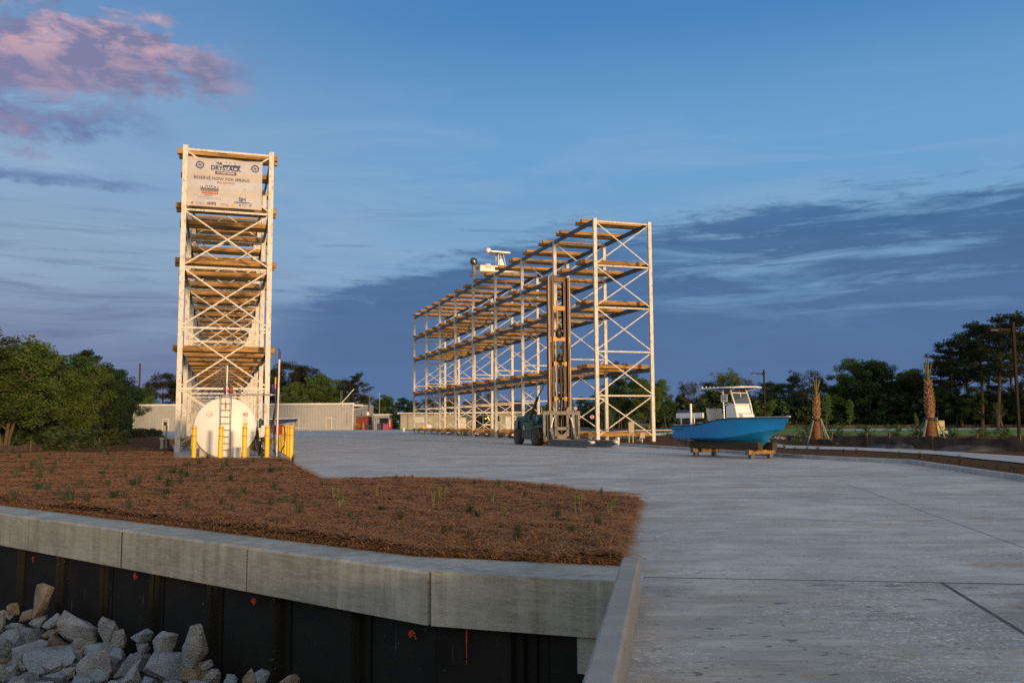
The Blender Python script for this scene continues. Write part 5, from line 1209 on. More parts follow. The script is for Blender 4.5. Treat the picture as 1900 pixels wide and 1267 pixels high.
for k, u, D, vt, lb in [('b1', 800, 200, 738, None), ('a1', 815, 175, 704, 'thin airy tree showing through the far bays of the long rack'), ('b3', 840, 200, 735, None), ('b2', 870, 210, 742, None), ('a1', 905, 180, 724, 'airy tree behind the house roof'), ('b3', 930, 215, 745, None), ('b1', 965, 220, 742, None), ('d2', 990, 230, 745, None), ('b3', 1020, 230, 742, None), ('b3', 1060, 220, 745, None), ('b1', 1085, 210, 735, None), ('d2', 1115, 200, 722, None), ('p2', 1148, 150, 668, 'tall pine with flat crown behind the end frame of the long rack'), ('b1', 1170, 160, 700, None), ('b2', 1190, 150, 703, None), ('b2', 1215, 140, 694, 'fresh green tree just right of the long rack'), ('b1', 1235, 150, 722, None), ('a2', 1130, 150, 705, None), ('b3', 1155, 165, 720, None), ('b3', 890, 220, 748, None), ('b1', 1205, 160, 715, None)]:
    tree(k, u, D * (1.25 if u < 1100 else 1.1), vt, lb or 'dark green tree in the wood seen through the long rack', None if lb else gr)
# right wood
g2 = 'trees of the right wood'
for k, u, D, vt, lb in [('b3', 1262, 150, 728, None), ('a1', 1290, 140, 706, 'grey bare branched tree left of the boat t-top'), ('b1', 1275, 145, 735, None), ('b3', 1315, 150, 725, None), ('a2', 1345, 140, 682, 'tall airy tree standing behind the boat t-top'), ('b1', 1335, 145, 705, None), ('a1', 1382, 140, 700, None), ('b3', 1375, 150, 715, None), ('b2', 1410, 130, 742, 'small yellow green tree beside the lamp post behind the boat'), ('b1', 1440, 140, 705, None), ('p2', 1472, 145, 695, 'dark conifer right of the distant lamp post'), ('d2', 1455, 150, 710, None), ('a1', 1508, 135, 684, 'bare crowned tree rising behind the left palm'), ('b3', 1520, 140, 700, None), ('b1', 1552, 135, 712, None), ('b2', 1580, 132, 660, 'largest fresh green tree between the two palms'), ('b1', 1612, 132, 664, None), ('b2', 1650, 135, 685, None), ('b1', 1635, 135, 675, None), ('p1', 1676, 140, 700, None), ('d2', 1665, 145, 705, None), ('b3', 1702, 130, 690, None), ('b1', 1708, 135, 686, 'dark leafy tree directly left of the right palm'), ('p3', 1752, 125, 664, None), ('p1', 1785, 118, 625, 'pine at the left shoulder of the tall pine group'), ('p2', 1822, 115, 592, 'tallest pine of the group left of the right lamp post'), ('p1', 1850, 112, 583, 'tall pine directly left of the right lamp post'), ('p2', 1800, 122, 610, None), ('p3', 1838, 125, 600, None), ('p2', 1905, 105, 574, 'pine cut off by the right frame edge behind the lamp post'), ('p1', 1880, 120, 605, None), ('p3', 1770, 128, 640, None), ('b3', 1740, 120, 715, None), ('b3', 1775, 118, 720, None), ('d2', 1810, 116, 715, None), ('d2', 1850, 116, 712, None), ('b3', 1890, 116, 708, None), ('b1', 1935, 110, 690, None), ('p1', 1960, 110, 600, None), ('b3', 1570, 142, 715, None), ('d2', 1610, 145, 715, None), ('b3', 1480, 150, 728, None), ('b3', 1420, 150, 725, None), ('d2', 2010, 110, 690, None), ('a1', 1860, 104, 745, 'leaning bare grey tree among the dark undergrowth at right')]:
    tree(k, u, D * 1.4, vt, lb or 'dark green tree standing in the wood beyond the right hand lawn', None if lb else g2, 1.1)
# saplings on the lawn
for u, D, vt, lb in ((1532, 130, 728, 'slim feathery sapling just right of the left palm'), (1576, 150, 740, 'thin young tree with a pale trunk between the two palms'), (1703, 140, 765, 'small sapling on the lawn left of the right palm'), (1137, 120, 757, 'thin sapling seen inside the end bay of the long rack')):
    tree('s1', u, D, vt, lb, None, .8)
# undergrowth that closes the foot of the woods
def under(pts, h, w, n, name, label, m='leafdark', s=.3, seed=1):
    r = random.Random(seed); m_ = MB(); segs = [(Vector(a), Vector(b)) for a, b in zip(pts[:-1], pts[1:])]; tot = sum((b - a).length for a, b in segs)
    for a, b in segs:
        L = (b - a).length; k = int(n * L / tot / 60)
        for _ in range(k):
            p = a.lerp(b, r.random()); hh = h * (.55 + .6 * abs(noise.noise(p * .15))) ; leafcloud(m_, (p.x + r.uniform(-w, w), p.y + r.uniform(-w, w), r.uniform(0, hh)), r.uniform(.8, 1.6), r.uniform(.5, 1.1), 60, s, r)
    m_.sm = [False] * len(m_.f); return tag(m_.build(name, m, fix=False), label, 'undergrowth', kind='stuff')
def AG(u, D): p = A(u, 780, D); return (p.x, p.y, 0)
under([AG(1150, 205), AG(1260, 200), AG(1400, 195), AG(1560, 190), AG(1720, 182), AG(1850, 168), AG(2050, 155)], 8, 5, 75000, 'undergrowth', 'dark undergrowth at the foot of the right wood', s=.48)
under([AG(640, 235), AG(760, 235), AG(900, 235), AG(1060, 235), AG(1160, 190)], 6.5, 4, 32000, 'undergrowth', 'dark undergrowth behind the long rack', s=.42, seed=2)
under([AG(-120, 55), AG(20, 56), AG(90, 64), AG(150, 78), AG(185, 100), AG(214, 150)], 3.2, 1.6, 42000, 'undergrowth', 'shaded undergrowth at the foot of the left wood', s=.24, seed=3)
under([AG(-120, 66), AG(20, 70), AG(100, 85), AG(160, 105), AG(195, 150), AG(208, 185)], 6, 3, 30000, 'undergrowth', 'deep shaded growth behind the left wood', s=.40, seed=4)
under([AG(225, 240), AG(420, 240), AG(660, 238)], 8.5, 3, 40000, 'undergrowth', 'shaded growth behind the metal building', s=.45, seed=5)

# ================================================================== shrubs, tufts and stalks
def tuft(seed, n, h, sp, m='grassblade', w=.006):
    r = random.Random(seed); m_ = MB()
    for _ in range(n):
        a = r.uniform(0, 6.28); l = h * r.uniform(.5, 1.1); o = r.uniform(.1, 1) * sp; b = Vector((r.gauss(0, .03), r.gauss(0, .03), 0)); d = Vector((math.cos(a), math.sin(a), 0)); s = Vector((-d.y, d.x, 0)) * w * r.uniform(.7, 1.3)
        p1 = b + d * o * .3 * l + Vector((0, 0, l * .6)); p2 = b + d * o * l + Vector((0, 0, l * (1 - .3 * o)))
        m_.add([b - s, b + s, p1 + s * .8, p1 - s * .8, p2], [(0, 1, 2, 3), (3, 2, 4)])
    return m_
def stalks(seed, n, h):
    r = random.Random(seed); m_ = MB()
    for _ in range(n):
        b = Vector((r.gauss(0, .05), r.gauss(0, .04), 0)); t = b + Vector((r.gauss(0, .06), r.gauss(0, .04), h * r.uniform(.7, 1.1))); m_.tube([b, b.lerp(t, .5) + Vector((r.gauss(0, .01), 0, 0)), t], [.009, .008, .006], 5)
    return m_
tp = []
for i, (kind, label) in enumerate((('t', 'green grass tuft planted in the pine straw bed'), ('t', 'small grass tuft growing in the pine straw'), ('f', 'dark fan leaved seedling in the pine straw bed'), ('s', 'cluster of pale cut stalks with small leaves in the pine straw bed'), ('s', 'short leafy green stem in the pine straw bed'))):
    root = thing({'t': 'grass_tuft', 'f': 'palmetto_seedling', 's': 'young_shrub'}[kind], (0, 0, 0), 0, label, 'plant', 'young plants in the pine straw bed: ' + label)
    if kind == 't': tuft(20 + i, 34 if i == 0 else 22, .30 if i == 0 else .2, .6).build('blades', 'grassblade', root, fix=False)
    elif kind == 'f': tuft(30, 22, .22, 1.5, w=.012).build('leaves', 'leafdark', root, fix=False)
    else:
        stalks(40 + i, 4 if i == 3 else 3, .42 if i == 3 else .26).build('stems', 'stalk', root); m_ = MB(); r = random.Random(i)
        for k in range(5): leafcloud(m_, (r.gauss(0, .07), r.gauss(0, .05), r.uniform(.2, .42 if i == 3 else .26)), .05, .05, 8, .024, r)
        m_.sm = [False] * len(m_.f); m_.build('foliage', 'leaffresh', root, fix=False)
    tp.append([root, False])
def plant(k, u, v, s=1., z=None):
    p = G(u, v, .13)
    if not inside(p.x, p.y, bed): return
    p.z = mz(p.x, p.y) - .01; root, used = tp[k]
    if used: dup(root, p, R_.uniform(0, 6.28), s)
    else: root.location = p; root.scale = (s, s, s); tp[k][1] = True
for k, u, v, s in [(3, 622, 926, .75), (3, 703, 925, .7), (3, 808, 944, .95), (3, 820, 932, .8), (3, 913, 938, .9), (3, 1073, 950, 1.), (0, 735, 890, .9), (0, 765, 890, .8), (0, 832, 905, 1.1), (0, 880, 902, .9), (0, 925, 903, 1.), (1, 943, 915, 1.2), (0, 975, 928, 1.), (0, 1005, 912, 1.1), (0, 1115, 922, 1.), (4, 1133, 958, 1.2), (4, 1135, 948, 1.), (2, 708, 955, 1.2), (0, 742, 970, 1.25), (2, 873, 954, 1.3), (2, 885, 968, 1.2), (2, 1036, 965, 1.2), (0, 1110, 985, 1.1), (0, 650, 967, 1.1), (0, 824, 997, 1.), (0, 960, 1005, 1.15), (1, 962, 995, 1.4), (4, 788, 1020, 1.), (4, 916, 1030, 1.), (1, 1088, 1018, 1.2), (4, 934, 980, .9), (0, 555, 962, 1.4), (1, 513, 978, 1.3), (0, 452, 920, 1.3), (1, 430, 955, 1.4), (0, 545, 935, 1.2), (0, 598, 905, 1.1), (0, 335, 905, 1.4), (0, 258, 898, 1.4), (1, 475, 940, 1.3), (0, 412, 942, 1.2), (0, 380, 895, 1.3), (1, 350, 930, 1.2), (1, 288, 920, 1.4), (0, 200, 905, 1.3), (1, 158, 930, 1.3), (0, 127, 925, 1.3), (1, 240, 945, 1.3), (0, 30, 885, 1.5), (1, 62, 900, 1.4), (0, 95, 882, 1.5), (1, 20, 925, 1.3), (0, 510, 912, 1.3), (1, 490, 895, 1.2), (0, 440, 870, 1.4), (0, 520, 875, 1.3), (1, 395, 865, 1.4), (0, 470, 860, 1.5), (0, 352, 868, 1.3), (1, 590, 945, 1.2), (4, 630, 950, 1.1), (1, 680, 985, 1.1), (0, 1060, 1000, 1.), (1, 870, 1000, 1.1), (1, 760, 930, 1.1), (1, 1010, 945, 1.1), (0, 170, 862, 1.6), (0, 210, 858, 1.6), (1, 110, 858, 1.6), (0, 270, 846, 1.6), (1, 60, 862, 1.6), (0, 232, 875, 1.5), (1, 300, 880, 1.4)]:
    plant(k, u, v, s * (.72 if k > 1 else .65))
for i in range(130):
    D = R_.uniform(14, 48); u = R_.uniform(-20, 560); p = A(u, 800, D); v = 633.5 + (CP.z - .13) / D * FPX + FPX * .0905; plant(R_.choice((0, 1, 1, 2)), u, v - u * 0, R_.uniform(.8, 1.35))
# weeds and shrubs of the right beds
def rp(k, u, v, s, z=.05):
    p = G(u, v, z); dup(tp[k][0], p, R_.uniform(0, 6.28), s, ['grass tuft planted in the bed behind the concrete kerb', 'small grass tuft behind the concrete kerb', '', '', 'leafy stem behind the concrete kerb'][k])['group'] = 'plants behind the concrete kerb' + str(k)
for i, (u, v) in enumerate([(1475, 834), (1498, 836), (1517, 838), (1545, 839), (1566, 840), (1590, 841), (1640, 845), (1668, 846), (1706, 850), (1727, 853), (1762, 857), (1782, 859), (1805, 863), (1826, 866), (1600, 841.5), (1690, 849), (1745, 854), (1455, 833), (1850, 871), (1880, 877)]): rp(0 if i % 3 else 1, u, v, R_.uniform(.8, 1.25))
sp_ = {}
def shrub(u, D, h, w, label, m='leaf', n=500, s=.06, group=None, z=0., name='shrub'):
    key = (m, n, s)
    if key not in sp_:
        root = bpy.data.objects.new(name, None); COL.objects.link(root); r = random.Random(len(sp_) + 77); m_ = MB(); t_ = MB()
        for k in range(10): limb(t_, (r.gauss(0, .05), r.gauss(0, .05), 0), Vector((r.gauss(0, .5), r.gauss(0, .5), 1)), .8, .012, r, .15, 3)
        for k in range(n // 25): leafcloud(m_, (r.gauss(0, .22), r.gauss(0, .22), r.uniform(.15, .95)), .22, .16, 25, s, r)
        m_.sm = [False] * len(m_.f); m_.build('foliage', m, root, fix=False); t_.build('stems', 'bark', root, fix=False); sp_[key] = [root, False]
    root, used = sp_[key]; p = A(u, 780, D); loc = Vector((p.x, p.y, z))
    if used: o = dup(root, loc, R_.uniform(0, 6.28), (w, w, h))
    else: o = root; o.location = loc; o.scale = (w, w, h); sp_[key][1] = True
    if 'group' in o: del o['group']
    return tag(o, label, 'shrub', group)
for u, D, h, lb in ((1550, 78, 1.3, 'rounded green shrub right of the left palm'), (1602, 76, 1.2, 'green shrub behind the silt fence between the palms'), (1655, 77, 1.2, 'green shrub behind the silt fence, second left of the right palm'), (1706, 77, 1.2, 'green shrub just left of the right palm'), (1497, 80, 1.2, 'pale shrub left of the left palm'), (1762, 74, 1.0, 'loose shrub just right of the right palm'), (1818, 72, .9, 'low shrub behind the silt fence near the lamp post'), (1860, 74, 1.0, 'low brownish shrub left of the lamp post')):
    shrub(u, D, h, h * 1.15, lb)
for i in range(26):
    u = R_.uniform(1225, 1900); shrub(u, R_.uniform(52, 95), R_.uniform(.3, .7), R_.uniform(.5, 1.0), 'low weedy shrub in the rough bed beyond the kerb', 'leaffresh', 300, .07, 'weedy shrubs in the bed beyond the kerb', name='weed_shrub')
# clipped hedge by the building
hg = thing('hedge', AG(262, 100), 0, 'low dark green hedge running up to the yellow bicycle', 'hedge'); m_ = MB(); r = random.Random(8)
a_ = Vector(AG(232, 92)); b_ = Vector(AG(296, 112)); o_ = hg.location
for _ in range(150): p = a_.lerp(b_, r.random()) - o_; leafcloud(m_, (p.x + r.gauss(0, .4), p.y + r.gauss(0, .4), r.uniform(.1, .85)), .4, .3, 60, .08, r)
m_.sm = [False] * len(m_.f); m_.build('foliage', 'leafdark', hg, fix=False)
for u, D, s, lb in ((115, 51, 1.2, 'low bush in front of the left wood, leftmost of two'), (158, 56, 1.3, 'low bush in front of the left wood, right of its twin'), (192, 62, 1.2, 'round bush at the end of the left silt fence'), (218, 64, 1.1, 'round bush just left of the dark hedge')): shrub(u, D, s, s * 1.4, lb, 'leafdark', 700, .09)

# ================================================================== silt fences
def silt(pts, h, label, n_=1, stakes=True):
    pts = [Vector(p) for p in pts]; t = thing('silt_fence', pts[0], 0, label, 'silt fence'); o = pts[0]; m_ = MB(); r = random.Random(int(h * 100) + len(pts)); rows = []; sk = []
    for a, b in zip(pts[:-1], pts[1:]):
        L = (b - a).length; n = max(2, int(L / .35))
        for k in range(n):
            p = a.lerp(b, k / n) - o; wob = .05 * math.sin(k * 1.3) + r.gauss(0, .02); d = (b - a).normalized(); q = p + Vector((-d.y, d.x, 0)) * wob; sag = .10 * abs(math.sin(k * .5)) + r.gauss(0, .012)
            rows.append([q, q + Vector((0, 0, h * .35)) + Vector((-d.y, d.x, 0)) * r.gauss(0, .04), q + Vector((0, 0, h * .7)) + Vector((-d.y, d.x, 0)) * r.gauss(0, .04), q + Vector((0, 0, h - sag))])
            if k % 7 == 0: sk.append(p)
    m_.grid(rows); m_.build('fabric', 'fabric', t, fix=False)
    for p in sk:
        m_ = MB(); m_.bar(p - Vector((0, .06, .1)), p + Vector((r.gauss(0, .03), -.06, h * 1.2)), .04, .04); m_.build('stake', 'stake', t)
G3 = lambda u, v: tuple(G(u, v))
silt([G3(1545, 829), G3(1650, 832), G3(1730, 834.5), G3(1893, 839), G3(1990, 842)], .72, 'long brownish black silt fence behind the palms at right')
silt([G3(1462, 817), G3(1500, 822), G3(1550, 829)], .45, 'short sagging black silt fence left of the left palm')
silt([AG(-70, 44), AG(0, 46.5), AG(60, 49), AG(130, 54), AG(178, 58), AG(205, 66)], .55, 'low black silt fence along the foot of the left wood')
silt([AG(1290, 185), AG(1440, 182), AG(1600, 176), AG(1740, 168), AG(1900, 158), AG(2000, 150)], .55, 'distant black silt fence along the right wood')
# black plastic heaps
def heap(u, v, w, h, label, m='tarp', seed=1, d=None, name='plastic_sheet', cat='plastic sheet'):
    r = random.Random(seed); m_ = MB(); rows = []; N = 16
    for j in range(N + 1):
        row = []
        for i in range(N + 1):
            x, y = i / N * 2 - 1, j / N * 2 - 1; e = max(0, 1 - (abs(x) ** 2.5 + abs(y) ** 2.5)); z = h * e ** .5 * (.7 + .5 * noise.noise(Vector((x * 2 + seed, y * 2, 1)))) + .05 * noise.noise(Vector((x * 6, y * 6, seed))); row.append((x * w / 2, y * (d or w * .4) / 2, max(-.02, z)))
        rows.append(row)
    m_.grid(rows); o = m_.build(name, m, fix=False); o.location = G(u, v, .03); tag(o, label, cat)
heap(1594, 829, 1.2, .42, 'small black plastic covered heap between the palms', seed=2)
heap(1645, 831.5, 2.2, .3, 'long black plastic heap between the palms', seed=3); heap(1555, 826, 1.0, .35, 'black plastic heap at the foot of the left palm', seed=4); heap(1670, 834, 1.6, .35, 'black plastic bulge left of the right palm', seed=5); heap(1800, 838, 3.6, .36, 'long black plastic roll in front of the silt fence at right', seed=6, d=.8)
heap(1478, 822, 1.6, .3, 'low black plastic heap left of the left palm', seed=9)
def stones(u, v, w, n, s, label, seed):
    r = random.Random(seed); m_ = MB()
    for _ in range(n):
        c = Vector((r.uniform(-w, w), r.uniform(-.35, .35), r.uniform(.03, .12 + s)))
        k = s * r.uniform(.5, 1.2); n_ = 6; V = [c + Vector((r.gauss(0, 1), r.gauss(0, 1), r.gauss(0, .7))).normalized() * k for _ in range(8)]
        bm = bmesh.new(); [bm.verts.new(p) for p in V]; bmesh.ops.convex_hull(bm, input=bm.verts); bm.verts.index_update(); m_.add([q.co.copy() for q in bm.verts], [tuple(x.index for x in f.verts) for f in bm.faces]); bm.free()
    o = m_.build('rubble', 'rubble'); o.location = G(u, v, .05); tag(o, label, 'rubble', kind='stuff')
stones(1880, 834, .95, 60, .17, 'white broken rubble heaped beside the right lamp post', 1)
stones(1632, 827, .5, 22, .09, 'small white stones between the palms', 2); stones(1558, 827.5, .35, 12, .07, 'few white stones at the foot of the left palm', 3)
stones(1435, 815, .9, 40, .08, 'pale stones at the bend of the sidewalk behind the boat bow', 4); stones(1655, 826, .3, 10, .08, 'few white stones near the middle of the silt fence', 5)

# ================================================================== palms
def palm(u, v, htrunk, vtop, label, seed, slim):
    p = G(u, v); t = thing('palm_tree', p, 0, label, 'palm tree'); r = random.Random(seed); top = A(u, vtop, p.y).z; m_ = MB(); H = htrunk; r0 = .30 * slim; n = 14
    lean = .12 * (-1 if seed == 1 else 1); cen = lambda z: Vector((lean * (1 - z / H) * .6 - lean * .3, 0, z))
    m_.tube([cen(H * k / n) for k in range(n + 1)], [r0 * (1.02 - .58 * (k / n)) * (1 + .05 * math.sin(k * 5)) for k in range(n + 1)], 14)
    k = 0
    for k in range(46):       # ring scars
        z = .1 + k * .035; m_.lathe([(r0 * (1.12 - .3 * z / H) + .012, -.008), (r0 * (1.12 - .3 * z / H) + .018, .004), (r0 * (1.1 - .3 * z / H) + .002, .016)], cen(z), 'Z', 14) if z < 1.75 else None
    m_.build('trunk', 'palmtrunk', t)
    m_ = MB(); z = 1.72; i = 0
    while z < H - .05:
        f = (z - 1.7) / (H - 1.5); R0 = r0 * (.56 - .36 * max(0, f - .25)); a = i * 2.399 + r.uniform(-.15, .15); d = Vector((math.cos(a), math.sin(a), 0)); s = Vector((-d.y, d.x, 0)); L = r.uniform(.2, .34) * (1 - .35 * f); c = cen(min(z, H)); c.z = z
        for sg in (-1, 1):
            b0 = c + d * R0 * .85 + s * sg * .08; t0 = c + d * (R0 + .07 + .06 * r.random()) + s * (sg * .015 + r.gauss(0, .02)) + Vector((0, 0, L))
            m_.add([b0 - s * .035, b0 + s * .035, t0 + s * .03, t0 - s * .03, b0 - s * .035 + d * .03, b0 + s * .035 + d * .03, t0 + s * .03 + d * .03, t0 - s * .03 + d * .03], [(0, 1, 2, 3), (7, 6, 5, 4), (0, 4, 5, 1), (1, 5, 6, 2), (2, 6, 7, 3), (3, 7, 4, 0)])
        z += .022 * (1.2 if i > 20 else 1); i += 1
    m_.build('boots', 'palmboot', t)
    m_ = MB(); c = cen(H)
    for k in range(11):
        a = k * 2.4; d = Vector((math.cos(a), math.sin(a), 0)); sp = .05 + .36 * (k / 11); hh = (top - H) * (r.uniform(.8, 1.) if k < 5 else r.uniform(.6, .85)); b = c + d * .06; e = c + d * sp + Vector((0, 0, hh)); m_.tube([b, b.lerp(e, .5) - d * .01, e], [.03, .04 if k < 4 else .02, .012], 5)
    m_.build('spear_fronds', 'palmleaf', t)
    for k in range(4):
        a = k * 1.571 + .6; d = Vector((math.cos(a), math.sin(a), 0)); m_ = MB(); m_.bar(d * (r0 + .04) + Vector((0, 0, 1.62)), d * 1.0 + Vector((0, 0, .03)), .09, .045); m_.build('brace', 'bracewood' , t)
    m_ = MB(); m_.lathe([(r0 + .01, 1.52), (r0 + .05, 1.53), (r0 + .05, 1.65), (r0 + .01, 1.66)], (0, 0, 0), 'Z', 14)
    for k in range(5): a = k * 1.257; m_.box((math.cos(a) * (r0 + .06), math.sin(a) * (r0 + .06), 1.58), (.09, .05, .2), rz=a + 1.57)
    m_.build('strap', 'blackmetal', t)
palm(1517, 824.3, 3.2, 697, 'left braced palm trunk without fronds, the shorter of the two', 1, .92)
palm(1729, 832, 3.7, 659, 'right braced palm trunk without fronds, the taller of the two', 2, 1.)

# ================================================================== lamps, poles, signs, boxes
def lamp(u, v, vtop, arm, label, bm=False):
    p = G(u, v); top = A(u - 10, vtop, p.y).z; t = thing('street_lamp', p, .12, label, 'street lamp'); m_ = MB(); m_.box((0, 0, top / 2), (.12, .12, top)); m_.box((0, 0, .05), (.3, .3, .1), bev=.02); m_.build('pole', 'bronze', t)
    m_ = MB(); m_.box((-arm * .3, 0, top - .38), (arm * .6, .06, .10)); m_.box((-.02, 0, top - .38), (.2, .2, .3)); m_.build('arm', 'bronze', t)
    m_ = MB(); m_.prism([(-arm * .55, top - .42), (-arm * .55, top - .33), (-arm * .9, top - .31), (-arm, top - .35), (-arm, top - .40)], -.17, .17, 'Y'); h = m_.build('lamp_head', 'bronze', t); m_ = MB(); m_.box((-arm * .8, 0, top - .425), (arm * .3, .24, .012)); m_.build('lens', 'plastic', h)
lamp(1893, 836, 598, 1.35, 'tall bronze lamp post with a flat head at the right frame edge')
lamp(1421, 809.5, 686, 1.25, 'distant bronze lamp post rising behind the bow of the blue boat')
def pole(u, v, vtop, r, m, label, cat='pole', name='utility_pole', lean=0, h2=None):
    p = G(u, v); top = A(u, vtop, p.y).z; t = MB(); t.tube([(0, 0, 0), (lean, 0, top)], [r, r * .8], 8); o = t.build(name, m); o.location = p; tag(o, label, cat)
pole(256, 797.5, 674, .28, 'bark', 'dark bare wooden pole rising behind the metal building at left')
pole(237.5, 799, 728, .16, 'barkwarm', 'pale dead trunk standing at the end of the left wood', 'dead tree', 'dead_trunk')
p_ = G(683, 796.8); gl_ = thing('globe_lamp', p_, 0, 'leaning pale pole with a white globe lamp right of the red container', 'lamp'); hh = A(683, 731, p_.y).z
m_ = MB(); m_.tube([(0, 0, 0), (-.2, 0, 1.9), (.35, 0, hh)], .16, 8); m_.build('pole', 'barkwarm', gl_); m_ = MB(); m_.lathe([(.02, -.5), (.28, -.36), (.38, 0), (.28, .36), (.02, .5)], (-.1, -.2, 4.6 * .75), 'Z', 14); m_.build('globe', 'gelwhite', gl_)
pole(703.5, 796, 728, .06, 'steel', 'thin antenna mast behind the small white shed', 'mast', 'antenna_mast')
pole(839, 795, 675, .13, 'barkwarm', 'slim wooden pole seen through the far end of the long rack')
pole(1117, 795, 776, .05, 'tan', 'short pale marker post left of the end frame of the long rack', 'post', 'marker_post')
def stop(u, v, vc, label):
    p = G(u, v); z = A(u, vc, p.y).z; t = thing('stop_sign', p, 0, label, 'stop sign'); r = .40; m_ = MB(); m_.box((0, 0, z / 2), (.07, .07, z)); m_.build('post', 'bronze', t)
    m_ = MB(); oct_ = [(r * math.cos(.3927 + k * .7854), z + r * math.sin(.3927 + k * .7854)) for k in range(8)]; m_.prism(oct_, -.07, -.05, 'Y'); m_.build('sign_border', 'printwhite', t)
    m_ = MB(); m_.prism([(x * .93, z + (y - z) * .93) for x, y in oct_], -.085, -.072, 'Y'); m_.build('sign_face', 'signred', t); text('lettering', 'STOP', .33, 'printwhite', t, Matrix.Translation((0, -.09, z)) @ RX, .002, .95, .012)
stop(1099, 797, 773.5, 'stop sign left of the end frame of the long rack'); stop(1161.5, 796, 769.5, 'stop sign inside the end bay of the long rack near the green car')
pole(1083, 798, 765, .06, 'bronze', 'slim brown post right of the forklift', 'post', 'marker_post')
# cabinets by the long rack
t = thing('utility_cabinet', G(1171, 822.5), .1, 'beige meter cabinet on two posts at the right end of the long rack', 'cabinet'); m_ = MB()
for x in (-.14, .14): m_.box((x, 0, .6), (.07, .07, 1.2))
m_.build('post', 'box', t); m_ = MB(); m_.box((0, -.06, 1.13), (.40, .22, .78), bev=.015); m_.box((0, -.175, 1.13), (.34, .01, .70)); m_.build('cabinet_box', 'box', t)
t = thing('utility_cabinet', G(1191.5, 822.5), .1, 'small beige box on a short post beside the last rack post', 'cabinet'); m_ = MB(); m_.tube([(0, 0, 0), (0, 0, .35)], .05, 7); m_.build('post', 'steel', t); m_ = MB(); m_.box((0, 0, .55), (.36, .24, .36), bev=.01); m_.box((0, -.01, .75), (.2, .2, .05)); m_.build('cabinet_box', 'box', t)
t = thing('vent_stub', G(1147.5, 825), 0, 'short white pipe stub just beyond the fork tips', 'pipe'); m_ = MB(); m_.tube([(0, 0, 0), (0, 0, .42)], .08, 9); m_.lathe([(.1, .36), (.1, .48), (.03, .52)], (0, 0, 0), 'Z', 10); m_.build('pipe', 'printwhite', t)
t = thing('transformer_box', G(1741, 805, .02), .2, 'tan transformer cabinet on a grey base behind the right palm', 'cabinet'); m_ = MB(); m_.box((0, 0, .9), (1.0, .9, 1.0), bev=.04); m_.box((0, -.46, .9), (.9, .02, .86)); m_.build('cabinet_box', 'tan', t); m_ = MB(); m_.box((.1, 0, .2), (1.3, 1.1, .4)); m_.build('base', 'rimgrey', t)
m_ = MB(); m_.box((0, 0, .22), (.18, .18, .44)); o = m_.build('wood_stub', 'stake'); o.location = G(1760, 834.5); tag(o, 'short square wooden stub right of the right palm', 'post')
# left: small service posts
t = thing('service_post', G(305, 838), .3, 'white utility pedestal with a tall thin post left of the left rack', 'utility pedestal'); m_ = MB(); m_.box((-.14, 0, .35), (.16, .14, .7)); m_.box((-.14, 0, .74), (.24, .2, .12)); m_.build('pedestal', 'rimgrey', t); m_ = MB(); m_.box((.08, 0, .75), (.09, .09, 1.5)); m_.build('post', 'bracewood', t)
m_ = MB(); m_.box((0, 0, 0), (1.2, .3, .34), bev=.01); o = m_.build('timber_stack', 'timberend'); o.location = G(321, 837) + Vector((0, 0, .55)); o.rotation_euler = (0, 0, .3); tag(o, 'short weathered timber end left of the left rack foot', 'timber')

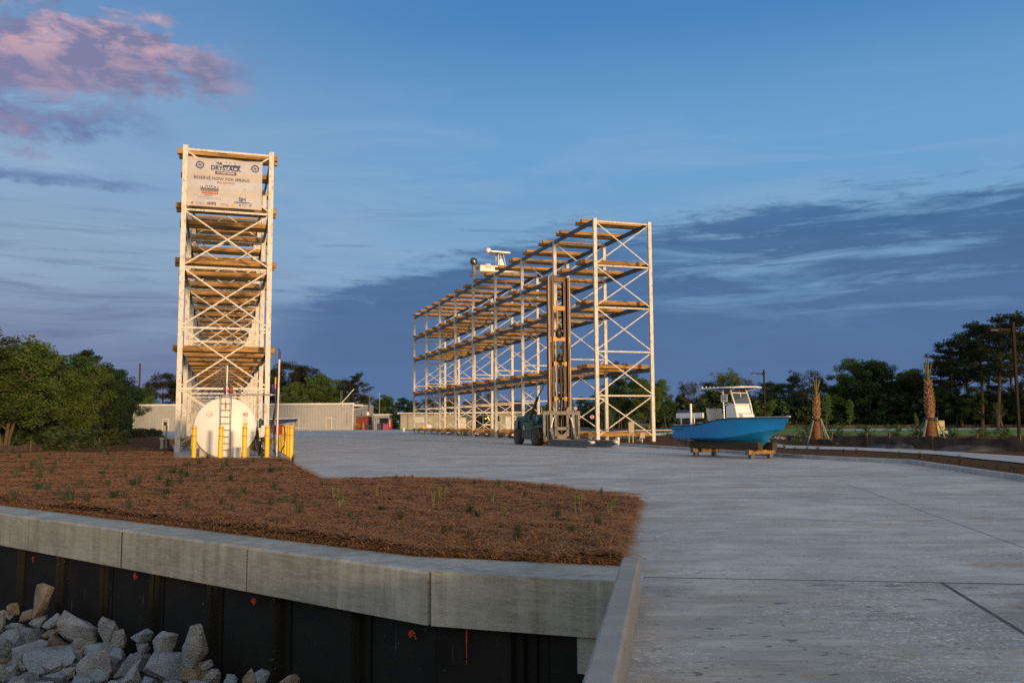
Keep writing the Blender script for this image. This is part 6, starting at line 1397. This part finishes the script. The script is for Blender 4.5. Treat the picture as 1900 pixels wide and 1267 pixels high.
# ================================================================== buildings
def building_metal():
    y0 = 190.; P0 = A(247.5, 780, y0 + 2); P1 = A(655, 780, y0); L = (P1 - P0).length; z_ = A(655, 748.5, y0).z; zL = A(247.5, 747, y0 + 6).z
    ang = math.atan2(P1.y - P0.y, P1.x - P0.x); t = thing('metal_building', (P0.x, P0.y, 0), ang, 'long beige ribbed metal building with a white roof edge behind the left rack', 'building')
    h = 5.62; m_ = MB(); rows = []; x = 0; prof = []
    while x < L: prof += [(x, 0), (x + .34, 0), (x + .38, -.05), (x + .46, -.05), (x + .50, 0)]; x += .62
    prof = [p for p in prof if p[0] < L] + [(L, 0)]
    m_.grid([[(px, py, z) for px, py in prof] for z in (-.1, h)], smooth=False); m_.add([(L, 0, -.1), (L, 22, -.1), (L, 22, h), (L, 0, h)], [(0, 1, 2, 3)]); m_.add([(0, 0, -.1), (0, 22, -.1), (0, 22, h), (0, 0, h)], [(3, 2, 1, 0)])
    m_.build('siding', 'siding', t, fix=False)
    m_ = MB(); m_.box((L / 2, -.06, h - .02), (L + .5, .22, .34)); m_.add([(-.2, -.1, h + .1), (L + .2, -.1, h + .1), (L + .2, 11, h + .35), (-.2, 11, h + .35)], [(0, 1, 2, 3)]); m_.box((L, -.08, h / 2), (.2, .1, h)); m_.box((0, -.08, h / 2), (.2, .1, h)); m_.build('roof_edge', 'trim', t)
    m_ = MB(); m_.box((L + 1.1, 2, h - .45), (2.3, 5, .2)); m_.box((L + 1.1, -.5, h - .35), (2.3, .08, .3)); m_.tube([(L + 2.1, -.3, h - .6), (L + 1.9, -.3, h - 1.0), (L + .3, -.2, h - 1.3)], .05, 6); m_.box((L + .05, -.25, h - 1.35), (.5, .2, .2)); m_.build('canopy', 'trim', t)
    def dx(u): # pixel column to local x
        d = ray(u, 780); d = d / d.y; # intersect with wall line
        q = inter(Vector((0, 0, 0)), Vector((d.x, 1, 0)), Vector((P0.x, P0.y, 0)), Vector((math.cos(ang), math.sin(ang), 0))); return (q - Vector((P0.x, P0.y, 0))).length
    for u, w, hh in ((307.5, 1.15, 2.5), (549.5, 1.15, 2.5), (610.5, 1.15, 2.6)):
        x = dx(u); m_ = MB()
        m_.box((x, -.10, hh / 2), (w, .06, hh)); d = m_.build('door', 'greydoor', t); m_ = MB(); m_.box((x, -.09, hh + .05), (w + .24, .1, .12)); m_.box((x - w / 2 - .06, -.09, hh / 2), (.12, .1, hh)); m_.box((x + w / 2 + .06, -.09, hh / 2), (.12, .1, hh)); m_.build('door_frame', 'trim', d)
        m_ = MB(); m_.box((x + w * .38, -.15, 1.0), (.05, .06, .18)); m_.build('handle', 'blackmetal', d)
        if u < 400: m_ = MB(); m_.box((x, -.14, 1.55), (.62, .02, .7)); m_.build('pane', 'window', d)
        elif u < 600: m_ = MB(); m_.box((x, -.14, 1.6), (.25, .02, .12)); m_.build('sign_plate', 'blackmetal', d)
    # rooftop masts
    m_ = MB(); x = dx(635)
    m_.tube([(x, -.2, h - .6), (x, -.2, h + .35)], .09, 7); m_.tube([(x, -.2, h + .3), (x + 2.5, -.2, h + 3.1)], .10, 6); m_.build('roof_mast', 'trim', t)
    m_ = MB()
    for o in (-.45, -.15): m_.tube([(x + o, .2, h), (x + o, .2, h + 2.8)], .03, 5)
    m_.tube([(x - .9, .2, h + .35), (x + .3, .2, h + .35)], .03, 5); m_.tube([(x + 2.2, 0, h + .1), (x + 3.9, 0, h + .5)], .05, 5); m_.lathe([(.02, -.1), (.2, 0), (.02, .1)], (x + 3.3, -.1, h + .2), 'Z', 8); m_.build('antenna', 'rimgrey', t)
    m_ = MB(); x2 = dx(519.5); m_.tube([(x2, -.1, h - 1), (x2, -.1, h + 1.9)], .03, 5); m_.tube([(x2 - .5, -.1, h + 1.8), (x2 + .5, -.1, h + 1.9)], .025, 5); m_.tube([(x2 + .15, -.1, h + 1.6), (x2 + .5, -.1, h + 2.1)], .025, 5); m_.build('antenna', 'rimgrey', t)
    m_ = MB(); m_.box((dx(644), -.1, 2.4), (.08, .08, 3)); m_.build('downpipe', 'rimgrey', t)
building_metal()
def at_(u, v, **k): return G(u, v)
# things in front of it
t = thing('ice_dispenser', G(590.5, 797.2), 0, 'white sloped ice cabinet with a red lamp in front of the metal building', 'dispenser'); m_ = MB(); m_.prism([(-.9, 0), (.9, 0), (.9, .95), (.72, 1.7), (-.55, 1.7), (-.72, 1.2), (-.8, 1.1)], -.4, .4, 'Y'); m_.build('cabinet', 'printwhite', t); m_ = MB(); m_.lathe([(.16, 1.7), (.18, 1.95), (.06, 2.05)], (.1, 0, 0), 'Z', 10); m_.build('lamp', 'orange', t); m_ = MB(); m_.tube([(-.45, 0, 1.7), (-.45, 0, 2.1), (-.3, 0, 2.15), (-.2, 0, 1.7)], .04, 5); m_.build('bracket', 'blackmetal', t)
t = thing('water_tote', G(640.5, 797.2), 0, 'white caged water tote in front of the metal building', 'tote'); m_ = MB(); m_.box((0, 0, .95), (1.15, .95, 1.4), bev=.08); m_.build('tank', 'plastic', t); m_ = MB()
for x in (-.58, -.2, .2, .58): m_.box((x, -.52, .9), (.04, .03, 1.5))
for z in (.3, .7, 1.1, 1.6): m_.box((0, -.52, z), (1.2, .03, .04))
m_.box((0, 0, .1), (1.25, 1.05, .16)); m_.build('cage', 'rimgrey', t)
t = thing('shipping_container', A(669, 797, 193), 0, 'rust red container at the right end of the metal building', 'container'); t.location.z = 0; m_ = MB(); prof = []; x = -1.3
while x < 1.3: prof += [(x, 0), (x + .12, 0), (x + .16, .06), (x + .26, .06)]; x += .3
m_.grid([[(a, b, z) for a, b in prof] for z in (0, 2.35)], smooth=False); m_.box((0, 2, 1.17), (2.66, 3.8, 2.36)); m_.build('shell', 'rustred', t)
t = thing('wood_rack', G(662, 797.3), 0, 'small golden wooden frame in front of the red container', 'wooden frame'); m_ = MB()
for x in (-.42, .42): m_.box((x, 0, .5), (.09, .4, 1.0))
for z in (.25, .6, .97): m_.box((0, 0, z), (.95, .4, .09))
m_.build('frame', 'mastbar', t)
t = thing('traffic_cone', G(674, 797.5), 0, 'tall orange and white channelizer cone right of the wooden frame', 'traffic cone'); m_ = MB(); m_.lathe([(.28, 0), (.28, .08), (.2, .1), (.1, 1.15), (.04, 1.2)], (0, 0, 0), 'Z', 12); m_.build('cone_body', 'orange', t); m_ = MB(); m_.lathe([(.172, .45), (.145, .72)], (0, 0, 0), 'Z', 12); m_.build('reflective_band', 'printwhite', t)
t = thing('bench', G(682.5, 797.6), 0, 'low dark iron bench under the globe lamp', 'bench'); m_ = MB(); m_.box((0, 0, .42), (.9, .4, .06)); m_.box((0, .18, .7), (.9, .05, .4))
for x in (-.38, .38): m_.box((x, 0, .2), (.06, .36, .4))
m_.build('seat', 'blackmetal', t)
# shed
sp0 = A(707, 797, 190); t = thing('shed', (sp0.x, sp0.y, 0), 0, 'small pale shed with an open front counter left of the long rack', 'shed'); m_ = MB(); m_.box((.0, 2, 1.25), (2.6, 3, 2.5)); m_.box((-.9, .42, 1.2), (.9, .1, 2.4)); m_.build('wall', 'rimgrey', t); m_ = MB(); m_.box((0, 1.8, 2.6), (2.9, 3.6, .18)); m_.build('roof', 'trim', t)
m_ = MB(); m_.box((.45, .44, 1.3), (1.5, .06, 1.5)); m_.build('opening', 'window', t); m_ = MB(); m_.box((.5, -.2, 2.05), (2.2, 1.0, .10)); m_.tube([(1.4, -.6, 0), (1.4, -.6, 2.0)], .04, 6); m_.tube([(-.5, -.6, 0), (-.5, -.6, 2.0)], .04, 6); m_.build('awning', 'wallblue', t)
for u, m, lb, x in ((705.5, 'slate', 'dark slate bin left of the pink bin in front of the shed', 1.05), (716, 'pink', 'pink bin standing in front of the small shed', .95)):
    t = thing('bin', G(u, 797.6), 0, lb, 'bin'); m_ = MB(); m_.box((0, 0, .52), (x, .8, .98), bev=.05); m_.box((0, 0, 1.05), (x + .06, .86, .07), bev=.02); m_.box((0, 0, .03), (x, .8, .05)); m_.build('body', m, t)
t = thing('vending_machine', G(723.5, 796.8), 0, 'red vending machine beside the small shed', 'vending machine'); m_ = MB(); m_.box((0, .2, .95), (.8, .7, 1.9), bev=.03); m_.build('cabinet', 'red', t); m_ = MB(); m_.box((-.05, -.165, 1.1), (.22, .02, 1.2)); m_.build('display_panel', 'printwhite', t); m_ = MB(); m_.box((.28, -.165, 1.1), (.12, .02, .4)); m_.build('control_panel', 'blackmetal', t)
# house
hp0 = A(743, 797, 188); hx1 = A(955, 797, 188); L = (hx1.x - hp0.x) / 1.24; t = thing('block_house', (hp0.x, hp0.y, 0), 0, 'low beige block house with brown roof and porch seen through the long rack', 'house')
m_ = MB(); m_.box((3.9, 4, 1.35), (7.8, 8, 2.7)); m_.box((9.5, 5, 1.35), (3.4, 6, 2.7)); m_.box((14.2, 7, 1.35), (6.0, 2, 2.7)); m_.box((L - 1.6, 4.5, 1.35), (5.2, 7, 2.7)); m_.build('wall', 'block', t)
m_ = MB(); m_.box((4, 3.6, 2.78), (8.8, 9.4, .16)); m_.box((9, 4.6, 2.80), (3, 8, .16)) ; m_.build('flat_roof', 'trim', t)
m_ = MB(); m_.prism([(.2, 2.85), (10, 2.85), (5.1, 4.9)], 10.5, L + 1.2, 'X'); m_.build('pitched_roof', 'roofing', t); m_ = MB(); m_.box(((10.5 + L + 1.2) / 2, .25, 2.82), (L - 8.9, .1, .22)); m_.build('fascia', 'trim', t)
m_ = MB(); m_.box((14.2, .2, 2.35), (6., 2.6, .1)); 
for x in (11.4, 14.2, 17.0): m_.tube([(x, -.9, 0), (x, -.9, 2.3)], .07, 6)
m_.build('porch_canopy', 'wallblue', t)
for x, z, w, h_, y in ((3.2, 1.65, 1.5, .75, -.02), (9.6, 1.5, .5, .9, 1.98), (L - 3.1, 1.75, 1.4, .9, .98), (13.2, 1.4, 1.3, 1.0, 5.98)):
    m_ = MB(); m_.box((x, y, z), (w + .16, .08, h_ + .16)); f = m_.build('window_frame', 'trim', t); m_ = MB(); m_.box((x - w / 4, y - .05, z), (w / 2 - .05, .03, h_)); m_.box((x + w / 4, y - .05, z), (w / 2 - .05, .03, h_)); m_.build('pane', 'window' if x > 5 else 'plastic', f)
for x, y, m in ((10.6, 1.97, 'trim'), (L - 1.1, .97, 'trim'), (15.5, 5.95, 'greydoor')): m_ = MB(); m_.box((x, y, 1.05), (.95, .08, 2.1)); d = m_.build('door', m, t); m_ = MB(); m_.box((x + .35, y - .06, 1.), (.06, .05, .12)); m_.build('handle', 'blackmetal', d)
m_ = MB(); m_.box((1.3, -.05, 1.3), (.12, .1, 2.6)); m_.build('downpipe', 'wallblue', t)
ml = bpy.data.materials.new('lit_bulb'); ml.use_nodes = True; e_ = ml.node_tree.nodes['Principled BSDF']; e_.inputs['Emission Color'].default_value = (1, .45, .08, 1); e_.inputs['Emission Strength'].default_value = 6; M['bulb'] = ml
m_ = MB()
for x, z in ((14.9, 2.05), (14.5, 1.8), (15.1, 1.75)): m_.lathe([(.02, -.13), (.13, 0), (.02, .13)], (x, 3.5, z), 'Z', 10)
m_.build('porch_lamp', 'bulb', t)
t = thing('porch_table', A(905, 797, 186), 0, 'white cloth covered table under the porch of the house', 'table'); t.location.z = 0; m_ = MB(); m_.box((0, 3, .75), (1.7, .8, .25), bev=.04)
for x in (-.7, .7): m_.box((x, 3, .32), (.08, .6, .64))
m_.build('tabletop', 'printwhite', t)
t = thing('propane_tank', G(795, 797.6), 0, 'small white tank lying beside the house wall', 'tank'); m_ = MB(); m_.lathe([(.05, -.6), (.3, -.5), (.38, -.3), (.38, .3), (.3, .5), (.05, .6)], (0, 0, .5), 'X', 14); m_.box((-.3, 0, .08), (.1, .4, .16)); m_.box((.3, 0, .08), (.1, .4, .16)); m_.build('shell', 'printwhite', t)
t = thing('mop_bucket', G(785.5, 798), 0, 'small yellow bin beside the white tank', 'bin'); m_ = MB(); m_.lathe([(.22, 0), (.3, .5), (.2, .6), (.12, .7)], (0, 0, 0), 'Z', 12); m_.build('body', 'yellow', t)
t = thing('white_pipe', G(749, 801), 0, 'short white pipe standing before the corner of the house', 'pipe'); m_ = MB(); m_.tube([(0, 0, 0), (0, 0, .45)], .12, 8); m_.lathe([(.16, .4), (.16, .5), (.05, .56)], (0, 0, 0), 'Z', 10); m_.build('pipe', 'printwhite', t)
# bicycle
t = thing('bicycle', G(270, 799.5), 0, 'yellow bicycle leaning before the metal building at left', 'bicycle'); 
for x in (-.9, .9):
    m_ = MB(); pts = [(x + .52 * math.cos(a), 0, .55 + .52 * math.sin(a)) for a in [k * .3927 for k in range(17)]]; m_.tube(pts, .035, 5)
    for k in range(6): a = k * .5236; m_.tube([(x - .5 * math.cos(a), 0, .55 - .5 * math.sin(a)), (x + .5 * math.cos(a), 0, .55 + .5 * math.sin(a))], .006, 3)
    m_.build('wheel', 'blackmetal', t)
m_ = MB()
for p, q in (((-.9, .55), (-.15, .5)), ((-.15, .5), (-.3, 1.25)), ((-.3, 1.15), (.6, 1.2)), ((-.15, .5), (.6, 1.15)), ((.9, .55), (.58, 1.4)), ((-.9, .55), (-.3, 1.15))): m_.tube([(p[0], 0, p[1]), (q[0], 0, q[1])], .05, 6)
m_.build('frame', 'yellow', t); m_ = MB(); m_.tube([(.3, -.2, 1.5), (.58, 0, 1.45), (.3, .2, 1.5)], .03, 5); m_.box((-.32, 0, 1.32), (.4, .18, .1)); m_.build('saddle', 'blackmetal', t)
# runabout on a trailer behind the tank
o_ = A(503, 797, 148); t = thing('runabout_boat', (o_.x - 2.2, o_.y, .75), .05, 'navy sided bowrider boat on a trailer between the tank and the metal building', 'boat')
a_, b_, rw = hull(5.4, 2.0, lambda t: .98 + .12 * t, lambda t: .02 + .55 * max(0, (t - .7) / .3) ** 2, lambda t: .25 + .4 * ss(.4, 1, t), lambda t: 1.0 * (1 - max(0, (t - .4) / .6) ** 2.4), lambda t: .85 * (1 - max(0, (t - .3) / .7) ** 2), 'hull', t, 'printblue')
a_.build('hull', 'printblue', t); b_.build('hull_bottom', 'gelwhite', t); m_ = MB()
for s in (-1, 1): m_.tube(rail(rw, s, 0, .02, .0), .06, 5)
m_.add([(p[-1].x, p[-1].y, p[-1].z) for p in rw] + [(p[-1].x, -p[-1].y, p[-1].z) for p in reversed(rw)], [tuple(range(2 * len(rw)))]); m_.build('deck', 'gelwhite', t, fix=False)
t = thing('boat_trailer', (o_.x - 2.2, o_.y - .05, 0), .05, 'white boat trailer under the navy sided boat, its tongue pointing right', 'trailer'); m_ = MB()
for s in (-1, 1): m_.bar((.3, s * .7, .55), (5.2, s * .5, .6), .10, .14)
m_.bar((5.2, -.5, .6), (7.6, 0, .62), .10, .12); m_.bar((5.2, .5, .6), (7.6, 0, .62), .10, .12); m_.tube([(7.0, 0, .1), (7.0, 0, .9)], .05, 6); m_.box((5.9, 0, 1.15), (.5, .4, .14)); m_.tube([(5.6, 0, .6), (5.9, 0, 1.2)], .05, 6); m_.build('frame', 'printwhite', t)
for s in (-1, 1): wheel(t, (2.0, s * 1.0, .33), .33, .2, lug=False, n=16)

for o in list(bpy.data.objects):
    if o.parent is None and o.name.split('.')[0] in ('ice_dispenser', 'water_tote', 'shipping_container', 'wood_rack', 'traffic_cone', 'bench', 'shed', 'bin', 'vending_machine', 'block_house', 'porch_table', 'propane_tank', 'mop_bucket', 'white_pipe', 'runabout_boat', 'boat_trailer', 'bicycle'): o.scale = (1.24, 1.24, 1.24); o.location.z *= 1.24
# ================================================================== car
def car():
    p = G(1190, 796.2); t = thing('parked_car', p, rad(-14), 'olive green sport utility car parked at the road beyond the end of the long rack', 'car'); L, Wd = 4.9, 1.85
    def sec(x, z0, zs, zr, ws, wr): return [(x, -ws * .94, z0), (x, -ws, z0 + .22), (x, -ws, zs - .08), (x, -ws * .96, zs), (x, -wr, zr - .06) if zr > zs + .1 else (x, -ws * .9, zs + .01), (x, -wr * .85, zr) if zr > zs + .1 else (x, -ws * .7, zs + .03), (x, wr * .85, zr) if zr > zs + .1 else (x, ws * .7, zs + .03), (x, wr, zr - .06) if zr > zs + .1 else (x, ws * .9, zs + .01), (x, ws * .96, zs), (x, ws, zs - .08), (x, ws, z0 + .22), (x, ws * .94, z0)]
    S = [sec(-2.42, .45, .90, 0, .80, .6), sec(-2.35, .32, 1.02, 1.35, .88, .66), sec(-2.15, .28, 1.03, 1.66, .91, .68), sec(-1.2, .28, 1.02, 1.73, .925, .69), sec(-.1, .28, 1.01, 1.72, .925, .69), sec(.55, .28, 1.0, 1.58, .92, .67), sec(1.15, .28, 1.0, 1.05, .92, .7), sec(1.9, .28, .94, 0, .90, .6), sec(2.35, .32, .80, 0, .82, .6), sec(2.45, .4, .65, 0, .72, .6)]
    m_ = MB(); m_.grid(S, smooth=True); m_.add(S[0], [tuple(range(12))]); m_.add(S[-1], [tuple(range(11, -1, -1))]); b = m_.build('body', 'carpaint', t)
    for s in (-1, 1):
        m_ = MB(); f = lambda x, z: (x, s * (.935 - (z - 1.02) * .36), z)
        for x0, x1, x2, x3 in ((-2.02, -1.35, -1.40, -1.92), (-1.27, -.25, -.3, -1.27), (-.17, .98, .50, -.17)): m_.add([f(x0, 1.06), f(x1, 1.06), f(x2, 1.55), f(x3, 1.58)], [(0, 1, 2, 3)])
        m_.build('side_window', 'window', t, fix=False)
    m_ = MB(); m_.add([(-2.40, -.6, 1.08), (-2.40, .6, 1.08), (-2.24, .58, 1.55), (-2.24, -.58, 1.55)], [(0, 1, 2, 3)]); m_.build('rear_window', 'window', t, fix=False); m_ = MB(); m_.add([(1.18, -.72, 1.07), (1.18, .72, 1.07), (.62, .6, 1.56), (.62, -.6, 1.56)], [(0, 1, 2, 3)]); m_.build('windscreen', 'window', t, fix=False)
    for s in (-1, 1):
        m_ = MB(); m_.box((-2.36, s * .80, 1.12), (.16, .14, .34)); m_.build('tail_light', 'signred', t); m_ = MB(); m_.box((2.30, s * .62, .72), (.2, .3, .14)); m_.build('headlight', 'plastic', t)
        for x in (-1.45, 1.5):
            c = (x, s * .86, .35); m_ = MB(); m_.lathe([(.2, -.12), (.34, -.12), (.355, 0), (.34, .12), (.2, .12)], c, 'Y', 20); w = m_.build('wheel', 'tyre', t); m_ = MB(); m_.lathe([(.02, -.11), (.22, -.13), (.22, .13), (.02, .11)], c, 'Y', 14); m_.build('rim', 'rimgrey', w)
    m_ = MB(); m_.box((0, 0, .32), (4.6, 1.7, .2)); m_.build('sill', 'black', t)
car()
# ================================================================== unseen bank added behind the viewpoint to keep the last sun off the foreground
import os
BK = float(os.environ.get('BK', 3.6)); 
m_ = MB(); rows = []; SD = Vector((math.sin(rad(30)), -math.cos(rad(30)), 0)); SS = Vector((SD.y, -SD.x, 0))
for j in range(5):
    r = []
    for i in range(81):
        s = -120 + i * 3; zz = (0, .8, 1, .8, 0)[j] * (BK + .25 * noise.noise(Vector((s * .2, 0, 0)))) - .1; q = SD * (26 + (j - 2) * 3.5) + SS * s; r.append((q.x, q.y, zz))
    rows.append(r)
m_.grid(rows); tag(m_.build('land_bank', 'grass', fix=False), kind='structure')

# ================================================================== sky, sun, camera
SUN_EL = rad(5.0); az = rad(30)
sdir = Vector((math.sin(az) * math.cos(SUN_EL), -math.cos(az) * math.cos(SUN_EL), math.sin(SUN_EL)))
sl = bpy.data.lights.new('sun', 'SUN'); sl.energy = 3.7; sl.angle = rad(5); sl.color = (1, .66, .36); so = bpy.data.objects.new('sun', sl); COL.objects.link(so)
so.rotation_euler = (-sdir).to_track_quat('-Z', 'Y').to_euler()
w = bpy.data.worlds.new('World'); SC.world = w; w.use_nodes = True; nt = NT(w.node_tree); bg = nt.n['Background']
tc = nt.new('ShaderNodeTexCoord'); V = tc.outputs['Generated']
sx = nt.new('ShaderNodeSeparateXYZ'); nt.l.new(V, sx.inputs[0]); X, Y, Z = sx.outputs
AZ = nt.m('MULTIPLY', nt.m('ARCTAN2', X, Y), 57.2958); EL = nt.m('MULTIPLY', nt.m('ARCSINE', Z), 57.2958)
def vec(a, b, c=0.):
    n = nt.new('ShaderNodeCombineXYZ'); nt.put(n.inputs[0], a); nt.put(n.inputs[1], b); nt.put(n.inputs[2], c); return n.outputs[0]
def ramp(x, stops):
    n = nt.new('ShaderNodeValToRGB'); nt.put(n.inputs[0], x); el = n.color_ramp.elements
    while len(el) < len(stops): el.new(.5)
    for e, (p, c) in zip(el, stops): e.position = p; e.color = (*c, 1)
    n.color_ramp.interpolation = 'EASE'; return n.outputs[0]
def s2l(r, g, b): f = lambda c: ((c / 255 + .055) / 1.055) ** 2.4 if c > 10 else c / 3294.6; return (f(r), f(g), f(b))
e01 = nt.rng(EL, 0, 60)
right = ramp(e01, [(0, s2l(88, 110, 150)), (.07, s2l(92, 128, 170)), (.18, s2l(120, 164, 202)), (.28, s2l(108, 160, 206)), (.45, s2l(72, 130, 188)), (1, s2l(40, 84, 145))])
leftc = ramp(e01, [(0, s2l(108, 112, 150)), (.07, s2l(120, 132, 164)), (.16, s2l(142, 166, 192)), (.25, s2l(134, 166, 200)), (.45, s2l(98, 142, 190)), (1, s2l(50, 90, 150))])
sky = nt.mix(nt.rng(AZ, -32, 2, 0, 1, True), leftc, right)
# warp field
P = vec(nt.m('MULTIPLY', AZ, .06), nt.m('MULTIPLY', EL, .16)); 
n1 = nt.noise(P, 1.6, 6, .6, .3); n2 = nt.noise(vec(nt.m('MULTIPLY', AZ, .05), nt.m('MULTIPLY', EL, .42), 7.), 1.4, 7, .66, .6); n3 = nt.noise(vec(nt.m('MULTIPLY', AZ, .13), nt.m('MULTIPLY', EL, .30), 3.), 1.7, 8, .62, .25)
n4 = nt.noise(vec(nt.m('MULTIPLY', AZ, .035), nt.m('MULTIPLY', EL, .22), 11.), 1.5, 6, .6, 1.2)
# thin pale veil
veil = nt.m('MULTIPLY', nt.rng(n4, .45, .75), nt.m('MULTIPLY', nt.rng(EL, 3, 9, 0, 1, True), nt.rng(EL, 14, 24, 1, 0, True)))
sky = nt.mix(nt.m('MULTIPLY', veil, nt.rng(AZ, -30, 0, .85, .5)), sky, s2l(152, 178, 206))
lb = nt.rng(nt.noise(vec(nt.m('MULTIPLY', AZ, .07), nt.m('MULTIPLY', EL, .8), 41.), 1.6, 7, .65, .5), .5, .66)
lb = nt.m('MULTIPLY', lb, nt.m('MULTIPLY', nt.rng(AZ, -10, -20, 0, 1, True), nt.rng(EL, 15, 8, 0, 1, True)))
sky = nt.mix(nt.m('MULTIPLY', lb, .6), sky, s2l(104, 116, 156))
# low dark stratus: upper edge rises towards the right
edge = nt.m('ADD', nt.m('ADD', nt.rng(AZ, -16, 2, 7.6, 12.4), nt.rng(AZ, 2, 30, 0, 1.6)), nt.m('MULTIPLY', nt.m('SUBTRACT', n2, .5), 7.))
edge = nt.m('ADD', edge, nt.m('MULTIPLY', nt.m('SUBTRACT', nt.noise(vec(nt.m('MULTIPLY', AZ, .16), nt.m('MULTIPLY', EL, .7), 2.), 2.2, 7, .7, .8), .5), 4.))
dk = nt.rng(nt.m('SUBTRACT', edge, EL), -.8, 1.4, 0, 1, True)
dk = nt.m('MULTIPLY', dk, nt.rng(AZ, -19, -11, 0, 1, True))
holes = nt.rng(nt.noise(vec(nt.m('MULTIPLY', AZ, .055), nt.m('MULTIPLY', EL, .5), 21.), 1.5, 8, .68, .5), .50, .66)
holes = nt.m('MULTIPLY', holes, nt.m('MULTIPLY', nt.rng(AZ, 4, 11, 0, 1, True), nt.rng(EL, 4.5, 7, 0, 1, True)))
dk = nt.m('MULTIPLY', dk, nt.m('SUBTRACT', 1, nt.m('MULTIPLY', holes, .75)))
dkc = nt.mix(nt.rng(EL, 0, 12), s2l(92, 116, 156), s2l(64, 100, 144)); dkc = nt.mix(nt.m('MULTIPLY', nt.rng(n2, .4, .7), .45), dkc, s2l(84, 122, 172))
sky = nt.mix(nt.m('MULTIPLY', dk, .93), sky, dkc)
# wisps
ws = nt.rng(nt.noise(vec(nt.m('MULTIPLY', AZ, .05), nt.m('MULTIPLY', EL, .75), 31.), 1.7, 6, .6, .8), .58, .72)
wm = nt.m('MULTIPLY', ws, nt.m('MULTIPLY', nt.rng(EL, 5, 8, 0, 1, True), nt.rng(EL, 12, 16, 1, 0, True)))
sky = nt.mix(nt.m('MULTIPLY', wm, .4), sky, s2l(72, 106, 158))
# small grey bars at far left
bar = nt.m('MULTIPLY', nt.rng(AZ, -32, -29, 1, 1), nt.rng(AZ, -25, -20.5, 1, 0, True))
for c0, wd_ in ((17.6, 1.5), (14.0, .55)):
    b = nt.rng(nt.m('ABSOLUTE', nt.m('SUBTRACT', nt.m('ADD', EL, nt.m('MULTIPLY', nt.m('SUBTRACT', n3, .5), 3.)), c0)), wd_, wd_ * .3, 0, 1, True)
    sky = nt.mix(nt.m('MULTIPLY', nt.m('MULTIPLY', b, bar), nt.rng(n3, .38, .58, 0, .75)), sky, s2l(92, 108, 158))
# pink cumulus upper left: long slanting body, thinning to the right
cy = nt.m('ADD', nt.m('MULTIPLY', nt.m('ADD', AZ, 30), .06), 20.6)
half = nt.rng(AZ, -33, -15, 3.9, 1.3)
d = nt.m('DIVIDE', nt.m('ABSOLUTE', nt.m('SUBTRACT', EL, cy)), half)
body = nt.m('SUBTRACT', nt.m('MULTIPLY_ADD', nt.m('SUBTRACT', n3, .5), 4.2, 1.05), d)
body = nt.m('MULTIPLY', nt.rng(body, -.15, .75, 0, 1, True), nt.rng(AZ, -20, -15.5, 1, 0, True))
lit = nt.m('MULTIPLY', nt.rng(nt.m('SUBTRACT', EL, cy), -.8, 2.2), nt.rng(AZ, -24, -18, 1, .15, True))
n5 = nt.noise(vec(nt.m('MULTIPLY', AZ, .2), nt.m('MULTIPLY', EL, .42), 5.), 1.7, 6, .6, .3)
pc = nt.mix(nt.m('MULTIPLY', nt.rng(n5, .42, .60), nt.rng(lit, 0, 1, .3, 1)), s2l(126, 126, 162), s2l(222, 178, 186))
sky = nt.mix(nt.m('MULTIPLY', body, .95), sky, pc)
# the half of the sky behind the camera: physical sky plus the glow of the sunset
ns = nt.new('ShaderNodeTexSky', sky_type='NISHITA'); ns.sun_disc = False; ns.sun_elevation = SUN_EL; ns.sun_rotation = math.pi - az if False else math.atan2(sdir.x, sdir.y); ns.air_density = 1.4; ns.dust_density = 2.; ns.ozone_density = 2.
nis = nt.new('ShaderNodeVectorMath', operation='SCALE'); nt.l.new(ns.outputs[0], nis.inputs[0]); nis.inputs['Scale'].default_value = .10
glow = nt.vm('DOT_PRODUCT', V, tuple(sdir)); glow = nt.m('POWER', nt.m('MAXIMUM', glow, 0), 3.)
gl2 = nt.mix(1, nis.outputs[0], nt.mix(glow, (.34, .40, .47), (1.0, .82, .58)), 'ADD')
back = nt.rng(Y, .35, -.35, 0, 1, True); back = nt.m('MAXIMUM', back, nt.m('MULTIPLY', nt.rng(Z, .55, .95, 0, 1, True), .6))
sky = nt.mix(back, sky, gl2)
sky = nt.mix(nt.rng(Z, 0, -.12), sky, (.10, .11, .12))
nt.put(bg.inputs[0], sky); bg.inputs[1].default_value = 1.

cd = bpy.data.cameras.new('camera'); cam = bpy.data.objects.new('camera', cd); COL.objects.link(cam); SC.camera = cam
cd.sensor_fit = 'HORIZONTAL'; cd.sensor_width = 36.; cd.lens = 36. * FPX / 1900; cd.clip_end = 6000; cd.clip_start = .05
cam.matrix_world = Matrix(((CR.x, CU.x, -CF.x, 0), (CR.y, CU.y, -CF.y, 0), (CR.z, CU.z, -CF.z, HC), (0, 0, 0, 1)))
SC.view_settings.view_transform = 'Standard'; SC.view_settings.look = 'None'; SC.view_settings.exposure = 0; SC.view_settings.gamma = 1
SC.render.engine = 'CYCLES'; SC.cycles.max_bounces = 5; SC.cycles.diffuse_bounces = 3; SC.cycles.transparent_max_bounces = 6
SC.cycles.use_denoising = False
